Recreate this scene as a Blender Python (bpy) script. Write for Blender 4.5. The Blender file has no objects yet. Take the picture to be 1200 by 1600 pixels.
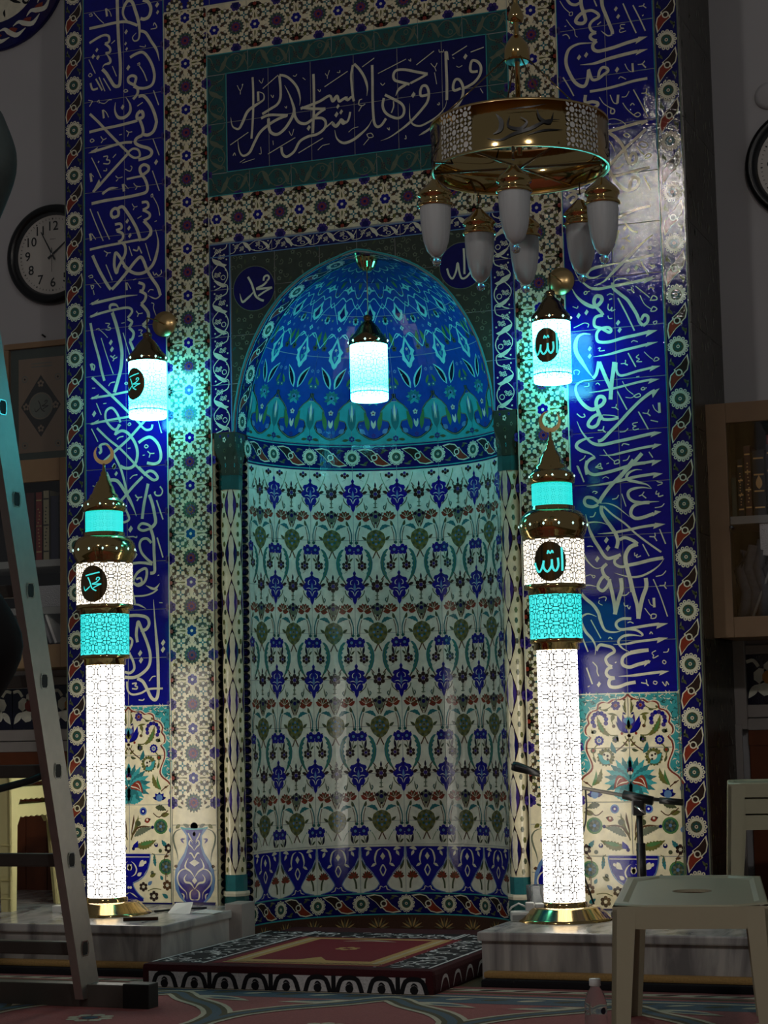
import bpy, bmesh, math, random
from math import sin, cos, pi, radians, sqrt, atan2, hypot
from mathutils import Vector, Matrix
random.seed(7)
S = bpy.context.scene
COL = S.collection

# ------------------------------------------------------------------ camera
cam_d = bpy.data.cameras.new('camera'); cam = bpy.data.objects.new('camera', cam_d); COL.objects.link(cam)
F, YAW, PITCH, ROLL = 3065.0, 0.3624, 0.1066, -0.0219
fw = Vector((-sin(YAW)*cos(PITCH), cos(YAW)*cos(PITCH), sin(PITCH)))
r0 = Vector((cos(YAW), sin(YAW), 0)); u0 = r0.cross(fw)
rt = cos(ROLL)*r0 + sin(ROLL)*u0; up = -sin(ROLL)*r0 + cos(ROLL)*u0
cam.matrix_world = Matrix((( rt.x, up.x, -fw.x, 2.8428), (rt.y, up.y, -fw.y, -7.2514), (rt.z, up.z, -fw.z, 0.9), (0, 0, 0, 1)))
cam_d.sensor_fit = 'HORIZONTAL'; cam_d.sensor_width = 36.0; cam_d.lens = F*36.0/1200.0
cam_d.clip_start = 0.05; cam_d.clip_end = 60
S.camera = cam

# ------------------------------------------------------------------ world, exposure, hall light
W = bpy.data.worlds.new('world'); S.world = W; W.use_nodes = True
W.node_tree.nodes['Background'].inputs[0].default_value = (0.92, 0.95, 1.0, 1)
W.node_tree.nodes['Background'].inputs[1].default_value = 0.06
S.view_settings.view_transform = 'Standard'; S.view_settings.look = 'None'
S.view_settings.exposure = 0.0; S.view_settings.gamma = 1.0
S.view_settings.use_curve_mapping = False
S.cycles.use_denoising = True
S.cycles.max_bounces = 7; S.cycles.diffuse_bounces = 3; S.cycles.glossy_bounces = 4
S.cycles.sample_clamp_indirect = 4.0
S.cycles.caustics_reflective = False; S.cycles.caustics_refractive = False

# ------------------------------------------------------------------ materials
def lin(c):
    return tuple(((x/255)/12.92 if x/255 <= .04045 else ((x/255+.055)/1.055)**2.4) for x in c) + (1.0,)
M = {}
def newmat(name):
    m = bpy.data.materials.new(name); m.use_nodes = True
    M[name] = m
    return m, m.node_tree.nodes, m.node_tree.links, m.node_tree.nodes['Principled BSDF']
def plain(name, c, rough=.5, metal=0.0, noise=0.0, scale=20, bump=0.0, ior=1.45):
    m, n, l, b = newmat(name)
    b.inputs['Base Color'].default_value = lin(c); b.inputs['Roughness'].default_value = rough
    b.inputs['Metallic'].default_value = metal; b.inputs['IOR'].default_value = ior
    if noise or bump:
        tc = n.new('ShaderNodeTexCoord'); t = n.new('ShaderNodeTexNoise'); t.inputs['Scale'].default_value = scale; t.inputs['Detail'].default_value = 4
        l.new(tc.outputs['Object'], t.inputs['Vector'])
        if noise:
            h = n.new('ShaderNodeHueSaturation'); h.inputs['Color'].default_value = lin(c)
            mr = n.new('ShaderNodeMapRange'); mr.inputs[3].default_value = 1-noise; mr.inputs[4].default_value = 1+noise
            l.new(t.outputs['Fac'], mr.inputs[0]); l.new(mr.outputs[0], h.inputs['Value']); l.new(h.outputs[0], b.inputs['Base Color'])
        if bump:
            bp = n.new('ShaderNodeBump'); bp.inputs['Strength'].default_value = bump; bp.inputs['Distance'].default_value = .004
            l.new(t.outputs['Fac'], bp.inputs['Height']); l.new(bp.outputs[0], b.inputs['Normal'])
    return m
# uneven setting and rippled glaze shared by every tile and everything painted on it
G = bpy.data.node_groups.new('glaze_relief', 'ShaderNodeTree')
G.interface.new_socket('Normal', in_out='OUTPUT', socket_type='NodeSocketVector')
go = G.nodes.new('NodeGroupOutput'); ge = G.nodes.new('ShaderNodeNewGeometry')
def gm(op, *ins):
    nd = G.nodes.new('ShaderNodeVectorMath'); nd.operation = op
    for i, a in enumerate(ins):
        if isinstance(a, tuple): nd.inputs[i].default_value = a
        elif isinstance(a, (int, float)): nd.inputs[3 if op == 'SCALE' else i].default_value = a
        else: G.links.new(a, nd.inputs[i])
    return nd.outputs[0]
cell = gm('FLOOR', gm('DIVIDE', gm('ADD', ge.outputs['Position'], (.0, .0, .01)), (.2, .4, .2)))
wn = G.nodes.new('ShaderNodeTexWhiteNoise'); G.links.new(cell, wn.inputs['Vector'])
tilt = gm('SCALE', gm('SUBTRACT', wn.outputs['Color'], (.5, .5, .5)), .022)
nrm = gm('NORMALIZE', gm('ADD', ge.outputs['Normal'], tilt))
nz = G.nodes.new('ShaderNodeTexNoise'); nz.inputs['Scale'].default_value = 230; nz.inputs['Detail'].default_value = 1
G.links.new(ge.outputs['Position'], nz.inputs['Vector'])
gb = G.nodes.new('ShaderNodeBump'); gb.inputs['Strength'].default_value = .13; gb.inputs['Distance'].default_value = .0022
G.links.new(nz.outputs['Fac'], gb.inputs['Height']); G.links.new(nrm, gb.inputs['Normal']); G.links.new(gb.outputs[0], go.inputs[0])
def glaze(name, c, rough=.02, var=.12):
    m, n, l, b = newmat(name)
    b.inputs['Roughness'].default_value = rough; b.inputs['IOR'].default_value = 1.5
    g = n.new('ShaderNodeGroup'); g.node_tree = G; l.new(g.outputs[0], b.inputs['Normal'])
    geo = n.new('ShaderNodeNewGeometry'); t = n.new('ShaderNodeTexNoise'); t.inputs['Scale'].default_value = 30; t.inputs['Detail'].default_value = 5
    l.new(geo.outputs['Position'], t.inputs['Vector'])
    h = n.new('ShaderNodeHueSaturation'); h.inputs['Color'].default_value = lin(c)
    mr = n.new('ShaderNodeMapRange'); mr.inputs[1].default_value = .3; mr.inputs[2].default_value = .7; mr.inputs[3].default_value = 1-var; mr.inputs[4].default_value = 1+var
    l.new(t.outputs['Fac'], mr.inputs[0]); l.new(mr.outputs[0], h.inputs['Value']); l.new(h.outputs[0], b.inputs['Base Color'])
    return m
def emit(name, c, s, diff=(200, 200, 200)):
    m, n, l, b = newmat(name)
    b.inputs['Base Color'].default_value = lin(diff)
    b.inputs['Emission Color'].default_value = (c[0], c[1], c[2], 1); b.inputs['Emission Strength'].default_value = s
    return m
glaze('cobalt', (15, 17, 130)); glaze('navy', (14, 14, 86)); glaze('aqua', (142, 212, 208)); glaze('smoke', (70, 66, 56)); glaze('cream', (232, 222, 186)); glaze('ivory', (222, 216, 190))
glaze('white_glaze', (226, 224, 206)); glaze('turquoise', (62, 158, 160)); glaze('teal', (44, 112, 116)); glaze('deep_teal', (38, 86, 84))
glaze('olive', (104, 104, 52)); glaze('moss', (74, 82, 56)); glaze('brown', (88, 62, 40)); glaze('dark_brown', (50, 36, 32))
glaze('brick_red', (134, 52, 36)); glaze('violet', (62, 46, 122)); glaze('black_blue', (20, 20, 44)); glaze('spandrel_green', (58, 64, 54))
glaze('dome_blue', (22, 64, 150)); glaze('grey_green', (104, 112, 92)); glaze('sky_blue', (96, 132, 176)); glaze('leaf_green', (78, 124, 70))
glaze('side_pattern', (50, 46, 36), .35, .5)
plain('grout', (158, 160, 158), .8, noise=.1); plain('plaster', (182, 180, 180), .85, noise=.05, scale=6, bump=.1)
plain('wall_body', (120, 118, 112), .9)
plain('brass', (206, 176, 118), .10, 1.0); plain('gold', (222, 188, 130), .3, 1.0); plain('dark_brass', (138, 118, 88), .12, 1.0)
plain('chrome', (190, 190, 190), .2, 1.0); plain('alu', (176, 172, 164), .42, .85, noise=.12, scale=30)
plain('alu_dark', (96, 92, 86), .5, .6, noise=.1)
plain('black_rubber', (14, 14, 14), .6); plain('black_plastic', (12, 12, 13), .35); plain('black_cloth', (9, 9, 10), .95, noise=.2, scale=60)
plain('jacket', (62, 72, 70), .9, noise=.2, scale=25, bump=.4); plain('skin', (172, 128, 102), .6, noise=.05); plain('hair', (20, 16, 14), .7)
plain('white_plastic', (214, 214, 208), .4); plain('paper', (232, 230, 224), .7)
plain('stool_plastic', (176, 172, 144), .38, noise=.03); plain('stool_cream', (226, 214, 152), .38, noise=.03)
plain('oak', (150, 122, 92), .55, noise=.15, scale=14); plain('oak_dark', (112, 88, 66), .55, noise=.15, scale=14)
plain('wainscot_wood', (112, 58, 28), .45, noise=.3, scale=12); plain('marble_trim', (168, 160, 154), .35, noise=.1)
plain('cabinet_inside', (44, 40, 36), .8); plain('shelf_grey', (150, 150, 146), .5)
plain('clock_face', (206, 200, 190), .5); plain('lattice', (96, 92, 84), .35, .7); plain('teal_lattice', (22, 90, 96), .4, .4)
# veined marble for the platforms
m, n, l, b = newmat('marble')
tc = n.new('ShaderNodeTexCoord'); wv = n.new('ShaderNodeTexNoise'); wv.inputs['Scale'].default_value = 3.2; wv.inputs['Detail'].default_value = 8; wv.inputs['Distortion'].default_value = 1.6
mp = n.new('ShaderNodeMapping'); mp.inputs['Scale'].default_value = (2.6, 1, .35)
l.new(tc.outputs['Object'], mp.inputs[0]); l.new(mp.outputs[0], wv.inputs['Vector'])
cr = n.new('ShaderNodeValToRGB'); cr.color_ramp.elements[0].position = .35; cr.color_ramp.elements[0].color = lin((120, 118, 118)); cr.color_ramp.elements[1].position = .6; cr.color_ramp.elements[1].color = lin((190, 186, 180))
l.new(wv.outputs['Fac'], cr.inputs[0]); l.new(cr.outputs[0], b.inputs['Base Color']); b.inputs['Roughness'].default_value = .22
# carpets : pile colour with fine grain
def carpet(name, c, var=.35):
    m = plain(name, c, .95, noise=var, scale=160, bump=.6); return m
carpet('rug_rose', (158, 92, 88)); carpet('rug_cream', (196, 186, 160)); carpet('rug_blue', (84, 100, 112)); carpet('rug_wine', (112, 18, 30)); carpet('rug_gold', (176, 140, 84))
carpet('rug_black', (22, 20, 24)); carpet('rug_white', (206, 202, 200)); carpet('rug_maroon', (64, 14, 20)); carpet('rug_brown', (70, 42, 28)); carpet('rug_olive', (92, 84, 60))
emit('column_glow', (1.0, .94, .85), 5.4); emit('drum_white_glow', (1.0, .90, .74), 1.5); emit('drum_teal_glow', (.015, .80, .78), 1.15)
emit('small_teal_glow', (.0, .86, .80), 1.1); emit('stud_glow', (.55, 1.0, .95), 1.6); emit('sign_glow', (.0, .75, .72), 1.0)
emit('bulb_glow', (1.0, .95, .92), 200.0)
# lantern shade: white close to the bulb at its top, cyan further down
m, n, l, b = newmat('lantern_glow')
tc = n.new('ShaderNodeTexCoord'); sx = n.new('ShaderNodeSeparateXYZ'); l.new(tc.outputs['Object'], sx.inputs[0])
cr = n.new('ShaderNodeValToRGB'); mr = n.new('ShaderNodeMapRange'); mr.inputs[1].default_value = 0; mr.inputs[2].default_value = .23
l.new(sx.outputs['Z'], mr.inputs[0]); l.new(mr.outputs[0], cr.inputs[0])
e = cr.color_ramp.elements; e[0].position = 0; e[0].color = (.13, .92, 1, 1); e[1].position = 1.0; e[1].color = (.14, .92, 1, 1)
x = e.new(.25); x.color = (.02, .78, 1, 1); x = e.new(.65); x.color = (.055, .82, 1, 1)
l.new(cr.outputs[0], b.inputs['Emission Color']); b.inputs['Emission Strength'].default_value = 14.0
# frosted glass shades
m, n, l, b = newmat('frosted_glass')
b.inputs['Base Color'].default_value = lin((196, 200, 200)); b.inputs['Roughness'].default_value = .35; b.inputs['Transmission Weight'].default_value = .15
m, n, l, b = newmat('clear_glass')
b.inputs['Base Color'].default_value = (1, 1, 1, 1); b.inputs['Roughness'].default_value = .02; b.inputs['Transmission Weight'].default_value = .9; b.inputs['IOR'].default_value = 1.2
m, n, l, b = newmat('pane_glass')
n.remove(b); o = n['Material Output']; tr = n.new('ShaderNodeBsdfTransparent'); gl = n.new('ShaderNodeBsdfGlossy'); gl.inputs['Roughness'].default_value = .02
fw_ = n.new('ShaderNodeLayerWeight'); fw_.inputs[0].default_value = .12; fr = n.new('ShaderNodeMapRange'); l.new(fw_.outputs['Facing'], fr.inputs[0]); fr.inputs[3].default_value = .045; fr.inputs[4].default_value = .5; mx = n.new('ShaderNodeMixShader')
l.new(fr.outputs[0], mx.inputs[0]); l.new(tr.outputs[0], mx.inputs[1]); l.new(gl.outputs[0], mx.inputs[2]); l.new(mx.outputs[0], o.inputs[0])

# ------------------------------------------------------------------ helpers
def link(name, me, mats=(), parent=None, loc=None):
    for k in mats:
        me.materials.append(M[k] if isinstance(k, str) else k)
    o = bpy.data.objects.new(name, me); COL.objects.link(o)
    if parent: o.parent = parent
    if loc is not None: o.location = loc
    return o
def mesh(name, vs, fs, mats, parent=None, loc=None, mi=None, smooth=False):
    me = bpy.data.meshes.new(name); me.from_pydata([tuple(v) for v in vs], [], fs)
    if mi: me.polygons.foreach_set('material_index', mi)
    if smooth: me.polygons.foreach_set('use_smooth', [True]*len(me.polygons))
    me.update()
    return link(name, me, mats, parent, loc)
def tag(o, label=None, cat=None, group=None, kind=None):
    if label: o['label'] = label
    if cat: o['category'] = cat
    if group: o['group'] = group
    if kind: o['kind'] = kind
    return o
def empty(name, label, cat, loc=(0, 0, 0), group=None, rz=0):
    o = bpy.data.objects.new(name, None); COL.objects.link(o); o.location = loc; o.rotation_euler = (0, 0, rz); o.empty_display_size = .05
    return tag(o, label, cat, group)
def struct(o): o['kind'] = 'structure'; return o
def stuff(o): o['kind'] = 'stuff'; return o
class B:                                   # collects simple solids into ONE mesh
    def __init__(s): s.v = []; s.f = []; s.m = []; s.sm = []
    def add(s, vs, fs, m=0, sm=False):
        k = len(s.v); s.v += [tuple(v) for v in vs]
        for f in fs: s.f.append(tuple(i+k for i in f)); s.m.append(m); s.sm.append(sm)
        return s
    def box(s, x0, x1, y0, y1, z0, z1, m=0, bev=0.0):
        if bev <= 0:
            return s.add([(x0,y0,z0),(x1,y0,z0),(x1,y1,z0),(x0,y1,z0),(x0,y0,z1),(x1,y0,z1),(x1,y1,z1),(x0,y1,z1)],
                  [(3,2,1,0),(4,5,6,7),(0,1,5,4),(1,2,6,5),(2,3,7,6),(3,0,4,7)], m)
        bm = bmesh.new(); bmesh.ops.create_cube(bm, size=1)
        for v in bm.verts: v.co = Vector(((x0+x1)/2+v.co.x*(x1-x0), (y0+y1)/2+v.co.y*(y1-y0), (z0+z1)/2+v.co.z*(z1-z0)))
        bmesh.ops.bevel(bm, geom=bm.edges[:], offset=bev, segments=2, affect='EDGES', profile=.6)
        bm.verts.index_update(); s.add([v.co.copy() for v in bm.verts], [[v.index for v in f.verts] for f in bm.faces], m); bm.free(); return s
    def hexa(s, a, m=0):                   # eight corners: bottom four then top four
        return s.add(a, [(3,2,1,0),(4,5,6,7),(0,1,5,4),(1,2,6,5),(2,3,7,6),(3,0,4,7)], m)
    def beam(s, p0, p1, w, h, upv=(0,0,1), m=0):
        p0 = Vector(p0); p1 = Vector(p1); d = (p1-p0).normalized(); a = d.cross(Vector(upv)).normalized(); b = a.cross(d)
        c = [a*(-w/2)+b*(-h/2), a*(w/2)+b*(-h/2), a*(w/2)+b*(h/2), a*(-w/2)+b*(h/2)]
        return s.hexa([p0+q for q in c]+[p1+q for q in c], m)
    def lathe(s, prof, n=32, c=(0,0,0), m=0, a0=0, a1=2*pi, sm=True, caps=True):
        full = abs(a1-a0-2*pi) < 1e-6; k = n if full else n+1; vs = []; fs = []
        for r, z in prof:
            for i in range(k):
                a = a0+(a1-a0)*i/n; vs.append((c[0]+r*cos(a), c[1]+r*sin(a), c[2]+z))
        for j in range(len(prof)-1):
            for i in range(n):
                i2 = (i+1) % k; fs.append((j*k+i, j*k+i2, (j+1)*k+i2, (j+1)*k+i))
        s.add(vs, fs, m, sm)
        if caps and full:
            if prof[0][0] > 1e-3: s.add(vs[:k], [tuple(range(k))[::-1]], m)
            if prof[-1][0] > 1e-3 and not (len(prof) == 2 and prof[0][0] < 1e-3): s.add(vs[-k:], [tuple(range(k))], m)
        return s
    def tube(s, pts, r, n=8, m=0, rs=None):
        pts = [Vector(p) for p in pts]; vs = []; fs = []
        for i, p in enumerate(pts):
            d = (pts[min(i+1, len(pts)-1)]-pts[max(i-1, 0)]).normalized()
            a = d.cross(Vector((0.013, .02, 1)) if abs(d.z) < .95 else Vector((1, .01, 0))).normalized(); b = d.cross(a)
            q = rs[i] if rs else r
            for j in range(n): vs.append(p+a*(q*cos(2*pi*j/n))+b*(q*sin(2*pi*j/n)))
        for i in range(len(pts)-1):
            for j in range(n): fs.append((i*n+j, i*n+(j+1) % n, (i+1)*n+(j+1) % n, (i+1)*n+j))
        fs.append(tuple(range(n))[::-1]); fs.append(tuple(range((len(pts)-1)*n, len(pts)*n)))
        return s.add(vs, fs, m, True)
    def build(s, name, mats, parent=None, loc=None):
        o = mesh(name, s.v, s.f, [mats] if isinstance(mats, str) else mats, parent, loc, s.m)
        o.data.polygons.foreach_set('use_smooth', s.sm)
        return o
def smooth_line(pts, k):
    if len(pts) < 3: return [tuple(p) for p in pts]
    out = []; n = len(pts)
    for i in range(n-1):
        p0 = pts[max(i-1, 0)]; p1 = pts[i]; p2 = pts[i+1]; p3 = pts[min(i+2, n-1)]
        for j in range(k):
            t = j/k; t2 = t*t; t3 = t2*t
            out.append(tuple(.5*(2*p1[c]+(p2[c]-p0[c])*t+(2*p0[c]-5*p1[c]+4*p2[c]-p3[c])*t2+(3*p1[c]-p0[c]-3*p2[c]+p3[c])*t3) for c in range(2)))
    out.append(tuple(pts[-1])); return out
class Pat:                                 # flat painted ornament in (u, v) metres, laid on a surface by a map
    def __init__(s): s.v = []; s.f = []; s.m = []; s.names = []
    def mid(s, m):
        if m not in s.names: s.names.append(m)
        return s.names.index(m)
    def poly(s, pts, m, l=1):
        k = len(s.v); s.v += [(p[0], p[1], l) for p in pts]; s.f.append(tuple(range(k, k+len(pts)))); s.m.append(s.mid(m)); return s
    def stroke(s, pts, w, m, l=1, taper='n', k=4):
        q = smooth_line(pts, k); n = len(q)
        if n < 2: return s
        L = [0]
        for i in range(1, n): L.append(L[-1]+hypot(q[i][0]-q[i-1][0], q[i][1]-q[i-1][1]))
        T = L[-1] or 1; b = len(s.v); mi = s.mid(m)
        for i in range(n):
            a = q[max(i-1, 0)]; c = q[min(i+1, n-1)]; dx, dy = c[0]-a[0], c[1]-a[1]; d = hypot(dx, dy) or 1
            t = L[i]/T; g = 1.0
            if taper in 'st': g = min(g, .12+.88*min(1, t/.35))
            if taper in 'et': g = min(g, .12+.88*min(1, (1-t)/.35))
            x, y = -dy/d*w*g/2, dx/d*w*g/2
            ll = l+.4*t; s.v += [(q[i][0]+x, q[i][1]+y, ll), (q[i][0]-x, q[i][1]-y, ll)]
        for i in range(n-1): s.f.append((b+2*i+1, b+2*i+3, b+2*i+2, b+2*i)); s.m.append(mi)
        return s
    def disk(s, c, r, m, l=1, n=10, ry=None, a0=0):
        ry = ry or r
        return s.poly([(c[0]+r*cos(a0+2*pi*i/n), c[1]+ry*sin(a0+2*pi*i/n)) for i in range(n)], m, l)
    def ring(s, c, r, w, m, l=1, n=16, ry=None):
        ry = ry or r; b = len(s.v); mi = s.mid(m)
        for i in range(n):
            a = 2*pi*i/n
            s.v += [(c[0]+(r+w/2)*cos(a), c[1]+(ry+w/2)*sin(a), l), (c[0]+(r-w/2)*cos(a), c[1]+(ry-w/2)*sin(a), l)]
        for i in range(n):
            j = (i+1) % n; s.f.append((b+2*i, b+2*j, b+2*j+1, b+2*i+1)); s.m.append(mi)
        return s
    def leaf(s, p0, p1, w, m, l=1, bend=0.0, teeth=0):
        dx, dy = p1[0]-p0[0], p1[1]-p0[1]; L = hypot(dx, dy) or 1e-6; nx, ny = -dy/L, dx/L; n = max(6, teeth*2); A = []; Bq = []
        for i in range(n+1):
            t = i/n; ww = w*.5*sin(pi*t**.8)*(1 if not teeth or i % 2 else .72); o = bend*sin(pi*t)
            x, y = p0[0]+dx*t+nx*o, p0[1]+dy*t+ny*o
            A.append((x+nx*ww, y+ny*ww)); Bq.append((x-nx*ww, y-ny*ww))
        return s.poly(Bq+A[-2:0:-1], m, l)
    def flower(s, c, r, n, m, l=1, cm=None, fat=.9, a0=pi/2, cr=.3):
        for i in range(n):
            a = a0+2*pi*i/n; s.disk((c[0]+r*.62*cos(a), c[1]+r*.62*sin(a)), r*.62*sin(pi/n)*fat*1.15, m, l, 7)
        if cm: s.disk(c, r*cr, cm, l+1, 8)
        return s
    def stamp(s, P, du=0, dv=0, rot=0, sx=1, sy=1, dl=0):
        k = len(s.v); c, d = cos(rot), sin(rot)
        for (u, v, l) in P.v:
            u *= sx; v *= sy; s.v.append((u*c-v*d+du, u*d+v*c+dv, l+dl))
        mp = [s.mid(x) for x in P.names]; flip = sx*sy < 0
        for f, m in zip(P.f, P.m):
            g = tuple(i+k for i in f); s.f.append(g[::-1] if flip else g); s.m.append(mp[m])
        return s
    def build(s, name, fn, parent=None, step=.00045, base=.0006, loc=None):
        vs = [fn(u, v, base+step*l) for (u, v, l) in s.v]
        return stuff(mesh(name, vs, s.f, s.names, parent, loc, s.m))
def cutup(P, du, dv=None):                 # slice a motif finely enough to follow a curved wall
    bm = bmesh.new(); vs = [bm.verts.new((u, v, l)) for u, v, l in P.v]
    for f, m in zip(P.f, P.m):
        try: bm.faces.new([vs[i] for i in f]).material_index = m
        except ValueError: pass
    for ax, d in ((0, du), (1, dv)):
        if not d: continue
        lo, hi = min(p[ax] for p in P.v), max(p[ax] for p in P.v); k = math.ceil(lo/d)
        while k*d < hi:
            co = Vector((0, 0, 0)); co[ax] = k*d+1e-5; no = Vector((0, 0, 0)); no[ax] = 1
            bmesh.ops.bisect_plane(bm, geom=bm.verts[:]+bm.edges[:]+bm.faces[:], plane_co=co, plane_no=no, dist=1e-7); k += 1
    bm.verts.index_update(); q = Pat(); q.names = list(P.names)
    q.v = [tuple(v.co) for v in bm.verts]; q.f = [tuple(v.index for v in f.verts) for f in bm.faces]; q.m = [f.material_index for f in bm.faces]; bm.free()
    return q
def flat(u, v, h): return (u, -h, v)
TM = {}
GAP = .0026
def tile(parent, u0, u1, v0, v1, m, fn=None, nu=1, nv=1, poly=None, name='tile'):
    if poly:                               # a cut tile on the flat wall
        cx = sum(p[0] for p in poly)/len(poly); cy = sum(p[1] for p in poly)/len(poly)
        def ins(d): return [(p[0]+(cx-p[0])*d/max(hypot(p[0]-cx, p[1]-cy), .01), p[1]+(cy-p[1])*d/max(hypot(p[0]-cx, p[1]-cy), .01)) for p in poly]
        a = ins(.003); b = ins(.0015); k = len(poly)
        vs = [(x, 0, z) for x, z in a]+[(x, .0012, z) for x, z in b]+[(x, .006, z) for x, z in b]
        fs = [tuple(range(k))]+[(j+k*q, j+k*q+k, (j+1) % k+k*q+k, (j+1) % k+k*q) for q in (0, 1) for j in range(k)]
        return mesh(name, vs, fs, [m], parent)
    if fn is None:
        key = (round(u1-u0, 4), round(v1-v0, 4), m)
        if key not in TM:
            a, b = (u1-u0)/2-GAP/2, (v1-v0)/2-GAP/2; c = .0009
            R = lambda x, z, y: [(-x, y, -z), (x, y, -z), (x, y, z), (-x, y, z)]
            vs = R(a-c, b-c, 0)+R(a, b, .0012)+R(a, b, .006)
            fs = [(0, 1, 2, 3)]+[(j+4*q, j+4*q+4, (j+1) % 4+4*q+4, (j+1) % 4+4*q) for q in (0, 1) for j in range(4)]
            me = bpy.data.meshes.new('tile'); me.from_pydata(vs, [], fs); me.materials.append(M[m]); TM[key] = me
        o = bpy.data.objects.new(name, TM[key]); COL.objects.link(o); o.parent = parent
        o.location = ((u0+u1)/2, 0, (v0+v1)/2); return o
    e = GAP/2; vs = []; fs = []
    for j in range(nv+1):
        for i in range(nu+1):
            vs.append(fn(u0+e+(u1-u0-2*e)*i/nu, v0+e+(v1-v0-2*e)*j/nv, 0))
    for j in range(nv):
        for i in range(nu): k = j*(nu+1)+i; fs.append((k, k+1, k+nu+2, k+nu+1))
    rim = list(range(nu+1))+[j*(nu+1)+nu for j in range(1, nv+1)]+[nv*(nu+1)+i for i in range(nu-1, -1, -1)]+[j*(nu+1) for j in range(nv-1, 0, -1)]
    k0 = len(vs)
    for r in rim:
        j, i = divmod(r, nu+1); vs.append(fn(u0+e+(u1-u0-2*e)*i/nu, v0+e+(v1-v0-2*e)*j/nv, -.006))
    for a in range(len(rim)): b = (a+1) % len(rim); fs.append((rim[a], k0+a, k0+b, rim[b]))
    return mesh(name, vs, fs, [m], parent, smooth=False)
def calligraphy(P, key, m, l=2):
    for rec in CAL[key].split(';'):
        t = rec.split(' '); pts = [tuple(int(q)/1000 for q in a.split(',')) for a in t[1:]]; c = t[0][0]
        if c == 'd':
            r = int(t[0][1:])/10000*.62; x, z = pts[0]; P.poly([(x+r*.75, z+r*.15), (x+r*.1, z+r), (x-r*.75, z-r*.15), (x-r*.1, z-r)][::-1], m, l+.2)
        elif c == 'p': P.poly(pts, m, l+.1)
        else: P.stroke(pts, int(t[0][1:])/10000*.87, m, l+random.random()*.3, c, 5)
def copy_tree(o, parent=None):
    c = o.copy(); COL.objects.link(c); c.parent = parent
    for ch in list(o.children): copy_tree(ch, c)
    return c

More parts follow.
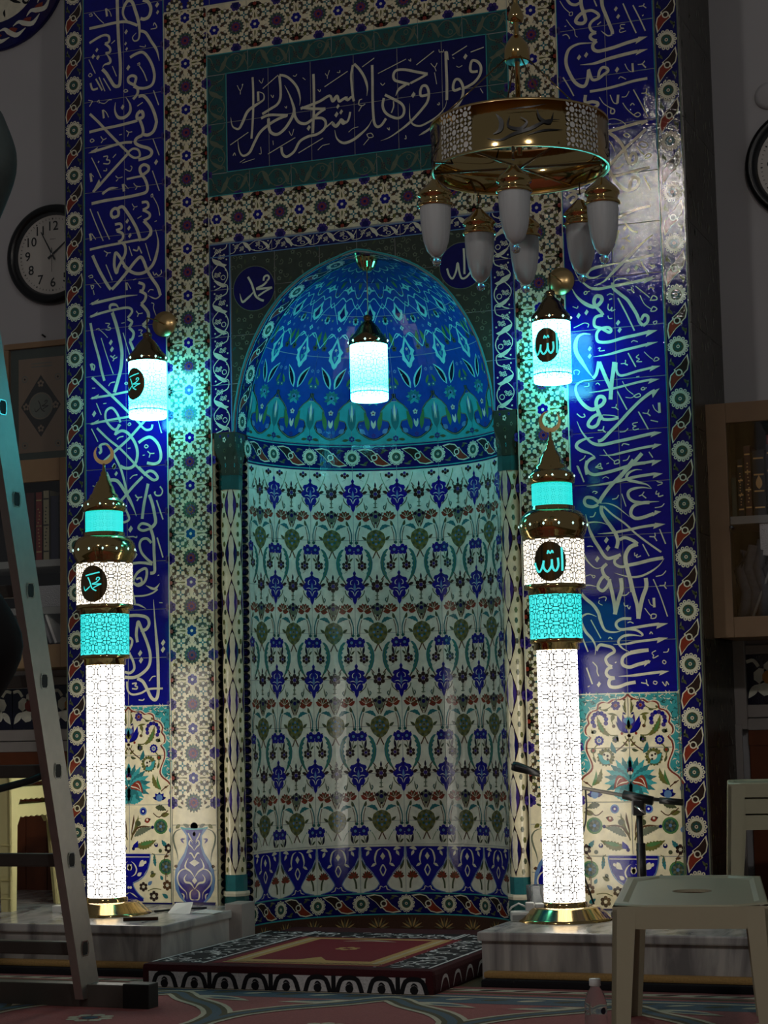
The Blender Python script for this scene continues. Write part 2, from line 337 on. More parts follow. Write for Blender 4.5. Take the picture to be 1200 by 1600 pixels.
# cream calligraphy read off the wall: strokes in millimetres (x, z) on the tiled face, pen width in tenths of a millimetre
CAL = {
'R': '''n128 911,3712 925,3692 947,3684 971,3694;n162 967,3703 969,3674 978,3643 983,3616 972,3605 953,3608 944,3618 951,3632 969,3646 987,3652;n128 987,3652 1010,3651 1031,3637 1037,3623 1018,3613 1004,3602 999,3588 1007,3569 1024,3560;n145 1024,3560 1005,3555 1000,3544 1010,3532 1025,3526;n153 1025,3526 1010,3513 1011,3495 1028,3484 1056,3485 1099,3491 1142,3500 1193,3508;p 1179,3491 1191,3518 1227,3514;n153 1050,3690 1053,3661 1065,3625 1077,3589 1088,3557 1088,3544;e60 1088,3542 1071,3540 1054,3554 1044,3564;n60 1135,3660 1158,3598 1183,3534;n60 1174,3647 1198,3592 1219,3538;d170 1106,3643;d170 1114,3611;n34 1140,3575 1123,3576 1123,3565 1135,3560 1120,3559 1120,3546 1143,3549;n43 1197,3639 1214,3639 1219,3647;n43 1214,3639 1226,3628;n51 1209,3599 1215,3602;n34 882,3710 899,3679 920,3656;n34 920,3656 931,3657 930,3644 919,3645 920,3656;n34 906,3630 922,3604 937,3584 940,3562 949,3552;n43 889,3568 904,3570 914,3559 916,3550;n38 898,3603 905,3604;n51 1030,3590 1045,3600;n60 1020,3692 1030,3665;s153 956,3439 1012,3437 1067,3447 1127,3455 1187,3461;p 1178,3446 1191,3467 1227,3464;s153 1027,3519 993,3522 950,3524 915,3510 901,3481 900,3447 912,3411 932,3373 957,3353 974,3355 984,3379 989,3413;n128 989,3417 997,3386 1005,3372 1026,3373 1048,3387 1066,3398 1062,3411 1045,3416 1032,3402 1027,3377;d191 952,3470;d191 981,3476;d191 1102,3399;n34 1134,3418 1144,3395 1158,3382;n94 1164,3416 1165,3381;n43 1185,3408 1202,3408 1213,3419;n60 1202,3408 1216,3391;n38 1107,3362 1116,3369 1136,3356;n119 991,3327 1051,3329 1115,3337 1166,3345 1220,3348;n145 973,3316 970,3291 980,3268 997,3260 1019,3267 1019,3278 998,3285 972,3282;n43 1071,3303 1083,3271 1099,3263;n111 1103,3299 1099,3265;n38 1028,3300 1044,3272 1069,3252;n60 1069,3252 1086,3241 1083,3227 1071,3230 1073,3245;n38 1117,3288 1134,3288 1147,3307;n51 1164,3311 1192,3252 1217,3196;n38 1120,3264 1136,3237 1161,3210;n43 1161,3210 1178,3218 1188,3208 1177,3201 1163,3208;n43 1195,3292 1212,3292 1217,3308;n51 1212,3292 1224,3280;n43 1150,3250 1158,3257 1166,3249;n60 885,3399 906,3360 926,3318;n135 1057,3158 1109,3166 1159,3174 1214,3180;p 1188,3164 1193,3180 1220,3179;n143 1057,3156 1082,3135 1106,3107 1122,3071 1133,3032 1145,3015;n135 1145,3015 1163,3028 1165,3049 1155,3060 1142,3047 1139,3022;n135 1057,3022 1087,3050 1122,3082 1161,3112 1209,3149;n151 1052,3012 1068,2980 1088,2948 1117,2920 1142,2917 1163,2927 1172,2947 1164,2962 1148,2962 1139,2947 1136,2922;n118 1076,2977 1123,2984 1170,2991 1216,2996;n29 1053,3205 1084,3205 1114,3191 1130,3174;n34 1118,3137 1129,3142 1141,3132 1128,3127 1118,3137;n38 1056,3126 1072,3103 1082,3076;n34 1177,3089 1186,3101 1207,3094 1211,3081 1194,3077 1184,3086;n34 1167,3084 1181,3064 1197,3049;n42 1198,3036 1209,3049 1224,3046 1217,3036 1200,3034;n38 1080,3009 1099,3010 1114,3023;n50 1192,2965 1205,2934 1217,2908;n126 1081,2812 1117,2825 1164,2839 1214,2845;n84 1112,2790 1136,2758 1161,2747;d168 1111,2769;n42 1097,2729 1114,2731 1127,2740;n50 1114,2727 1130,2712;n126 1067,2715 1077,2743 1084,2764;n143 871,2953 892,2946 930,2933 960,2938;n126 882,2913 909,2927 925,2913 899,2890;t150 981,2556 1020,2569 1055,2599 1089,2629 1133,2666 1172,2700 1219,2732;s125 1073,2635 1098,2636 1157,2645 1220,2653;t133 1090,2637 1048,2633 997,2628 967,2619 955,2601 966,2589 991,2589 1017,2599;s125 903,2632 919,2596 944,2568 968,2549 1002,2542 1053,2547 1129,2554 1212,2564;p 1176,2545 1188,2569 1225,2563;t67 1125,2561 1100,2573 1071,2572 1055,2557;n141 1056,2561 1057,2540 1085,2512 1110,2489 1129,2458 1145,2428 1156,2397 1168,2384;n133 1168,2382 1185,2395 1188,2415 1174,2423 1161,2405;s166 892,2557 908,2526 933,2498 962,2479 983,2474 1000,2483 1011,2499 1005,2512 988,2514 979,2494 985,2472;n133 987,2472 1007,2449 1013,2438;n133 1013,2438 986,2434 977,2418 980,2397 1005,2387 1034,2369 1043,2377 1031,2388 1001,2385 986,2368 987,2342 1003,2333 1037,2332 1088,2342 1142,2349 1192,2357;p 1177,2338 1186,2364 1223,2360;s116 970,2279 1027,2283 1086,2294 1145,2303 1195,2311;p 1174,2299 1182,2316 1224,2315;n67 1074,2499 1104,2436 1134,2366;d187 1071,2403;d187 1076,2374;d187 916,2445;d187 948,2455;d166 956,2312;d166 955,2283;t183 962,2368 933,2372 911,2362 900,2334 903,2300 925,2260 949,2221 965,2199;n42 940,2533 949,2538 953,2530 944,2526 940,2533;n37 951,2534 964,2537;n37 1031,2514 1044,2519 1056,2513;n50 1036,2480 1033,2463 1041,2454 1050,2466;n50 1050,2466 1047,2451 1062,2456;n42 1032,2434 1036,2423 1049,2422;n50 1039,2496 1051,2499;n37 895,2399 917,2407 938,2414 955,2408 951,2396;n37 1145,2538 1173,2512 1197,2489;n46 1199,2476 1210,2494 1224,2488 1224,2478 1203,2478;n37 1160,2501 1176,2466 1200,2445;n46 1199,2435 1210,2452 1224,2443 1216,2435 1201,2435;n42 1194,2520 1203,2528 1215,2520;n42 1111,2527 1128,2527 1128,2537;n58 1128,2525 1138,2513;n46 1169,2631 1196,2576;d187 1118,2603;d187 1150,2610;n37 1198,2620 1210,2610 1216,2599;n37 1210,2612 1220,2613 1220,2605 1210,2606;n37 1208,2393 1221,2396 1220,2387 1212,2384 1208,2393;n37 1120,2322 1129,2328 1145,2322;n42 988,2309 998,2312 994,2300 1015,2300;n42 1092,2687 1102,2699 1104,2686;n42 1196,2684 1209,2685 1208,2675 1198,2678;n37 894,2483 911,2475 915,2483;n148 965,2195 978,2210 985,2234 990,2259;n164 992,2257 1004,2224 1017,2190 1031,2156 1034,2135;n181 1051,2252 1045,2213 1038,2172 1031,2108;n107 1059,2249 1058,2220 1068,2200 1091,2198 1141,2209 1200,2218;p 1187,2203 1196,2225 1229,2222;s99 946,2142 988,2143 1039,2149 1089,2157 1148,2167 1194,2172;p 1179,2156 1190,2176 1225,2172;s164 965,2190 927,2189 899,2175 896,2150 907,2120 932,2089 957,2075 978,2081 999,2092 1008,2108 1000,2121 983,2120 974,2098 980,2069 989,2047 997,2034;n123 997,2034 1018,2031 1039,2031 1060,2036;n41 1060,2038 1035,2046 998,2051;n148 985,2056 960,2046 942,2026 942,2012 958,2006 976,2015 985,2035 994,2051;n140 976,1951 995,1956 1025,1983 1059,2013 1102,2055 1145,2093 1183,2119 1205,2129;p 1195,2101 1192,2126 1223,2136;s140 896,2034 912,1995 936,1961 960,1942 994,1936 1049,1944 1107,1952 1169,1962 1198,1966;p 1181,1951 1195,1973 1225,1967;t148 959,1967 927,1963 898,1951 891,1935 909,1919 942,1906 963,1891;n140 963,1891 937,1878 926,1858 926,1842 929,1825;s107 980,1896 1030,1894 1085,1903 1147,1913 1197,1918;p 1184,1904 1195,1926 1223,1921;n115 1103,1850 1153,1855 1194,1860;p 1181,1841 1188,1863 1221,1861;n164 1146,1892 1116,1862 1082,1831 1056,1804;n58 1106,2282 1134,2226;n41 1148,2272 1137,2263 1149,2255 1138,2246 1159,2244;n41 1076,2243 1093,2244 1095,2256;n58 1092,2242 1103,2235;n33 1169,2281 1185,2263 1201,2249;n41 1203,2243 1213,2256 1225,2249 1217,2243 1205,2242;n33 1080,2175 1097,2142 1121,2120;n45 1121,2114 1142,2122 1148,2113 1133,2108 1121,2114;n33 1090,2112 1109,2108 1121,2111;n41 1134,2187 1147,2188;n41 1151,2140 1160,2145 1166,2137 1155,2135 1151,2140;n33 1166,2141 1174,2142;n58 1059,2137 1075,2103 1094,2064;n41 1034,2077 1049,2076 1054,2088;n49 1049,2076 1061,2065;n37 1194,2075 1202,2056 1218,2042;n115 1219,2081 1220,2042;n58 1138,2053 1174,1982;n45 1154,2047 1172,2044 1179,2058;n58 1172,2044 1184,2033;n45 1184,2016 1196,2013 1212,2008;n41 1134,2012 1115,2009 1117,2001 1127,1998 1115,1993 1119,1984 1137,1987;n41 1062,1980 1083,1981 1096,1992;n58 977,1993 996,1993 1001,2007;n58 996,1993 1008,1982;n49 897,2063 913,2049 928,2050 924,2061;n45 1069,1926 1077,1934 1098,1928;n41 1071,1869 1088,1872 1098,1887;n49 1173,1896 1187,1873;n37 997,1917 1013,1893 1038,1869;n49 1038,1869 1054,1874 1056,1862 1039,1859 1038,1869;n45 962,1851 978,1846 991,1843;n45 981,1865 964,1851;n37 1006,1861 1016,1864;n58 890,1862 902,1831;n41 901,1880 917,1888 925,1899;n33 892,2217 890,2230 903,2233 913,2226 906,2214;n37 975,2171 983,2176 991,2167;n33 930,2166 947,2167 947,2179;n138 931,1878 926,1854 936,1833 956,1823 986,1825 1036,1834 1078,1844 1120,1853 1157,1855;s122 926,1780 976,1783 1026,1788 1068,1795 1118,1804 1193,1811;p 1184,1794 1191,1816 1223,1810;n163 1112,1870 1082,1835 1056,1808 1018,1774 983,1731 974,1713;n138 974,1713 949,1733 924,1737 915,1723 923,1706 948,1700 969,1707;t122 1144,1829 1119,1831 1094,1822 1083,1807 1089,1794 1126,1783 1162,1771 1178,1755;t130 1178,1755 1142,1762 1104,1758 1087,1745 1091,1724 1111,1709 1139,1705 1172,1705 1205,1705;n146 1168,1703 1139,1703 1110,1695 1097,1679 1096,1659 1113,1646 1141,1648 1183,1660;p 1179,1650 1188,1672 1212,1666;n163 982,1702 981,1678 996,1648 1016,1619 1032,1593 1041,1564 1034,1536;t57 974,1711 1007,1709 1040,1695 1072,1668 1092,1651;n81 990,1698 1026,1663 1071,1628 1110,1589 1162,1546 1206,1513;s114 963,1595 1020,1596 1078,1603 1136,1612 1190,1617;p 1179,1602 1186,1625 1226,1618;s146 918,1673 925,1640 932,1611 948,1573 968,1540 983,1514 1000,1499 1029,1504 1050,1511;t98 1012,1623 979,1637 942,1641 912,1633 894,1601 891,1564 900,1531 920,1493 944,1468 965,1464 991,1477;n138 1048,1568 1069,1575 1101,1561 1117,1548;n179 1117,1548 1088,1538 1071,1514 1068,1486 1076,1445 1084,1412 1090,1368;n146 1073,1469 1115,1475 1164,1485 1213,1491;t89 1217,1489 1196,1463 1163,1441 1125,1426 1088,1424 1055,1432 1023,1443;n122 1041,1503 1026,1492 1028,1476 1048,1465 1073,1467;n146 995,1479 977,1462 981,1441 997,1420;d203 996,1569;d203 1001,1538;d203 958,1499;n49 891,1495 904,1453;n37 901,1433 918,1438 931,1440 941,1427;n33 935,1439 947,1435 943,1427;n37 920,1548 930,1550 943,1547;n49 934,1662 949,1663 958,1679;n37 948,1754 954,1759 967,1755 958,1749;n33 989,1806 1002,1812 1014,1805;n45 1024,1724 1041,1727 1050,1739;n41 1062,1743 1077,1693;n41 1128,1730 1140,1734 1149,1745;n49 1140,1734 1156,1720;n41 1201,1766 1218,1771 1218,1777 1208,1778 1198,1783;n49 1198,1746 1194,1734 1206,1734;n49 1206,1738 1204,1724 1222,1727;n41 1188,1682 1213,1685 1225,1696;n49 1163,1574 1184,1573 1184,1587;n49 1182,1571 1191,1556;n57 1203,1600 1224,1543;n49 1136,1547 1159,1500;n41 1104,1516 1105,1504 1116,1508;n41 1114,1510 1111,1498 1128,1503;n41 1182,1422 1207,1427 1222,1442;n49 964,1853 983,1854 983,1866;n49 983,1854 991,1843;n65 894,1860 916,1797;n137 1001,1422 981,1431 963,1410 958,1390 975,1377 996,1396 1005,1420;n177 1047,1422 1049,1381 1036,1342 1019,1286;n161 1001,1420 1012,1367 1020,1314 1021,1286;n177 1143,1418 1144,1385 1126,1338 1109,1266;n161 1084,1420 1094,1367 1107,1314 1109,1266;t145 958,1392 921,1401 894,1394 889,1376 907,1351 935,1326 955,1296 962,1268 974,1235 990,1222 1023,1219 1056,1228;n121 1082,1267 1049,1268 1026,1257 1024,1241 1040,1228 1081,1231 1143,1239 1188,1243;p 1177,1225 1182,1247 1222,1244;n96 1056,1228 1097,1224 1121,1209 1121,1201;t113 1121,1199 1088,1205 1055,1204 1034,1192 1030,1176 1045,1156 1070,1143;s105 1009,1173 1054,1172 1104,1180 1153,1184 1190,1188;p 1177,1171 1182,1193 1220,1190;n129 1074,1141 1111,1146 1144,1148;n145 1144,1147 1103,1142 1065,1135 1044,1120 1043,1096 1068,1085 1101,1094 1146,1104;p 1125,1085 1130,1109 1152,1106;t121 948,1280 917,1292 892,1283 887,1263 903,1225 927,1196 940,1167 937,1135;n129 942,1151 955,1171 976,1170 1004,1161 1012,1145 991,1133 978,1118 986,1097 1002,1089;n137 1002,1087 985,1081 978,1065 988,1051 1009,1046;n145 1011,1046 992,1041 987,1025 995,1013 1024,1012 1057,1023 1090,1028;s113 1025,1052 1075,1053 1136,1059 1193,1064;p 1181,1050 1190,1069 1220,1066;d181 948,1024;n48 925,1269 962,1197;n64 885,1214 910,1148;n64 902,1088 923,1025;n48 1172,1412 1196,1351 1221,1270;n48 926,1109 942,1091 943,1070 949,1054;n40 959,1349 978,1354 988,1350 984,1338;n32 961,1341 958,1331 973,1322;n44 1046,1357 1065,1357 1078,1368;n40 1056,1329 1059,1316 1072,1318;n40 1068,1316 1075,1304 1080,1314;n36 1151,1337 1158,1318 1176,1308;n113 1171,1342 1172,1306;n36 1135,1305 1149,1285 1160,1272;n44 1158,1264 1161,1280 1177,1279 1175,1267 1160,1264;n48 1195,1387 1214,1388 1218,1400;n48 1212,1386 1221,1374;n44 1067,1252 1078,1255 1090,1249;n48 1150,1206 1156,1214 1162,1206;n48 991,1194 997,1200 1006,1193;n48 1013,1103 1019,1106;n40 1172,1144 1157,1136 1163,1126;n40 1163,1128 1161,1116 1181,1125;n40 1200,1137 1216,1138 1221,1150;n40 1195,1101 1201,1107 1209,1100 1203,1093 1195,1099;n48 1111,1026 1131,1023 1131,1037;n56 1129,1025 1139,1013;n40 1157,1024 1162,1030 1172,1026 1167,1018 1157,1022;n44 1192,1027 1204,1011 1208,1027 1216,1015;n40 904,1015 912,1019''',
'L': '''n169 -1084,4022 -1082,3924 -1078,3829 -1071,3733 -1074,3649 -1087,3636 -1103,3643 -1123,3674 -1139,3700 -1159,3722;t132 -1159,3727 -1149,3740 -1123,3745 -1120,3759 -1133,3780 -1143,3791;n122 -1143,3791 -1122,3793 -1122,3812 -1145,3834;n122 -1145,3834 -1125,3840 -1127,3864 -1148,3872 -1179,3865 -1221,3847;t169 -987,3891 -1028,3911 -1054,3944 -1054,3977 -1033,4007 -1012,3999 -997,3959 -982,3909 -977,3861 -983,3829 -1003,3825 -1011,3842 -993,3859;n141 -1221,3912 -1163,3915 -1095,3919 -1039,3915 -987,3891;n169 -960,4000 -935,3987 -922,3957 -930,3925 -951,3914 -972,3919;d212 -892,3968;d165 -890,3935;e141 -972,3865 -947,3852 -921,3810 -896,3769 -884,3720;n141 -1024,3755 -994,3767 -963,3769 -937,3742 -917,3702 -908,3658 -918,3622 -949,3610 -985,3615 -1005,3630 -1031,3647 -1033,3666 -1015,3673 -997,3664 -1000,3643 -1010,3626;n141 -1008,3625 -990,3613 -990,3590 -1011,3569;n160 -985,3578 -960,3576 -934,3545 -914,3505 -902,3466 -902,3447 -915,3416 -941,3403 -966,3409;t160 -1096,3567 -1099,3530 -1083,3499 -1053,3495 -1027,3515 -1026,3548 -1047,3584;d188 -1062,3541;d212 -1033,3711;d188 -1042,3871;d141 -1045,3819;d141 -1040,3795;n169 -975,3513 -965,3502 -966,3484 -991,3482 -991,3501 -975,3513;n47 -1224,3774 -1193,3708;n56 -1154,3681 -1119,3622;n56 -1175,3689 -1147,3623;n47 -1110,3729 -1090,3681;n56 -913,3594 -889,3527;n42 -1227,3703 -1219,3712 -1209,3703 -1219,3697 -1227,3703;n104 -1217,3669 -1207,3639 -1181,3640;n85 -1191,3684 -1160,3628;n113 -1139,3990 -1134,3953;n42 -1137,3987 -1121,3973 -1113,3950;n47 -1223,3974 -1210,3977 -1207,3967 -1220,3967;n38 -1199,3980 -1173,3948 -1150,3925;d165 -1185,3811;d188 -1203,3785;d188 -1180,3777;n42 -1114,3829 -1096,3841;n47 -911,3879 -905,3890 -895,3868 -923,3865;n38 -978,3798 -952,3791 -950,3800;n47 -989,3721 -979,3725 -979,3715 -989,3717;n56 -979,3711 -959,3679 -944,3640;n47 -1228,3594 -1207,3587;n47 -1207,3587 -1223,3565;n47 -1186,3579 -1176,3587 -1176,3573;n38 -1176,3578 -1150,3569 -1129,3581 -1114,3581;n47 -1057,3611 -1046,3617 -1036,3608 -1049,3605 -1057,3611;n104 -1158,3542 -1153,3504;n42 -1155,3542 -1140,3526 -1130,3505;n47 -991,3536 -965,3549;n130 -1221,3532 -1177,3488 -1125,3430 -1069,3371 -1033,3334;n112 -1039,3334 -1008,3312 -982,3316 -987,3342 -1013,3352 -1038,3339;n139 -1033,3338 -1080,3297 -1132,3252 -1173,3215 -1207,3187;p -1178,3239 -1168,3210 -1212,3186;n139 -1224,3452 -1161,3458 -1089,3462 -1017,3469 -991,3473;n149 -986,3486 -971,3452 -964,3423 -969,3405;n158 -969,3405 -997,3394 -1002,3376 -977,3359 -941,3345 -924,3327 -937,3308 -988,3300;n130 -1018,3381 -1059,3384 -1110,3378 -1167,3369 -1214,3363;p -1230,3359 -1183,3381 -1193,3358;n149 -968,3232 -942,3248 -942,3266 -962,3276 -980,3266 -978,3243 -958,3213 -946,3179 -953,3156 -989,3149 -1061,3144 -1143,3142 -1215,3136;n102 -968,3228 -1009,3226 -1045,3223;s130 -1086,3191 -1127,3191 -1163,3172;n51 -1214,3338 -1188,3287 -1168,3243;n51 -918,3384 -889,3308;n51 -922,3245 -890,3154;n56 -1223,3114 -1195,3045 -1160,2967;n56 -1187,3098 -1159,3032 -1129,2970;d209 -904,3280;n46 -1052,3268 -1029,3256 -1019,3271 -1026,3279;n51 -1157,3335 -1136,3335 -1142,3319;n51 -1142,3319 -1126,3315 -1131,3301 -1157,3305;d93 -1180,3315;n46 -1111,3325 -1095,3339;n46 -1157,3274 -1142,3272 -1142,3282;n121 -1220,3270 -1215,3232;n37 -1217,3267 -1204,3252;n130 -1063,3204 -1058,3171;n37 -1055,3201 -1037,3180;n46 -1098,3244 -1086,3233 -1065,3235;n46 -1086,3228 -1096,3220;n46 -1012,3201 -999,3187 -979,3183;n46 -994,3184 -1004,3172;n46 -1169,3426 -1156,3410 -1141,3415;n46 -1156,3410 -1167,3397;n46 -1045,3436 -1033,3427 -1017,3427;n46 -1033,3425 -1040,3409;n46 -1079,3421 -1066,3422;n46 -1221,3414 -1211,3420 -1201,3411 -1214,3406 -1221,3414;n46 -931,3138 -923,3144 -921,3132 -931,3133;n42 -918,3129 -898,3090 -889,3047;n149 -1108,3063 -1087,3070 -1087,3093 -1102,3102 -1118,3092 -1120,3074 -1108,3061;n158 -1092,3098 -1066,3105 -1041,3074 -1016,3034 -996,2995 -981,2947;n130 -974,3113 -949,3112 -944,3091 -969,3080;n130 -969,3080 -939,3062 -939,3044 -965,3033;n167 -965,3033 -935,2997 -933,2974 -940,2966;d186 -1044,3040;d186 -1036,3009;d186 -1032,2976;n130 -1103,3032 -1077,3032 -1072,3013 -1098,3006;n130 -1093,3001 -1067,2989 -1067,2966 -1088,2954;n121 -1224,3006 -1219,2975;n46 -1216,3005 -1196,2977;n42 -1020,3113 -1010,3098 -995,3099;n42 -1010,3094 -1015,3085;n42 -995,3046 -975,3055;n42 -914,3023 -904,3026;n119 -1225,2936 -1155,2943 -1062,2949 -991,2953 -961,2952 -940,2966 -930,2987;s156 -910,2990 -898,2938 -903,2893 -921,2844 -947,2819 -972,2808 -1003,2809 -1033,2823 -1063,2850;n156 -1212,2909 -1196,2873 -1171,2824 -1141,2774 -1125,2752;n156 -1120,2752 -1084,2783 -1043,2824 -1007,2862 -982,2878 -967,2858 -952,2820 -932,2785 -902,2741 -890,2703;e64 -890,2703 -913,2692 -948,2709;n147 -1070,2952 -1055,2932 -1055,2900 -1073,2869 -1089,2843 -1097,2821 -1107,2850 -1106,2887 -1099,2909 -1078,2884 -1058,2849 -1038,2829;n110 -1051,2775 -1049,2742;n41 -1046,2774 -1029,2745;n138 -993,2769 -968,2757 -973,2735 -988,2732;n138 -988,2732 -960,2715 -963,2692 -981,2676;n165 -981,2676 -949,2636 -951,2604 -974,2584;n119 -974,2584 -949,2563 -945,2540 -960,2528;s138 -998,2716 -1064,2716 -1136,2709 -1218,2699;p -1229,2698 -1182,2718 -1198,2697;t138 -1085,2663 -1100,2683 -1126,2685 -1129,2667 -1111,2654;n119 -1224,2644 -1172,2655 -1111,2663 -1044,2666 -1024,2648 -1045,2622;p -1232,2642 -1188,2663 -1198,2646;n138 -1045,2618 -1025,2602 -1040,2581;n138 -1040,2581 -1018,2556 -1025,2529 -1038,2526;n147 -1036,2521 -1021,2487 -1016,2469;n175 -1119,2652 -1101,2600 -1086,2544 -1076,2492 -1074,2460 -1080,2406 -1093,2361 -1111,2308;n129 -1224,2616 -1214,2565 -1199,2512 -1184,2461 -1174,2414 -1159,2362;n55 -1148,2863 -1117,2791;n46 -958,2935 -934,2857;n46 -1037,2930 -1022,2887;n46 -1173,2547 -1143,2457 -1116,2388;n46 -1068,2560 -1036,2457;n73 -1017,2914 -997,2907 -991,2925;n64 -991,2925 -976,2893;n46 -924,2808 -917,2793 -907,2801;n46 -907,2797 -897,2789 -884,2799 -886,2813;n46 -1233,2819 -1217,2824 -1212,2814 -1228,2813;n37 -1205,2804 -1172,2764;n46 -1223,2778 -1207,2777 -1215,2763 -1220,2778;n46 -1210,2758 -1205,2737;n46 -1157,2924 -1140,2913 -1124,2912;n46 -1140,2911 -1147,2898;n41 -1018,2783 -1003,2786;n41 -948,2723 -938,2733 -922,2730;n46 -1152,2609 -1132,2605 -1142,2595;n46 -1142,2592 -1127,2586 -1134,2578 -1152,2582;n41 -1198,2586 -1183,2589 -1183,2580;n37 -1178,2582 -1158,2564 -1142,2546;d207 -1127,2524;d207 -1122,2494;n46 -1130,2467 -1120,2460 -1107,2468;n41 -933,2676 -921,2670 -923,2652 -911,2619;n46 -1004,2648 -994,2636 -974,2636;n46 -994,2636 -999,2623;n41 -1076,2602 -1060,2603;n41 -995,2565 -977,2563 -985,2553;n41 -985,2550 -975,2543 -995,2538;n127 -1218,2381 -1170,2336 -1119,2290 -1068,2241 -1023,2197 -988,2162;n109 -1221,2292 -1175,2295 -1119,2299 -1043,2307 -997,2308;p -1229,2290 -1185,2307 -1195,2287;n109 -1222,2182 -1165,2189 -1099,2195 -1039,2200 -998,2204;p -1230,2180 -1186,2199 -1196,2180;n118 -1084,2178 -1099,2216 -1124,2243 -1150,2233 -1155,2202 -1140,2174 -1110,2149 -1084,2169;n136 -1089,2170 -1100,2148 -1110,2126;n145 -1110,2130 -1079,2142 -1049,2130 -1019,2092 -1005,2050 -1010,2010 -1030,1985 -1061,1982 -1086,1993;n109 -1196,2162 -1141,2110 -1090,2070 -1040,2021 -990,1968 -961,1944;n136 -1167,2016 -1116,2054 -1049,2103 -989,2158 -963,2183;n109 -989,2158 -964,2138 -939,2140 -933,2158;n145 -999,2086 -969,2102 -939,2104 -909,2075 -895,2034 -900,2003 -925,1991 -960,1998;n118 -1187,2077 -1176,2090 -1151,2090 -1131,2068 -1111,2035 -1081,1974 -1056,1883;n136 -1187,2054 -1177,2062 -1182,2090;n54 -1198,2269 -1175,2217;n54 -1222,2161 -1192,2104;n136 -1223,2441 -1215,2413;n64 -1220,2441 -1205,2430 -1210,2410;n50 -1139,2338 -1129,2350 -1108,2353;n45 -1218,2335 -1203,2334;n54 -1128,2467 -1112,2454 -1097,2458;n54 -1110,2454 -1118,2443;n45 -1063,2343 -1055,2347 -1047,2342 -1055,2338 -1063,2343;n41 -1165,2264 -1150,2265;d227 -1209,2224;n50 -1049,2167 -1041,2173 -1034,2166 -1044,2162 -1049,2167;n54 -1100,2107 -1090,2115 -1070,2118;n45 -1050,2065 -1037,2066;n50 -972,2068 -964,2075 -954,2067 -964,2061 -972,2068;n50 -957,2047 -945,2037 -925,2036;n50 -945,2035 -950,2020;n36 -980,2031 -970,2032;d227 -1116,1995;s73 -908,2179 -891,2119;n134 -1000,1983 -980,1963 -966,1949;n134 -966,1949 -931,1924 -911,1932 -926,1955 -950,1963 -976,1949;n134 -981,1941 -1026,1903 -1072,1857 -1082,1848 -1153,1785;e161 -1132,1937 -1101,1931 -1071,1893 -1042,1846 -1022,1804 -1012,1777;n134 -1152,1970 -1137,1937 -1132,1905;n108 -1077,1834 -1052,1788 -1047,1765 -1068,1755 -1083,1758;n152 -956,1910 -966,1868 -977,1819 -985,1764;n161 -951,1863 -937,1826 -927,1781 -923,1745 -943,1724;n125 -943,1724 -958,1738 -988,1744 -1003,1727 -983,1715 -953,1720 -943,1724;n152 -945,1719 -933,1678 -931,1625 -929,1576 -930,1540 -950,1535;n125 -939,1576 -964,1595 -989,1623 -998,1655 -988,1677 -963,1680 -943,1661;n125 -1074,1579 -1034,1579 -994,1581 -939,1572;n134 -1030,1509 -1009,1540 -974,1556 -965,1538 -975,1503 -1005,1486 -1030,1501;n99 -1015,1513 -995,1517 -990,1499 -1010,1491;t117 -970,1485 -931,1469 -906,1491;d202 -1114,1992;d179 -1106,1962;d246 -1040,1724;d224 -1019,1614;n72 -917,1838 -888,1756;n72 -916,1682 -890,1598;n72 -901,1895 -889,1877 -897,1859 -917,1858 -926,1870 -921,1874;n63 -1016,1867 -1006,1855 -984,1856;n63 -1001,1852 -1009,1841;n49 -1041,1936 -1026,1948 -1006,1951;n49 -1218,1918 -1203,1914 -1198,1932;n58 -1053,1692 -1028,1692 -1013,1687 -1011,1694;n40 -915,1524 -908,1526;n80 -1075,1440 -1035,1443 -980,1443 -941,1452 -916,1467;n97 -1035,1465 -1025,1429 -1021,1407;t88 -1036,1407 -1006,1406 -971,1389;n150 -1076,1356 -1056,1362 -1006,1362 -967,1351 -957,1325 -972,1303 -997,1300;n150 -1012,1251 -1017,1283 -1012,1322 -1006,1335 -992,1304 -968,1250 -953,1197 -959,1153 -989,1123 -1028,1106 -1073,1108;n124 -1057,1275 -1037,1261 -1042,1235 -1057,1213;n124 -1052,1209 -1033,1173 -1028,1142 -1048,1125 -1073,1130;s159 -936,1425 -930,1337 -919,1204 -917,1116 -918,1042 -930,1012 -950,1021 -969,1056 -989,1088 -1014,1101;n97 -1063,1090 -1059,1054 -1039,1036 -999,1040 -960,1056 -896,1057;d221 -893,1245;d221 -894,1217;d221 -1000,1205;d221 -996,1176;n71 -1039,1080 -1019,1082 -1026,1071;n71 -1026,1071 -1014,1066 -1019,1058 -1039,1060;n53 -1009,1013 -990,1011 -982,1017;n53 -959,1089 -944,1106 -929,1108;n40 -909,1411 -894,1410''',
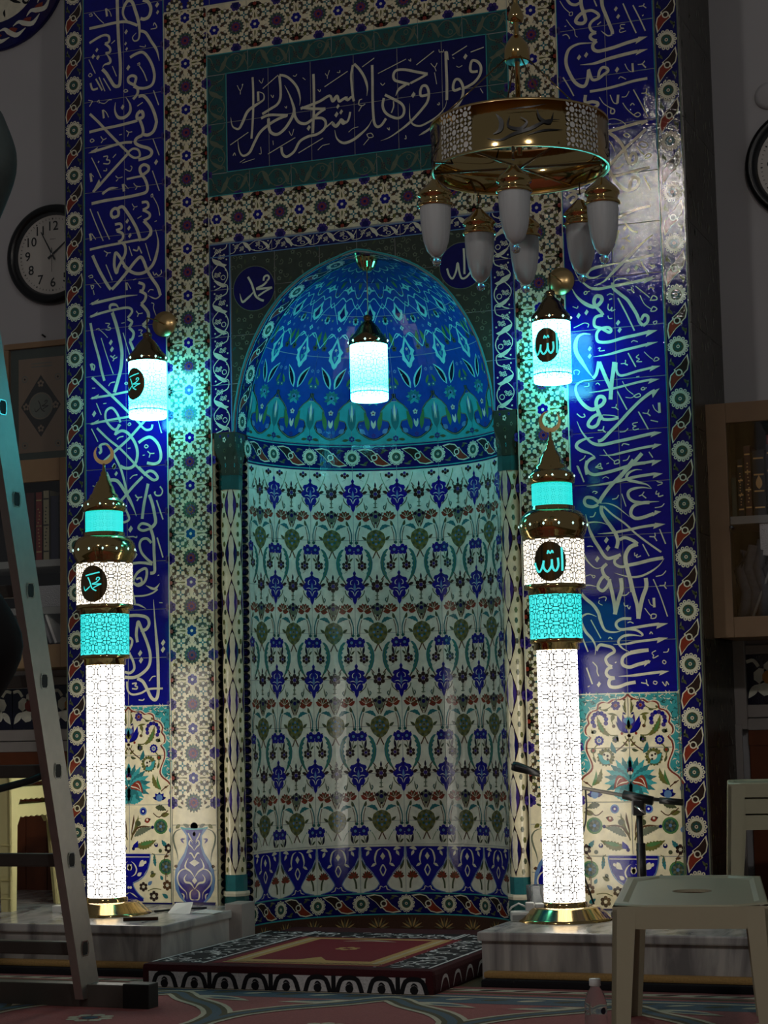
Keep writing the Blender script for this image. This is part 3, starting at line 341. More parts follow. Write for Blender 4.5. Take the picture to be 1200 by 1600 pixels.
'T': '''n109 -450,3587 -448,3525 -449,3456 -453,3388 -459,3325;t145 -426,3522 -402,3509 -400,3486 -417,3475 -447,3461 -476,3442 -497,3403 -512,3378 -526,3375 -546,3391 -553,3429;n118 -426,3522 -425,3480;n127 -328,3577 -324,3530 -325,3481 -340,3455 -369,3441 -408,3423;e118 -328,3579 -299,3570 -271,3546 -247,3511 -236,3468 -239,3437;n127 -414,3406 -379,3415 -326,3408 -293,3403;e136 -297,3402 -336,3393 -380,3374 -419,3347 -444,3310 -469,3267 -499,3257 -516,3282 -522,3329;s145 -305,3532 -286,3493 -272,3455 -264,3418 -279,3383 -308,3347 -342,3328 -371,3341 -380,3370 -380,3401;n136 -264,3418 -259,3390 -241,3365 -212,3357 -183,3371;n127 -175,3562 -174,3496 -175,3419 -179,3361 -182,3312;n127 -235,3423 -196,3431 -148,3443 -105,3460 -92,3435 -77,3447;n127 -92,3435 -72,3455 -63,3431 -44,3438 -25,3442;n127 -230,3427 -182,3416 -125,3408;n127 -125,3408 -154,3394 -178,3375;n127 -178,3375 -140,3370 -124,3350 -132,3324 -165,3305 -204,3301 -242,3284 -267,3246 -301,3228 -320,3244 -324,3272;n73 -132,3324 -93,3350;n118 -93,3345 -80,3330 -60,3346 -47,3335 -32,3342;d204 -200,3337;d172 -69,3410;d204 -76,3377;d181 -55,3385;n41 -557,3310 -473,3354;n41 -385,3250 -261,3304;n41 -248,3237 -137,3286;n41 -126,3501 -23,3552;n41 -404,3532 -333,3580;n32 -521,3562 -507,3537 -494,3563;n32 -507,3537 -507,3521;d73 -497,3561;n32 -421,3571 -409,3556 -401,3575;n32 -223,3553 -211,3542;n32 -122,3557 -113,3546 -103,3568;n32 -113,3546 -113,3533;n36 -368,3500 -359,3487 -356,3498;n36 -306,3442 -299,3434 -297,3443;n36 -157,3494 -148,3483 -145,3492;n36 -266,3568 -256,3564 -249,3572;n36 -70,3554 -58,3552 -58,3561;n32 -289,3335 -277,3315 -267,3341;n32 -362,3304 -360,3285;n36 -426,3257 -416,3256 -418,3284;n36 -545,3263 -538,3274 -533,3262;n36 -162,3238 -143,3253 -133,3256 -109,3258;n27 -514,3230 -489,3242;n27 -504,3226 -475,3232 -446,3237;n116 1,3575 -7,3536 -6,3491 -2,3445 2,3422;e124 6,3579 29,3553 51,3514 62,3472 59,3437;n116 -39,3446 -26,3431 -7,3442 2,3427;n107 -96,3341 -80,3326 -65,3337 -56,3354 -37,3338 -23,3350 -15,3380;t133 -85,3313 -76,3276 -48,3254 -11,3259 27,3280 61,3307 80,3336;n124 85,3563 85,3501 84,3434 85,3367 89,3321 102,3302 121,3308 140,3332;n124 138,3431 174,3408 206,3386 219,3362 214,3336 191,3326 159,3339 136,3360 127,3388 133,3418;n62 174,3399 174,3377 164,3352;t133 184,3420 198,3445 226,3459 249,3464;n124 245,3460 208,3474 181,3487 177,3510 191,3526 228,3523 273,3508 323,3492;n107 323,3492 286,3477 249,3464;e124 321,3406 294,3405 290,3423 299,3444 317,3442 326,3414 320,3379 297,3351 264,3320 231,3294 194,3272 152,3251 115,3242;t89 243,3381 242,3341 245,3310 259,3290 286,3282 318,3291 360,3312 392,3343 402,3373;d213 260,3414;n40 41,3561 95,3591;n40 110,3524 233,3567;n40 276,3536 353,3583;n53 26,3424 23,3406 39,3399 51,3405;n44 37,3400 22,3377;n44 26,3424 38,3427;n40 55,3277 74,3279 83,3264 64,3262 55,3277;n36 64,3258 40,3234;n31 -24,3296 -5,3309 19,3313;n36 120,3482 129,3472 139,3480;n36 338,3534 354,3516 365,3532;n36 354,3516 360,3498;n36 353,3494 361,3444;n40 144,3292 153,3282 153,3293;n40 218,3238 225,3237 223,3251;n40 361,3360 370,3359 368,3368;n40 243,3563 252,3555 252,3566;s107 280,3243 313,3257 331,3268;n132 403,3575 403,3505 404,3438 402,3373;p 400,3574 412,3572 415,3536 409,3539;n123 462,3413 435,3408 430,3426 440,3451 458,3448 471,3420 470,3385 456,3356 433,3333 400,3316;n123 535,3473 508,3476 505,3499 514,3520 536,3512 549,3488 544,3458 521,3431 493,3417 471,3411;d198 485,3541;n44 429,3554 493,3584;n48 508,3556 563,3568;n35 374,3586 376,3575 385,3576 391,3573 394,3583;n35 446,3507 457,3501 471,3506;n35 431,3545 438,3539;n35 361,3363 368,3357 370,3366;n35 544,3401 555,3380''',
'M': '''n107 -484,2741 -469,2713 -459,2683 -450,2657 -431,2641 -414,2634;t107 -522,2675 -516,2649 -508,2638 -489,2650 -465,2670 -457,2687;n100 -399,2713 -415,2700 -446,2686 -376,2686;n93 -414,2718 -410,2734 -395,2738 -389,2726 -399,2715;n86 -376,2686 -411,2671 -439,2656''',
'A': '''n99 457,2760 458,2710 457,2656;n90 385,2686 393,2658 407,2643 422,2669 430,2704 436,2667 445,2641 463,2642 483,2662 488,2680 496,2656 519,2640 534,2675''',
}

# ------------------------------------------------------------------ setting: walls, floor, platforms
BX, RX = 1.348, .66                       # half width of the tiled block, half width of the niche recess
Z0, ZT = .18, 4.2                         # platform top, top of what is built
NR, NY = .555, .12                        # niche radius and the plane its half circle starts from
ARCH = [(.555, 2.1), (.549, 2.18), (.528, 2.29), (.497, 2.39), (.455, 2.48), (.402, 2.565), (.336, 2.643), (.252, 2.708), (.165, 2.752), (.08, 2.78), (0, 2.797)]
outl = [(-BX, 0), (-RX, 0), (-RX, 2.1)]+[(-x, z) for x, z in ARCH]+[(x, z) for x, z in ARCH[-2::-1]]+[(RX, 2.1), (RX, 0), (BX, 0), (BX, ZT+.3), (-BX, ZT+.3)]
b = B()
b.add([(x, .0022, z) for x, z in outl], [tuple(range(len(outl)))], 0)
for s in (-1, 1):
    b.add([(s*RX, .0065, 0), (s*RX, .13, 0), (s*RX, .13, 2.1), (s*RX, .0065, 2.1)], [(0, 1, 2, 3)], 0)
    b.add([(s*RX, .125, 0), (s*.553, .125, 0), (s*.553, .125, 2.1), (s*RX, .125, 2.1)], [(0, 1, 2, 3)], 0)
    b.add([(s*RX, 0.0065, 2.1), (s*.553, .0065, 2.1), (s*.553, .125, 2.1), (s*RX, .125, 2.1)], [(0, 1, 2, 3)], 0)
    b.add([(s*BX, .0065, 0), (s*BX, .62, 0), (s*BX, .62, ZT+.3), (s*BX, .0065, ZT+.3)], [(0, 1, 2, 3)], 1)
mih = struct(b.build('wall_mihrab', ['grout', 'wall_body']))
b = B(); b.box(-BX, BX, .72, .80, 0, ZT+.3); struct(b.build('wall_behind', ['wall_body']))
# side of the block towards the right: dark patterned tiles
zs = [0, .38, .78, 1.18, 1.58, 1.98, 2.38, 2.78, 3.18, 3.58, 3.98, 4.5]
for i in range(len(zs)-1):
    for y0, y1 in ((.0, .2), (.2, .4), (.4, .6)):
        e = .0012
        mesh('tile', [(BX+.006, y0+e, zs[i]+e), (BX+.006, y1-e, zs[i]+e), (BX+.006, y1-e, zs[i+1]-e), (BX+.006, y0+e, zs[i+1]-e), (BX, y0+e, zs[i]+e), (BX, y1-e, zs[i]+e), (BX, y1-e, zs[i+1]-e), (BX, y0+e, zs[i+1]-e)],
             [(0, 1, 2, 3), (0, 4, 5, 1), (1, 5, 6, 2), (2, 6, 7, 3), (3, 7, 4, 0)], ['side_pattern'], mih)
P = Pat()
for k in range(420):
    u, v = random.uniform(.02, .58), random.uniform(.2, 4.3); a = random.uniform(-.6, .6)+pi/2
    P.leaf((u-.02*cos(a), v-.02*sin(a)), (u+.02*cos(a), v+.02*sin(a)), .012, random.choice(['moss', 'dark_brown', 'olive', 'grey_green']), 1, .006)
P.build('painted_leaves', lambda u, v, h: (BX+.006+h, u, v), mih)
b = B(); b.box(-4.2, -BX, .6, .7, 0, ZT+.3); struct(b.build('wall_left', ['plaster']))
b = B(); b.box(BX, 4.2, .6, .7, 0, ZT+.3); wr = struct(b.build('wall_right', ['plaster']))
b = B(); b.box(-4.2, 4.2, -11.2, .72, -.1, 0); floor = struct(b.build('floor', ['rug_olive']))
# far end of the hall with tall curtained windows: only brass and glaze ever mirror it
b = B(); b.box(-4.2, 4.2, -11.3, -11.2, 0, 5.2); struct(b.build('wall_rear', ['plaster']))
plain('curtain_sand', (196, 160, 104), .9); plain('curtain_umber', (64, 36, 22), .9)
for i in range(4):
    b = B()
    for k in range(9):
        x = -3.7+i*2.0+k*.14
        b.add([(x, -11.12, .3), (x+.07, -11.17, .3), (x+.14, -11.12, .3), (x+.14, -11.12, 4.4), (x+.07, -11.17, 4.4), (x, -11.12, 4.4)], [(0, 1, 4, 5), (1, 2, 3, 4)], 1 if k in (2, 6) else 0)
    tag(b.build('curtain', ['curtain_sand', 'curtain_umber']), ['sand curtain with umber stripes at far left of the rear wall', 'sand curtain with umber stripes, second from left on the rear wall', 'sand curtain with umber stripes, third from left on the rear wall', 'sand curtain with umber stripes at far right of the rear wall'][i], 'curtain', 'curtains on the rear wall')
# marble platforms either side of the niche; nosing slab and riser are separate pieces
def platform(x0, x1, lab):
    e = empty('marble_platform', lab, 'platform', ((x0+x1)/2, -.38, 0))
    def lb(bb, name):
        o = bb.build(name, ['marble'], e); o.location = (-e.location.x, -e.location.y, 0); return o
    b = B(); b.box(x0, x1, -.77, .004, Z0-.032, Z0, 0, .007); lb(b, 'top_slab')
    b = B(); b.box(x0+.012, x1-.012, -.752, -.004, .0, Z0-.032); lb(b, 'riser')
    b = B(); b.box(x0+.03, x1, -.80, -.753, .028, .05, 0, .008); o = lb(b, 'carpet_roll'); o.data.materials[0] = M['rug_gold']
    b = B(); b.box(x0+.03, x1, -.83, -.753, .0, .028, 0, .008); o = lb(b, 'carpet_edge'); o.data.materials[0] = M['rug_black']
    return e
platform(-2.6, -.515, 'low grey marble platform carrying the left lamp column')
platform(.69, 2.9, 'low grey marble platform carrying the right lamp column')
b = B(); b.box(-.545, -.47, -.175, -.055, .06, .205, 0, .004)
tag(b.build('marble_upright', ['marble_trim']), 'small pale marble end piece beside the niche foot, left of the rug', 'stone trim')

# ------------------------------------------------------------------ ornament motifs
def mirror(P, fn):                         # draws fn on both sides of u = 0
    q = Pat(); fn(q); P.stamp(q); P.stamp(q, sx=-1)
rosette = Pat()
for k in range(13):
    a = 2*pi*k/13; rosette.disk((.0335*cos(a), .0335*sin(a)), .0078, 'ivory', 1, 8)
    rosette.disk((.0345*cos(a), .0345*sin(a)), .0028, 'navy', 2.2, 5)
rosette.ring((0, 0), .0255, .009, 'ivory', 2, 20); rosette.disk((0, 0), .0215, 'moss', 2.4, 16)
for k in range(8):
    a = 2*pi*k/8; rosette.leaf((.006*cos(a), .006*sin(a)), (.019*cos(a), .019*sin(a)), .008, 'deep_teal', 3)
rosette.disk((0, 0), .007, 'ivory', 3.4, 8); rosette.disk((0, 0), .0035, 'brown', 4, 6)
saz = Pat()
for s in (1, -1):
    o = [(.033, .068), (.038, .036), (.032, .008), (.014, -.010), (-.010, -.010), (-.019, .012), (-.006, .022), (.006, .032), (.018, .048)]
    o = [(x*s*1.06, y*s*1.02) for x, y in o]; i = [(x*.82+.0022*s, y*.82+.0036*s) for x, y in o]
    saz.poly(o, 'ivory', 1+.3*(s < 0)); saz.poly(i, 'brick_red' if s < 0 else 'dark_brown', 2+.3*(s < 0))
    saz.leaf((-.036*s, .044*s), (-.016*s, .024*s), .011, 'moss', 1, .002); saz.leaf((-.034*s, .030*s), (-.028*s, .060*s), .007, 'grey_green', 1)
saz.ring((0, 0), .0115, .005, 'ivory', 3, 10); saz.disk((0, 0), .009, 'dark_brown', 3.2, 8)
def band(P, v0, v1, period=.2, phase=0, flip=1):
    k = math.floor((v0-phase)/period)
    while phase+k*period < v1:
        v = phase+k*period
        if v0-.01 < v < v1+.01: P.stamp(rosette, 0, v)
        if v0 < v+period/2 < v1: P.stamp(saz, 0, v+period/2, 0, flip, 1)
        k += 1
def rails(P, u0, u1, v0, v1, m, w=.004, l=1):
    for u in (u0, u1): P.poly([(u-w/2, v0), (u+w/2, v0), (u+w/2, v1), (u-w/2, v1)], m, l)
# cream rosette tile, .2 m square, rosette at the origin and blue flower half a tile above
rt = Pat()
rt.disk((0, 0), .0475, 'cream', 2.1, 24); rt.disk((0, .1), .029, 'cream', 2.1, 16)
for k in range(16):
    a = 2*pi*k/16; rt.leaf((.014*cos(a), .014*sin(a)), (.042*cos(a), .042*sin(a)), .0145, ('grey_green', 'smoke')[k % 2], 2.5+.2*(k % 2))
rt.ring((0, 0), .030, .004, 'deep_teal', 3, 20); rt.disk((0, 0), .021, 'violet', 3.3, 14)
for k in range(10):
    a = 2*pi*k/10; rt.leaf((.006*cos(a), .006*sin(a)), (.020*cos(a), .020*sin(a)), .006, 'brick_red', 4)
rt.disk((0, 0), .006, 'navy', 4.5, 8)
rt.flower((0, .1), .022, 6, 'cobalt', 2.6, 'ivory', 1.25); rt.disk((0, .1), .014, 'cobalt', 2.9, 8); rt.disk((0, .1), .005, 'white_glaze', 4, 6)
def rt_half(q):
    q.flower((.096, 0), .024, 6, 'violet', 1, None, 1.2); q.disk((.0985, 0), .013, 'navy', 1.4, 8)
    for k in range(5):
        a = pi/2+pi*(k+.5)/5; q.leaf((.0985, .1), (.0985+.036*cos(a), .1+.036*sin(a)), .017, ('dark_brown', 'moss')[k % 2], 1)
    q.disk((.094, .1), .009, 'brick_red', 2, 8)
    for sy in (1, -1):
        c = (.049, .050) if sy > 0 else (.049, .150)
        q.poly([(c[0]+(.0385+.0035*cos(8*a))*cos(a), c[1]+(.0385+.0035*cos(8*a))*sin(a)) for a in [2*pi*k/40 for k in range(40)]], 'smoke', 1)
        for k in range(8):
            a = 2*pi*k/8
            q.disk((c[0]+.0335*cos(a), c[1]+.0335*sin(a)), .0066, 'ivory', 1.4, 7); q.leaf((c[0]+.030*cos(a+.39), c[1]+.030*sin(a+.39)), (c[0]+.043*cos(a+.39), c[1]+.043*sin(a+.39)), .010, ('olive', 'brown')[k % 2], 1.5)
        for k in range(4):
            a = pi/4+k*pi/2
            q.leaf((c[0]+.006*cos(a), c[1]+.006*sin(a)), (c[0]+.028*cos(a), c[1]+.028*sin(a)), .0185, 'cream', 1.8)
            q.leaf((c[0]+.003*cos(a+pi/4), c[1]+.003*sin(a+pi/4)), (c[0]+.016*cos(a+pi/4), c[1]+.016*sin(a+pi/4)), .008, 'teal', 2.0)
        q.disk(c, .0042, 'white_glaze', 3, 6)
    q.ring((0, 0), .047, .006, 'cream', 2.2, 20) if False else None
    q.stroke([(.008, .078), (.018, .062), (.020, .048)], .006, 'brown', 1.2, 't', 3); q.stroke([(.008, .122), (.018, .138), (.020, .152)], .006, 'brown', 1.2, 't', 3)
    q.stroke([(.022, .1), (.040, .1), (.056, .102)], .006, 'olive', 1.2, 'e', 3)
    for sy in (-1, 1):
        q.leaf((.074, .012*sy), (.050, .022*sy), .009, 'moss', 1.2); q.leaf((.060, 0), (.042, .006*sy), .007, 'brown', 1.2)
        q.leaf((.086, .1+.045*sy), (.070, .1+.030*sy), .010, 'olive', 1.2, .003)
mirror(rt, rt_half)
# scrolling vine for frame strips, period .2 along v, strip .095 wide
def vine(m_line, m_grape, m_cloud):
    q = Pat()
    q.stroke([(.026, -.1), (-.004, -.088), (-.030, -.060), (-.034, -.03), (-.016, 0), (.020, .014), (.034, .04), (.012, .064), (-.026, .080), (-.034, .1)], .0042, m_line, 1, 'n', 3)
    q.stroke([(-.034, -.1), (-.030, -.082), (.002, -.07), (.030, -.05), (.034, -.02), (.010, .008)], .0036, m_line, 1.1, 'n', 3)
    q.poly([(-.032, .006), (-.018, -.004), (.004, .006), (.028, .022), (.036, .040), (.020, .034), (.0, .026), (-.012, .014)], m_cloud, 2)
    q.poly([(-.030, -.088), (-.012, -.092), (.012, -.078), (.030, -.058), (.014, -.060), (-.004, -.070)], m_cloud, 2)
    for cx, cy in ((.010, -.032), (.006, .072), (-.010, .046)):
        for dx, dy in ((0, 0), (.010, .003), (.005, -.009), (-.006, -.007), (.014, -.007), (-.009, .004)):
            q.disk((cx+dx, cy+dy), .0052, m_grape, 1.5, 7); q.disk((cx+dx, cy+dy), .0026, 'navy', 2.4, 5)
    for d in ((.026, -.084), (-.026, -.016), (.026, .084), (-.030, .030)): q.disk(d, .004, m_grape, 1.4, 6)
    q.ring((-.014, -.048), .010, .003, m_line, 1.6, 10)
    return q
vine_blue = vine('ivory', 'ivory', 'ivory'); vine_teal = vine('grey_green', 'moss', 'grey_green')

# ------------------------------------------------------------------ flower borders, calligraphy, lower flower panels
def panel(name, label, cat, group=None): return empty(name, label, cat, (0, 0, 0), group)
def grid(e, u0, u1, nu, v0, v1, first, dv, m):
    v = first
    while v < v1-1e-4:
        a, c = max(v, v0), min(v+dv, v1)
        if c-a > .012:
            for i in range(nu): tile(e, u0+(u1-u0)*i/nu, u0+(u1-u0)*(i+1)/nu, a, c, m)
        v += dv
for s, lab in ((-1, 'blue flower border strip along the left edge, behind the left lamp column'), (1, 'blue flower border strip along the right edge, beside the dark side face')):
    e = panel('flower_border', lab, 'tile border', 'flower borders of the niche wall'); c = s*1.300
    grid(e, c-.0475, c+.0475, 1, Z0, ZT, .09, .2, 'navy')
    P = Pat(); q = Pat(); band(q, Z0+.02, ZT, .2, .29 if s > 0 else .27); P.stamp(q, c, 0)
    rails(P, c-.0445, c+.0445, Z0, ZT, 'grey_green', .0045); P.build('painted_flowers', flat, e)
for s, key, lab in ((-1, 'L', 'tall cobalt panel of cream calligraphy behind the left lamp column'), (1, 'R', 'tall cobalt panel of cream calligraphy behind the right lamp column')):
    e = panel('calligraphy_panel', lab, 'tile panel', 'tall calligraphy panels'); a, c = sorted((s*.8625, s*1.2525))
    grid(e, a, c, 2, .985, ZT, .985, .2, 'cobalt')
    P = Pat(); calligraphy(P, key, 'ivory')
    rails(P, a+.003, c-.003, .985, ZT, 'turquoise', .003); P.poly([(a, .985), (c, .985), (c, .989), (a, .989)], 'ivory', 1)
    P.build('lettering', flat, e)
    # the inscription goes on upward past the picture's top edge in shorter strokes
def zc(x, y): return ((x-575)/1143*.39, .805-(y-35)/2950)
def flower_half(q):
    o = [(575, 35), (600, 70), (660, 95), (740, 95), (790, 130), (830, 118), (875, 125), (912, 152), (925, 205), (975, 215), (1015, 250), (1038, 300), (1025, 355), (1055, 390), (1068, 440), (1050, 490), (1010, 512), (1050, 560), (1062, 640), (1040, 710), (1005, 790), (1000, 850), (1040, 900), (1100, 940), (1150, 1005), (1160, 1030)]
    edge = smooth_line([zc(x, y) for x, y in o], 2)
    q.poly(edge[::-1]+[zc(575, 20), zc(1158, 20)][:1]+[zc(1158, 20), zc(1160, 1030)], 'turquoise', 1)
    q.stroke(edge, .006, 'brick_red', 2, 'n', 1); q.stroke([(x+.006, y+.003) for x, y in edge], .004, 'ivory', 2.4, 'n', 1)
    rr = random.Random(3)
    for k in range(460):
        x, y = rr.uniform(600, 1150), rr.uniform(25, 980); ex = 575
        for (x0, y0), (x1, y1) in zip(o, o[1:]):
            if y0 <= y <= y1: ex = max(x0, x1)+28
        if x < ex or (x < 930 and y > 105): continue
        c = zc(x, y); a = rr.uniform(0, 6.28); q.stroke([(c[0]+.009*cos(a), c[1]+.009*sin(a)), (c[0]+.004*cos(a+1.5), c[1]+.004*sin(a+1.5)), (c[0]-.008*cos(a), c[1]-.008*sin(a))], .0042, rr.choice(['ivory', 'ivory', 'deep_teal', 'teal']), 3, 't', 2)
    L = lambda x0, y0, x1, y1, w, m, l=1, bd=0, te=0: q.leaf(zc(x0, y0), zc(x1, y1), w/2930, m, l, bd/2930, te)
    K = lambda pts, w, m, l=1, t='n': q.stroke([zc(x, y) for x, y in pts], w/2930, m, l, t, 3)
    D = lambda x, y, r, m, l=1, n=10: q.disk(zc(x, y), r/2930, m, l, n)
    Fw = lambda x, y, r, n, m, l=1, cm=None, fat=1.0: q.flower(zc(x, y), r/2930, n, m, l, cm, fat)
    # top buds and carnations
    K([(605, 100), (615, 160), (600, 240)], 22, 'olive', 1, 't'); L(600, 100, 640, 90, 26, 'brown'); L(600, 250, 640, 150, 22, 'moss')
    Fw(715, 160, 58, 7, 'violet', 1, 'brick_red', 1.1); K([(770, 170), (820, 200), (880, 205), (905, 180)], 10, 'olive'); L(800, 205, 860, 215, 28, 'moss'); L(880, 170, 915, 200, 24, 'moss')
    for k in range(9):
        a = radians(-200+k*30); D(905+78*cos(a), 325+78*sin(a)*1.1, 26, 'cobalt' if k % 2 else 'violet', 1, 8)
    L(800, 500, 930, 270, 74, 'olive', 1.4, -30, 7); L(860, 460, 920, 330, 34, 'leaf_green', 2.2); K([(700, 490), (780, 490), (830, 450)], 14, 'olive', 1)
    # lotus in the middle
    L(585, 460, 700, 270, 66, 'cobalt', 1.6, -26); L(585, 430, 640, 250, 48, 'violet', 2, -12); L(580, 470, 720, 330, 40, 'navy', 1.4, -26); L(575, 420, 590, 280, 40, 'turquoise', 2.6, 4)
    D(600, 330, 34, 'sky_blue', 2.4); D(590, 400, 26, 'olive', 2.6); L(640, 240, 600, 262, 22, 'navy', 3); D(655, 470, 16, 'brick_red'); D(580, 495, 18, 'brown', 2)
    K([(700, 270), (760, 255), (810, 250)], 26, 'olive', 1, 't'); L(740, 260, 770, 340, 46, 'olive'); D(745, 388, 20, 'brown'); K([(765, 330), (750, 380)], 9, 'olive')
    # crossing stems, small flowers
    K([(585, 530), (640, 600), (745, 675)], 14, 'brown'); K([(575, 560), (610, 530), (620, 500)], 10, 'olive'); L(590, 610, 650, 560, 30, 'olive'); L(600, 640, 680, 660, 34, 'moss', 1, -8)
    L(730, 690, 775, 560, 54, 'teal', 1.4, -14); Fw(915, 545, 64, 10, 'cobalt', 1, 'sky_blue', 1.1); Fw(730, 535, 38, 6, 'moss', 1, 'violet', 1.2); L(700, 560, 715, 480, 24, 'deep_teal')
    L(940, 440, 1010, 460, 44, 'moss'); L(980, 470, 1000, 420, 26, 'olive'); D(985, 655, 32, 'moss'); D(985, 655, 16, 'brick_red', 2); K([(930, 590), (965, 620), (985, 700), (960, 770)], 12, 'olive'); L(960, 790, 995, 720, 24, 'moss')
    # round palmettes
    for k in range(16):
        a = 2*pi*k/16; L(845+66*cos(a), 730+66*sin(a), 845+104*cos(a), 730+104*sin(a), 34, ('olive', 'moss')[k % 2], 1)
    D(845, 730, 74, 'olive', 1.3, 16); q.leaf(zc(800, 800), zc(930, 690), 80/2930, 'turquoise', 2, -16/2930); D(835, 718, 48, 'ivory', 2.4, 12); D(825, 715, 14, 'dark_brown', 3); D(862, 700, 13, 'dark_brown', 3); D(825, 755, 13, 'dark_brown', 3)
    # the great turquoise peony with its red heart
    for k in range(12):
        a = radians(-92+k*16.6); r = 285 if k < 8 else 250; L(590, 985, 590+r*cos(a), 985+r*sin(a)*.93, 92, ('turquoise', 'teal')[k % 2], 1+.05*k, 0, 6)
    L(590, 1200, 770, 1150, 90, 'turquoise', 1, 10, 5); L(590, 1010, 765, 1080, 120, 'brick_red', 2.6, 60); L(600, 1000, 745, 1065, 66, 'ivory', 3, 44); L(600, 990, 735, 1050, 46, 'brick_red', 3.5, 36); L(590, 1090, 700, 1085, 70, 'teal', 3.2, 24)
    D(580, 880, 34, 'brick_red', 3, 8); D(580, 860, 20, 'violet', 3.4, 8); D(585, 905, 18, 'ivory', 3.8, 6)
    L(1000, 1040, 900, 850, 70, 'olive', 1, 30, 6); L(1015, 1050, 960, 870, 34, 'leaf_green', 1.6, 20); K([(1010, 1060), (1060, 1020), (1110, 990)], 12, 'brown'); L(1050, 1020, 1100, 1000, 26, 'brown')
    for k in range(5):
        a = radians(-170+k*40); L(985, 1150, 985+92*cos(a), 1150+85*sin(a), 50, ('navy', 'cobalt')[k % 2], 1.2+.1*k)
    D(985, 1140, 44, 'sky_blue', 2.4); L(1130, 1110, 1150, 1020, 36, 'violet')
    # lower half: eyes, plumes, leaves
    D(765, 1298, 50, 'sky_blue', 1, 14); D(765, 1298, 34, 'cobalt', 2, 12); D(765, 1298, 13, 'white_glaze', 3, 8)
    K([(600, 1640), (640, 1500), (680, 1400), (740, 1380)], 16, 'olive', 1, 'e'); L(610, 1600, 700, 1340, 44, 'olive', 1.2, -20); L(605, 1600, 640, 1330, 36, 'brown', 1.1, -6); L(612, 1560, 655, 1380, 18, 'ivory', 2, -8)
    K([(600, 1650), (660, 1520), (760, 1480), (900, 1490)], 20, 'brown', 1.4, 't'); L(640, 1600, 890, 1500, 90, 'grey_green', 1.2, 24, 8); D(890, 1490, 20, 'navy', 2); D(700, 1445, 34, 'moss', 2); D(820, 1410, 30, 'brick_red', 1.6); D(820, 1400, 14, 'ivory', 2.6); L(780, 1420, 870, 1390, 60, 'dark_brown', 1.2)
    L(660, 1720, 940, 1640, 110, 'olive', 1, -20, 8); L(720, 1700, 900, 1660, 44, 'leaf_green', 1.6); D(935, 1700, 26, 'navy', 2); D(935, 1690, 12, 'ivory', 3)
    for cx, cy, r in ((1000, 1480, 92), (1065, 1960, 96)):
        D(cx, cy, r, 'leaf_green', 1, 14); D(cx, cy, r*.78, 'deep_teal', 1.6, 12)
        for k in range(10):
            a = 2*pi*k/10; L(cx+r*.2*cos(a), cy+r*.2*sin(a), cx+r*.7*cos(a), cy+r*.7*sin(a), 30, ('grey_green', 'moss')[k % 2], 2.2)
        D(cx, cy, r*.2, 'sky_blue', 3)
    L(930, 1250, 1080, 1290, 80, 'moss', 1, 10, 5); L(1000, 1350, 1120, 1330, 60, 'olive'); K([(900, 1320), (980, 1370), (1100, 1290)], 12, 'brown')
    L(1130, 1560, 1140, 1480, 50, 'sky_blue'); L(1080, 1720, 1010, 1640, 60, 'teal', 1, 6, 4)
    Fw(1100, 1740, 60, 6, 'dark_brown', 1, 'ivory', 1); K([(1090, 1790), (1050, 1850), (1040, 1900)], 11, 'brown'); L(1040, 1840, 1110, 1830, 30, 'brown'); D(990, 1770, 24, 'moss')
    L(925, 1960, 910, 1800, 46, 'teal', 1, 5, 5); L(850, 2080, 930, 2040, 50, 'olive'); K([(880, 1800), (920, 1830), (905, 1880)], 9, 'olive'); D(880, 2030, 22, 'grey_green')
    Fw(1080, 2180, 66, 6, 'brown', 1, 'ivory', 1); Fw(900, 2310, 66, 6, 'dark_brown', 1, 'ivory', 1); Fw(760, 2200, 60, 6, 'dark_brown', 1, 'ivory', 1); L(820, 2180, 880, 2130, 44, 'sky_blue'); L(1020, 2120, 990, 2060, 40, 'teal'); L(1090, 2330, 1010, 2280, 50, 'teal'); L(640, 2260, 700, 2330, 50, 'leaf_green'); K([(1080, 2080), (1060, 2010), (1060, 2150)], 10, 'brown'); K([(820, 2250), (900, 2220), (1000, 2230)], 10, 'olive')
    L(620, 1730, 690, 1650, 60, 'cobalt', 1.6, -20); D(630, 1745, 22, 'navy', 2)
    # footed bowl
    q.poly([zc(575, 1805), zc(850, 1805), zc(850, 1850), zc(842, 1900), zc(815, 1990), zc(760, 2070), zc(690, 2120), zc(620, 2150), zc(620, 2185), zc(665, 2260), zc(760, 2330), zc(760, 2375), zc(575, 2375)], 'cobalt', 1.5)
    K([(575, 1800), (860, 1800)], 14, 'ivory', 2.4); K([(575, 1845), (845, 1845)], 10, 'ivory', 2.4); K([(855, 1810), (852, 1880), (820, 1995), (760, 2080), (690, 2130), (625, 2160), (640, 2215), (700, 2290), (765, 2340)], 12, 'sky_blue', 2.6)
    L(760, 1880, 700, 1960, 66, 'ivory', 3, 14); L(800, 1890, 770, 1930, 34, 'ivory', 3); K([(600, 2080), (650, 2050), (670, 1990), (640, 1930), (600, 1900)], 18, 'ivory', 3, 't'); L(680, 2070, 740, 2030, 44, 'ivory', 3); L(575, 2010, 600, 1930, 60, 'ivory', 3, 6); K([(580, 2270), (620, 2290), (680, 2330)], 14, 'ivory', 3, 't'); D(590, 2210, 16, 'ivory', 3)
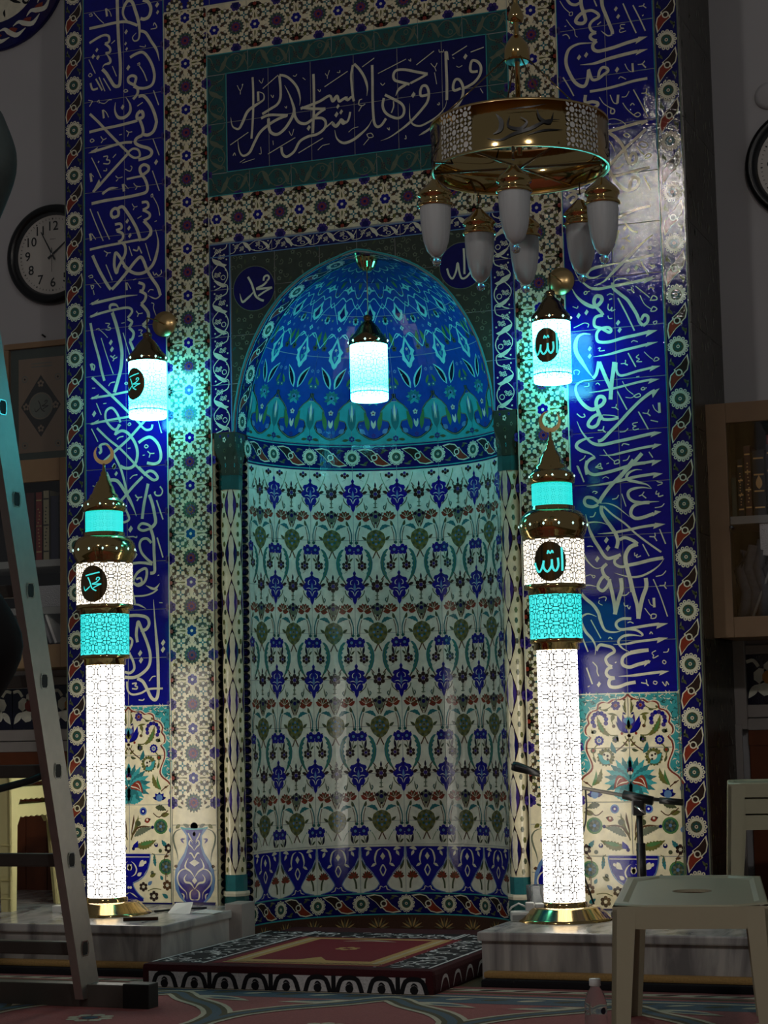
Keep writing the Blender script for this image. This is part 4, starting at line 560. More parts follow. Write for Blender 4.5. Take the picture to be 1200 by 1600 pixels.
for s, lab in ((-1, 'cream flower panel with a blue bowl behind the left lamp column'), (1, 'cream flower panel with a blue bowl behind the microphone stand')):
    e = panel('flower_tilework', lab, 'tile panel', 'flower tiles below the calligraphy'); a, c = sorted((s*.8625, s*1.2525))
    for i in range(2):
        for k in range(4): tile(e, a+.195*i, a+.195*(i+1), Z0+.20125*k, Z0+.20125*(k+1), 'cream')
    P = Pat(); q = Pat(); mirror(q, flower_half); P.stamp(q, (a+c)/2, Z0)
    rails(P, a+.004, c-.004, Z0, .985, 'grey_green', .004, 3.2); P.poly([(a, Z0+.002), (c, Z0+.002), (c, Z0+.008), (a, Z0+.008)], 'navy', 4.2); P.build('painted_bouquet', flat, e, .0003)

# ------------------------------------------------------------------ rosette field around niche and inscription
e = panel('rosette_field', 'cream tiles with round rosettes and blue flowers framing niche and inscription', 'tile panel')
P = Pat()
for s in (-1, 1):
    c = s*.761
    for k in range(-1, 18):
        v0, v1 = .49+.2*k, .69+.2*k
        if v1 < 3.93: tile(e, c-.0995, c+.0995, max(v0, .50), v1, 'cream') if v1 > .51 else None
    for k in range(17): P.stamp(rt, c, .59+.2*k+.0)
    tile(e, c-.0995, c+.0995, 3.89, 3.925, 'cream')
for v in (3.0, 3.815):
    for i in range(-3, 4):
        u = i*.19; a, cc = max(u-.095, -.66), min(u+.095, .66)
        if cc-a > .02: tile(e, a, cc, v-.1 if v < 3.5 else v-.105, v+.1 if v < 3.5 else v+.11, 'cream')
    for i in range(-3, 4):
        q = Pat(); q.stamp(rt, 0, 0, pi/2, .95, 1); P.stamp(q, i*.188+.04, v)
P.build('painted_rosettes', flat, e, .00035)
# vases at the foot of the rosette field
def vase_half(q):
    z = lambda x, y: ((x-480)/1000*.29, .505-(y-150)/1000*.262)
    K = lambda pts, w, m, l=1, t='n': q.stroke([z(x, y) for x, y in pts], w*.00028, m, l, t, 3)
    q.poly([z(480, 210), z(690, 210), z(600, 330), z(600, 480), z(640, 600), z(720, 720), z(780, 860), z(795, 1010), z(780, 1150), z(720, 1270), z(650, 1345), z(480, 1345)], 'sky_blue', 1)
    q.poly([z(480, 235), z(620, 235), z(575, 340), z(575, 500), z(615, 640), z(690, 770), z(735, 900), z(745, 1020), z(720, 1170), z(660, 1290), z(610, 1345), z(480, 1345)], 'cobalt', 2)
    K([(480, 232), (600, 225), (690, 205)], 22, 'turquoise', 3); q.disk(z(480, 190), .017, 'navy', 1, 10)
    q.poly([z(480, 1345), z(805, 1345), z(790, 1390), z(480, 1390)], 'navy', 2.6); q.poly([z(480, 1390), z(790, 1390), z(750, 1490), z(480, 1490)], 'teal', 2.6)
    K([(660, 225), (760, 260), (808, 350), (790, 470), (750, 600), (735, 720)], 26, 'grey_green', 1.4, 't')
    K([(620, 380), (680, 390), (640, 450)], 30, 'violet', 2.6, 't'); q.leaf(z(700, 160), z(770, 220), .016, 'olive', 1); q.leaf(z(560, 200), z(650, 150), .014, 'moss', 1); q.leaf(z(740, 800), z(800, 800), .014, 'brown', 1)
    K([(480, 560), (520, 500), (560, 460), (540, 400), (500, 450)], 22, 'ivory', 4, 't'); K([(500, 420), (545, 350), (570, 290)], 20, 'ivory', 4, 's'); q.leaf(z(480, 340), z(480, 265), .014, 'ivory', 4)
    K([(480, 680), (440, 600), (400, 590)], 18, 'ivory', 4, 'e'); K([(490, 660), (530, 600), (565, 610)], 20, 'ivory', 4, 'e'); q.poly([z(480, 690), z(560, 745), z(480, 800), z(480, 690)][:3], 'ivory', 4)
    K([(480, 970), (540, 880), (620, 820), (610, 740), (570, 670)], 26, 'ivory', 4, 't'); K([(530, 880), (620, 840), (700, 870), (745, 960), (730, 1060), (680, 1130), (610, 1200), (600, 1300)], 22, 'ivory', 4, 't')
    K([(480, 1150), (540, 1060), (620, 1040), (640, 980), (600, 920)], 30, 'ivory', 4, 't'); q.poly([z(480, 960), z(520, 1020), z(480, 1070)], 'ivory', 4); K([(480, 1310), (540, 1300), (550, 1200), (500, 1150)], 24, 'ivory', 4, 't'); K([(650, 1310), (650, 1240), (690, 1210)], 22, 'ivory', 4, 't')
for s, lab in ((-1, 'cream panel with a blue two-handled vase left of the niche'), (1, 'cream panel with a blue two-handled vase right of the niche, behind the lamp')):
    e = panel('vase_panel', lab, 'tile panel', 'vase panels at the foot of the wall'); c = s*.761
    tile(e, c-.0995, c+.0995, Z0, .32, 'cream'); tile(e, c-.0995, c+.0995, .32, .50, 'cream')
    P = Pat(); q = Pat(); mirror(q, vase_half); P.stamp(q, c, 0); P.build('painted_vase', flat, e, .0003)
# thin pale fillets between the fields
P = Pat()
for s in (-1, 1): rails(P, s*.8625, s*.6605, Z0, 3.925, 'ivory', .004, 2)
P.poly([(-.86, 3.922), (.86, 3.922), (.86, 3.928), (-.86, 3.928)], 'ivory', 2)
P.build('painted_lines', flat, mih)
# blue band above with the next line of script
e = panel('top_calligraphy_band', 'cobalt band of script across the very top of the niche wall', 'tile panel')
for i in range(8): tile(e, -.8625+.2156*i, -.8625+.2156*(i+1), 3.93, 4.2, 'cobalt')
P = Pat()
for k in range(9):
    u = -.75+k*.19; P.stroke([(u, 4.16), (u-.03, 4.03), (u+.03, 3.99), (u+.10, 4.02), (u+.13, 4.06)], .014, 'ivory', 2, 't'); P.disk((u+.05, 3.965), .007, 'ivory', 2, 4); P.stroke([(u+.06, 4.0), (u+.1, 4.06)], .004, 'ivory', 2)
P.build('lettering', flat, e)

# ------------------------------------------------------------------ inscription in its teal frame
e = panel('tile_inscription', 'cobalt panel with a large line of cream script in a teal frame above the arch', 'tile panel')
for i in range(6):
    a, c = -.572+1.146*i/6, -.572+1.146*(i+1)/6
    tile(e, a, c, 3.197, 3.41, 'navy'); tile(e, a, c, 3.41, 3.62, 'navy')
P = Pat(); calligraphy(P, 'T', 'ivory'); P.build('lettering', flat, e)
fr = panel('scroll_border', 'teal scroll border around the cobalt inscription above the arch', 'tile border')
P = Pat(); n = 0
for v in (3.1465, 3.666):
    for i in range(7):
        a, c = -.662+1.324*i/7, -.662+1.324*(i+1)/7; tile(fr, a, c, v-.0485 if v < 3.4 else v-.045, v+.0485 if v < 3.4 else v+.045, 'deep_teal')
        q = Pat(); q.stamp(vine_teal, 0, 0, pi/2, 1 if i % 2 else -1, .95); P.stamp(q, (a+c)/2, v)
for s in (-1, 1):
    for k in range(2):
        a, c = 3.196+.2135*k, 3.196+.2135*(k+1); tile(fr, s*.617-.0445, s*.617+.0445, a, c-.0 if k == 0 else 3.62, 'deep_teal')
        P.stamp(vine_teal, s*.617, (a+c)/2, 0, s, 1)
for a, c, v, w in ((-.664, .664, 3.1, 1), (-.664, .664, 3.708, 1), (-.575, .575, 3.197, 0), (-.575, .575, 3.62, 0)):
    P.poly([(a, v-.002), (c, v-.002), (c, v+.002), (a, v+.002)], 'turquoise', 3)
rails(P, -.661, .661, 3.1, 3.708, 'turquoise', .004, 3); rails(P, -.573, .573, 3.197, 3.62, 'turquoise', .004, 3)
P.build('painted_scrolls', flat, fr)

# ------------------------------------------------------------------ blue vine frame and spandrels of the arch
e = panel('vine_frame', 'blue vine border framing the arch of the niche', 'tile border')
P = Pat()
for s in (-1, 1):
    for k in range(4):
        a, c = 2.1+.2*k, min(2.1+.2*(k+1), 2.893); tile(e, s*.612-.0475, s*.612+.0475, a, c, 'navy'); P.stamp(vine_blue, s*.612, (a+c)/2, 0, s, (c-a)/.2)
    rails(P, s*.659, s*.567, 2.1, 2.89 if s else 0, 'sky_blue', .005, 2)
for i in range(6):
    a, c = -.5645+1.129*i/6, -.5645+1.129*(i+1)/6; tile(e, a, c, 2.838, 2.893, 'navy')
    q = Pat(); q.stamp(vine_blue, 0, 0, pi/2, .62, .94); P.stamp(q, (a+c)/2, 2.868)
for v in (2.892, 2.839): P.poly([(-.66, v-.002), (.66, v-.002), (.66, v+.002), (-.66, v+.002)], 'sky_blue', 2)
P.build('painted_vine', flat, e)
e = panel('arch_spandrels', 'dark green spandrels with two blue name medallions above the arch', 'tile panel')
def clip(poly, ax, lim, keep_gt):
    out = []
    for i in range(len(poly)):
        p, q = poly[i], poly[(i+1) % len(poly)]; ip, iq = (p[ax] >= lim) == keep_gt, (q[ax] >= lim) == keep_gt
        if ip: out.append(p)
        if ip != iq:
            t = (lim-p[ax])/((q[ax]-p[ax]) or 1e-9); out.append((p[0]+(q[0]-p[0])*t, p[1]+(q[1]-p[1])*t))
    return out
right = [(x+.006, z+.006) for x, z in ARCH[::-1]]; right[0] = (0, 2.803); right[-1] = (.561, 2.1)
right = [(0, 2.838)]+right+[(.563, 2.1), (.563, 2.838)]
def prof_x(z):
    for (xa, za), (xb, zb) in zip(ARCH, ARCH[1:]):
        if za <= z <= zb: return xa+(xb-xa)*(z-za)/(zb-za)
    return 0 if z > 2.797 else .555
for s in (-1, 1):
    for xa, xb in ((0, .165), (.165, .365), (.365, .57)):
        for za, zb in ((2.1, 2.3), (2.3, 2.5), (2.5, 2.7), (2.7, 2.84)):
            q = right
            for ax, lim, g in ((0, xa, True), (0, xb, False), (1, za, True), (1, zb, False)):
                if q: q = clip(q, ax, lim, g)
            if len(q) > 2:
                ar = abs(sum(q[i][0]*q[(i+1) % len(q)][1]-q[(i+1) % len(q)][0]*q[i][1] for i in range(len(q))))/2
                if ar > .0006: tile(e, 0, 0, 0, 0, 'spandrel_green', poly=[(s*x, z) for x, z in q])
P = Pat(); rr = random.Random(11); MED = ((-.458, 2.690), (.447, 2.692)); pts = []
for k in range(2600):
    x, z = rr.uniform(-.555, .555), rr.uniform(2.11, 2.83)
    if abs(x) < prof_x(z)+.02 or any(hypot(x-c[0], z-c[1]) < .112 for c in MED) or any(hypot(x-a, z-b) < .026 for a, b in pts): continue
    pts.append((x, z)); a = rr.uniform(0, 6.28); t = rr.random()
    if t < .45: P.stroke([(x+.011*cos(a+w), z+.011*sin(a+w)) if w < 4 else (x, z) for w in (0, 1.2, 2.4, 3.6, 4.5)], .003, 'grey_green', 1, 'n', 2)
    elif t < .75: P.flower((x, z), .010, 5, 'grey_green', 1, 'black_blue')
    else: P.leaf((x-.012*cos(a), z-.012*sin(a)), (x+.012*cos(a), z+.012*sin(a)), .009, rr.choice(['moss', 'deep_teal', 'grey_green']), 1)
for c in MED:
    P.disk(c, .0955, 'grey_green', 3, 36); P.disk(c, .0925, 'navy', 3.5, 36)
q = Pat(); calligraphy(q, 'M', 'ivory', 5); calligraphy(q, 'A', 'ivory', 5); P.stamp(q)
ed = [(-x-.007, z+.004) for x, z in ARCH]; ed[-1] = (0, 2.806); P.stroke(ed+[(-x, z) for x, z in ed[-2::-1]], .007, 'turquoise', 3, 'n', 2)
P.build('painted_scrolls', flat, e, .0004)

# ------------------------------------------------------------------ the niche: half-round wall, half dome, arch reveal
niche = panel('mihrab_niche', 'half-round tiled prayer niche with a blue half dome', 'niche')
def nmap(u, v, h): a = u/NR; return ((NR-h)*sin(a), NY+(NR-h)*cos(a), v)
DT = pi*NR/9
rows = [(.085, .18), (.18, .382)]+[(.382, .482)]+[(.482+.2*k, .682+.2*k) for k in range(7)]+[(1.882, 1.985), (1.985, 2.1)]
for k, (a, c) in enumerate(rows):
    for i in range(9):
        u = -pi*NR/2+DT*i; tile(niche, u, u+DT, a, c, 'navy' if k in (0, len(rows)-1) else 'white_glaze', nmap, 4)
P = Pat()
def up90(q, P, v, sy=1):                    # a vertical band motif laid along the wall
    w = Pat(); w.stamp(q, 0, 0, pi/2, sy, 1); P.stamp(w, 0, v)
bnd = Pat()
for i in range(10): bnd.stamp(rosette, 0, -DT*4.5+DT*i, 0, .9, .9)
for i in range(9): bnd.stamp(saz, 0, -DT*4+DT*i, 0, 1.0, 1.08)
for v, w in ((.134, .095), (2.043, .105)):
    w_ = Pat(); w_.stamp(bnd, 0, 0, pi/2, 1, 1); P.stamp(cutup(w_, .016), 0, v)
    for d in (-w/2+.003, w/2-.004):
        for i in range(36): u = -pi*NR/2+pi*NR*i/36; P.poly([(u, v+d-.0025), (u+pi*NR/36, v+d-.0025), (u+pi*NR/36, v+d+.0025), (u, v+d+.0025)], 'turquoise', 2)
# field motif, read off the wall: x about the tile centre, y down, 2715 units to the metre
NS = 2840.0
def nz_(x, y): return ((x-355)/NS, (770-y)/2800.0)
def field_half(q):
    L = lambda x0, y0, x1, y1, w, m, l=1, bd=0, te=0: q.leaf(nz_(x0, y0), nz_(x1, y1), w/NS, m, l, bd/NS, te)
    K = lambda pts, w, m, l=1, t='n': q.stroke([nz_(x, y) for x, y in pts], w/NS, m, l, t, 3)
    D = lambda x, y, r, m, l=1, n=9: q.disk(nz_(x, y), r/NS, m, l, n)
    Fw = lambda x, y, r, n, m, l=1, cm=None, fat=1.05: q.flower(nz_(x, y), r/NS, n, m, l, cm, fat)
    # stems rising beside the fan, carnation and its stalk
    K([(365, 620), (395, 560), (440, 430)], 13, 'brown', 1); K([(362, 600), (375, 560)], 9, 'olive', 1)
    K([(600, 800), (605, 700), (575, 600), (545, 540)], 14, 'teal', 1); K([(580, 810), (575, 700), (550, 610)], 9, 'brown', 1); D(598, 800, 20, 'deep_teal', 1.2); L(560, 600, 540, 530, 34, 'moss', 1.6)
    for k in range(7):
        a = radians(-172+k*27-14); L(520, 505, 520+96*cos(a), 505+96*sin(a), 66, ('brick_red', 'brown')[k % 2], 1.2+.05*k)
    for k in range(4): a = radians(-150+k*38); K([(520, 500), (520+66*cos(a), 500+66*sin(a))], 5, 'ivory', 2.2)
    L(470, 420, 500, 300, 20, 'grey_green', 1); K([(470, 400), (455, 370), (470, 345)], 12, 'deep_teal', 1)
    L(400, 650, 540, 600, 56, 'teal', 1.2, 26, 4)                       # curled leaf above medallion
    L(470, 770, 530, 720, 34, 'moss', 1)                                  # ear of the medallion
    K([(358, 900), (375, 940), (400, 990)], 14, 'brown', 1)
    # dark blue star, its leaves, small brown flower
    Fw(578, 885, 62, 5, 'cobalt', 1, 'sky_blue', 1.15); D(578, 885, 30, 'navy', 1.3); L(520, 840, 560, 865, 22, 'black_blue', 1)
    K([(580, 940), (560, 1010), (540, 1060)], 9, 'moss', 1); L(545, 1030, 525, 920, 30, 'black_blue', 1); L(570, 1030, 615, 980, 24, 'moss', 1)
    Fw(533, 1078, 64, 6, 'dark_brown', 1, 'violet', .92); K([(500, 1170), (550, 1140)], 22, 'dark_brown', 1, 't')
    # great serrated leaf
    q.poly([nz_(x, y) for x, y in ((508, 875), (490, 905), (470, 935), (486, 950), (455, 985), (468, 1005), (446, 1030), (462, 1060), (448, 1090), (470, 1110), (462, 1140), (480, 1165), (478, 1190), (500, 1240), (530, 1300), (470, 1240), (430, 1180), (408, 1110), (402, 1040), (412, 980), (440, 915), (475, 880))][::-1], 'teal', 1)
    K([(480, 900), (430, 1000), (432, 1110), (490, 1250)], 7, 'leaf_green', 2)
    K([(490, 1250), (530, 1310)], 13, 'brown', 1); K([(410, 1250), (450, 1200)], 12, 'brown', 1.2)
    # leaves and ring of the brown flower (at y 1325, and so at y 205)
    L(455, 1290, 520, 1320, 30, 'dark_brown', 1); L(415, 1290, 440, 1230, 20, 'moss', 1)
fld = Pat(); mirror(fld, field_half)
fld.poly([nz_(x, y) for x, y in ((240, 740), (255, 690), (300, 655), (355, 640), (410, 655), (455, 690), (470, 740), (470, 790), (440, 850), (395, 890), (355, 910), (315, 890), (270, 850), (240, 790))][::-1], 'olive', 1.4)
for k in range(14):
    a = 2*pi*k/14; c = nz_(355+92*cos(a), 770+108*sin(a)); fld.disk(c, 19/NS, ('moss', 'grey_green')[k % 2], 2, 7)
for k in range(8):
    a = 2*pi*k/8; c = nz_(355+48*cos(a), 760+56*sin(a)); fld.disk(c, 17/NS, ('sky_blue', 'deep_teal')[k % 2], 2.6, 7)
fld.disk(nz_(355, 755), 26/NS, 'grey_green', 3, 8); fld.disk(nz_(355, 755), 10/NS, 'black_blue', 3.4, 6)
fld.flower(nz_(358, 1325), 82/NS, 6, 'dark_brown', 1, 'violet', .95); fld.leaf(nz_(358, 1255), nz_(358, 1180), 26/NS, 'black_blue', 1)
for dx, dy, r in ((0, 1405, 0),): pass
fld.stroke([nz_(358, 1400), nz_(356, 1450), nz_(356, 1500)], 16/NS, 'grey_green', 1); fld.leaf(nz_(330, 1440), nz_(382, 1440), 16/NS, 'grey_green', 1.2); fld.leaf(nz_(325, 1490), nz_(388, 1490), 18/NS, 'grey_green', 1.2)
for x, y in ((355, 425), (305, 460), (405, 460)): fld.disk(nz_(x, y), 22/NS, 'black_blue', 1.4, 8)
fld.poly([nz_(x, y) for x, y in ((290, 445), (325, 420), (355, 455), (385, 420), (420, 445), (395, 540), (355, 580), (315, 540))][::-1], 'grey_green', 1.1); fld.disk(nz_(355, 480), 26/NS, 'navy', 1.6, 8); fld.disk(nz_(355, 560), 14/NS, 'black_blue', 1.6, 7)
lily = Pat()                               # blue palmette centred on a joint
def lily_half(q):
    z = lambda x, y: ((x-620)/NS*1.04, (215-y)/2800.0)
    q.poly([z(x, y) for x, y in ((620, 20), (640, 50), (632, 80), (660, 100), (705, 110), (722, 140), (700, 165), (735, 185), (742, 230), (712, 262), (690, 262), (700, 300), (680, 345), (650, 352), (640, 400), (620, 435))][::-1], 'cobalt', 1)
    for p in ([(640, 130), (665, 150), (668, 185), (645, 190)], [(628, 250), (660, 230), (700, 240)], [(624, 330), (640, 280), (672, 262)]):
        q.stroke([z(*a) for a in p], 9/NS, 'white_glaze', 2, 't', 3)
    q.stroke([z(655, 370), z(720, 310), z(735, 260)], 11/NS, 'moss', .9, 'n', 3); q.leaf(z(735, 210), z(800, 180), 24/NS, 'dark_brown', 1)
mirror(lily, lily_half); lily.leaf((0, -.022), (0, .018), .010, 'sky_blue', 2.2); lily.leaf((0, .03), (0, .065), .007, 'navy', 2)
def clipz(Psrc, P, du, dv, z0, z1):         # keep only the pieces of a motif that fit between two heights
    q = Pat(); ok = [z0 <= v+dv <= z1 for (_, v, _) in Psrc.v]
    q.v = Psrc.v; q.names = Psrc.names
    for f, m in zip(Psrc.f, Psrc.m):
        if all(ok[i] for i in f): q.f.append(f); q.m.append(m)
    P.stamp(q, du, dv)
fld = cutup(fld, .016); lily = cutup(lily, .016)
for i in range(9):
    u = -DT*4+DT*i
    for k in range(-1, 6):
        z = .482+.4*k
        clipz(fld, P, u, z, .388, 1.98)
for i in range(1, 9):
    u = -DT*4.5+DT*i
    for k in range(-1, 6): clipz(lily, P, u, .682+.4*k+.0, .388, 1.98)
# skirt of bulb shapes
def skirt_half(q):
    H = .202; z = lambda x, y: (x/315*DT/2, .382-y/360*H)
    q.poly([z(0, 8), z(300, 8), z(290, 90), z(240, 150), z(140, 210), z(70, 270), z(50, 300), z(0, 300)][::-1], 'cobalt', 1)
    q.poly([z(0, 300), z(45, 300), z(80, 340), z(170, 365), z(270, 405), z(290, 355)][:0] or [z(0, 298), z(46, 298), (z(110, 330)), z(200, 352), z(260, 358), z(0, 358)], 'cobalt', 1)
    q.stroke([z(302, 10), z(295, 95), z(235, 160), z(130, 225), z(62, 280), z(62, 300), z(120, 335), z(265, 356)], .0035, 'sky_blue', 2, 'n', 3)
    q.stroke([z(0, 12), z(312, 12)], .004, 'ivory', 2, 'n', 1); q.stroke([z(0, 150), z(40, 190), z(0, 235)], .005, 'ivory', 2, 'n', 2); q.poly([z(0, 60), z(34, 88), z(0, 116)], 'ivory', 2)
    q.stroke([z(20, 30), z(80, 50), z(110, 110), z(90, 150)], .008, 'ivory', 2, 't', 3); q.leaf(z(150, 40), z(260, 30), .014, 'ivory', 2, .004); q.leaf(z(190, 45), z(230, 85), .012, 'ivory', 2); q.leaf(z(95, 140), z(165, 165), .011, 'ivory', 2)
    q.stroke([z(0, 322), z(40, 312), z(55, 335), z(110, 345)], .0045, 'ivory', 2, 't', 3)
    c = z(215, 235)
    for k in range(7): a = radians(10+k*27); q.leaf((c[0]+.002, c[1]-.004), (c[0]+.026*cos(a), c[1]-.004+.028*sin(a)), .014, ('brick_red', 'brown')[k % 2], 1.2+.05*k)
    q.stroke([(c[0], c[1]), (c[0]+.010, c[1]-.026), (c[0]+.012, c[1]-.052)], .008, 'moss', 1, 'n', 3); q.leaf(z(240, 190), z(300, 110), .012, 'moss', 1)
sk = Pat(); mirror(sk, skirt_half); sk = cutup(sk, .016)
for i in range(9): P.stamp(sk, -DT*4+DT*i, 0)
P.build('painted_field', nmap, niche, .00035, .0012)
b = B(); n_ = 36
b.add([nmap(-pi*NR/2+pi*NR*i/n_, z, -.0022) for z in (.06, 2.1) for i in range(n_+1)], [(i, i+1, n_+2+i, n_+1+i) for i in range(n_)], 0, True)
b.build('niche_bedding', ['grout'], niche)
# dome: u = angle (rad), v = 0..1 along the profile
LP = [0]
for (xa, za), (xb, zb) in zip(ARCH, ARCH[1:]): LP.append(LP[-1]+hypot(xb-xa, zb-za))
DL = LP[-1]
def prof(t):
    d = max(0, min(.9999, t))*DL
    for k in range(len(LP)-1):
        if d <= LP[k+1]:
            w = (d-LP[k])/(LP[k+1]-LP[k]); (xa, za), (xb, zb) = ARCH[k], ARCH[k+1]; n = hypot(xb-xa, zb-za)
            return xa+(xb-xa)*w, za+(zb-za)*w, -(zb-za)/n, (xb-xa)/n
def dmap(u, v, h):
    r, z, nr, nzv = prof(v); r += nr*h; z += nzv*h
    return (r*sin(u), NY+r*cos(u), z)
TR = [0, .19, .39, .59, .79, .975]
for k in range(5):
    n = 9 if k < 4 else 5
    for i in range(n): tile(niche, -pi/2+pi*i/n, -pi/2+pi*(i+1)/n, TR[k], TR[k+1], 'turquoise' if k == 0 else 'dome_blue', dmap, 4 if n == 9 else 8, 4)
b = B(); b.add([dmap(-pi/2+pi*i/36, j/14, -.0022) for j in range(15) for i in range(37)], [(j*37+i, j*37+i+1, j*37+i+38, j*37+i+37) for j in range(14) for i in range(36)], 0, True); b.build('dome_bedding', ['grout'], niche)
P = Pat(); g = pi/9
def dome_half(q):                           # a in -.5...5 of a gore, t along the profile
    z = lambda a, t: (a*g, t)
    ink = [(.0, .018), (.10, .022), (.22, .035), (.34, .052), (.40, .075), (.36, .10), (.24, .105), (.17, .125), (.19, .148), (.30, .172), (.42, .188), (.5, .207), (.5, .225), (0, .225)]
    q.poly([z(a, t) for a, t in ink], 'black_blue', 1); q.poly([z(a*.9, .027+(t-.018)*.96) for a, t in ink], 'dome_blue', 2); q.stroke([z(a*.95, .022+(t-.018)*.98) for a, t in ink[:-1]], .0052, 'grey_green', 2.4, 'n', 2)
    def lf(p0, p1, w, m, l=1, bd=0, te=0):
        dx, dy = (p1[0]-p0[0])*.194, (p1[1]-p0[1])*DL; tmp = Pat(); tmp.leaf((0, 0), (dx, dy), w, m, l, bd, te); q.stamp_scaled(tmp, p0)
    def sc_(tmp, p0):
        k = len(q.v)
        for (u, v, l) in tmp.v: q.v.append((p0[0]*g+u/.194*g, p0[1]+v/DL, l))
        for f, m in zip(tmp.f, tmp.m): q.f.append(tuple(i+k for i in f)); q.m.append(q.mid(tmp.names[m]))
    q.stamp_scaled = sc_
    def fl(p, r, n, m, l, cm=None): tmp = Pat(); tmp.flower((0, 0), r, n, m, l, cm); sc_(tmp, p)
    lf((.12, .06), (.22, .15), .022, 'leaf_green', 3, .004); lf((.2, .05), (.33, .07), .02, 'sky_blue', 3); lf((0, .07), (.05, .11), .012, 'ivory', 3); fl((0, .04), .010, 5, 'violet', 3)
    for k in range(6): a = radians(-60+k*34); lf((0, .205), (.20*cos(a), .205+.035*sin(a)), .020, ('turquoise', 'teal')[k % 2], 3+.05*k)
    fl((0, .205), .016, 7, 'sky_blue', 3.6, 'navy'); fl((.0, .14), .012, 5, 'ivory', 3, 'brick_red')
    lf((.5, .06), (.42, .16), .03, 'teal', 1.3, -.004); lf((.5, .12), (.44, .17), .012, 'sky_blue', 1.5); fl((.5, .025), .014, 6, 'violet', 1.5); lf((.28, .018), (.44, .022), .012, 'moss', 1.4); lf((.5, .18), (.48, .10), .007, 'ivory', 1.8)
    # V of long feathered leaves
    lf((.05, .245), (.34, .345), .034, 'aqua', 1, .006); lf((.08, .252), (.32, .338), .020, 'black_blue', 1.7, .005); lf((.36, .26), (.46, .30), .014, 'leaf_green', 1); fl((.44, .255), .011, 5, 'teal', 1, 'ivory'); fl((.42, .325), .009, 5, 'sky_blue', 1)
    # drop palmette
    q.poly([z(0, .335), z(.06, .345), z(.09, .36), z(.17, .375), z(.16, .40), z(.22, .415), z(.12, .435), z(.05, .465), z(0, .49)][::-1], 'aqua', 1)
    q.poly([z(0, .36), z(.08, .385), z(.11, .41), z(.05, .44), z(0, .462)][::-1], 'dome_blue', 1.6); lf((0, .37), (.04, .42), .010, 'turquoise', 2.2); fl((0, .425), .007, 4, 'ivory', 2.2)
    q.stroke([z(.05, .48), z(.22, .50), z(.40, .455), z(.5, .43)], .006, 'aqua', 1, 'n', 3)
    lf((.36, .44), (.44, .51), .022, 'leaf_green', 1.2); fl((.36, .43), .015, 5, 'moss', 1.2, 'black_blue'); fl((.0, .525), .012, 4, 'aqua', 1.2, 'navy'); lf((.1, .50), (.3, .475), .007, 'aqua', 1); fl((.26, .525), .008, 5, 'sky_blue', 1)
    # flower and small drop rows above
    fl((.5, .565), .023, 8, 'aqua', 1, 'black_blue'); fl((.5, .578), .013, 6, 'moss', 1.8, 'leaf_green'); q.poly([z(0, .56), z(.13, .575), z(.2, .61), z(.1, .625), z(0, .665)][::-1], 'aqua', 1); q.poly([z(0, .575), z(.1, .595), z(0, .64)][::-1], 'navy', 1.6)
    q.stroke([z(0, .67), z(.2, .69), z(.38, .65), z(.5, .63)], .007, 'aqua', 1, 'n', 3); q.stroke([z(.1, .55), z(.25, .60), z(.5, .66)], .005, 'aqua', 1, 'n', 3); fl((.3, .565), .009, 5, 'teal', 1, 'ivory')
    q.poly([z(0, .71), z(.12, .73), z(.34, .735), z(.12, .745), z(0, .77)][::-1], 'aqua', 1); fl((0, .738), .008, 4, 'navy', 2); lf((.36, .69), (.46, .72), .010, 'moss', 1); q.stroke([z(.2, .76), z(.4, .70), z(.5, .69)], .006, 'aqua', 1, 'n', 2)
    lf((.5, .74), (.42, .80), .016, 'leaf_green', 1); lf((.12, .785), (.4, .82), .007, 'aqua', 1); fl((0, .83), .012, 5, 'teal', 1, 'leaf_green'); fl((.5, .86), .010, 4, 'aqua', 1, 'navy'); q.stroke([z(0, .87), z(.3, .88), z(.5, .90)], .008, 'aqua', 1, 'n', 2)
dm = Pat(); mirror(dm, dome_half); dm = cutup(dm, .035, .03)
for i in range(9): P.stamp(dm, -pi/2+g*(i+.5), 0)
P.build('painted_dome', dmap, niche, .0005, .0020)
# reveal of the arch
RV = [(-x, z) for x, z in ARCH]+[(x, z) for x, z in ARCH[-2::-1]]
RL = [0]
for (xa, za), (xb, zb) in zip(RV, RV[1:]): RL.append(RL[-1]+hypot(xb-xa, zb-za))
def rmap(u, v, h):                          # u = depth into the wall, v = length along the arch
    d = max(0, min(RL[-1]-1e-6, v))
    for k in range(len(RL)-1):
        if d <= RL[k+1]:
            w = (d-RL[k])/(RL[k+1]-RL[k]); (xa, za), (xb, zb) = RV[k], RV[k+1]; n = hypot(xb-xa, zb-za)
            return (xa+(xb-xa)*w+(zb-za)/n*h, u, za+(zb-za)*w-(xb-xa)/n*h)
for i in range(10): tile(niche, .002, NY-.001, RL[-1]*i/10, RL[-1]*(i+1)/10, 'navy', rmap, 1, 4)
P = Pat(); q = Pat(); band(q, .03, RL[-1], .2, .05); P.stamp(q, .062, 0); 
for u in (.008, .114):
    for i in range(40): a = RL[-1]*i/40; P.poly([(u-.003, a), (u+.003, a), (u+.003, a+RL[-1]/40), (u-.003, a+RL[-1]/40)], 'turquoise', 1)
P.build('painted_reveal', rmap, niche, .0004, .001)
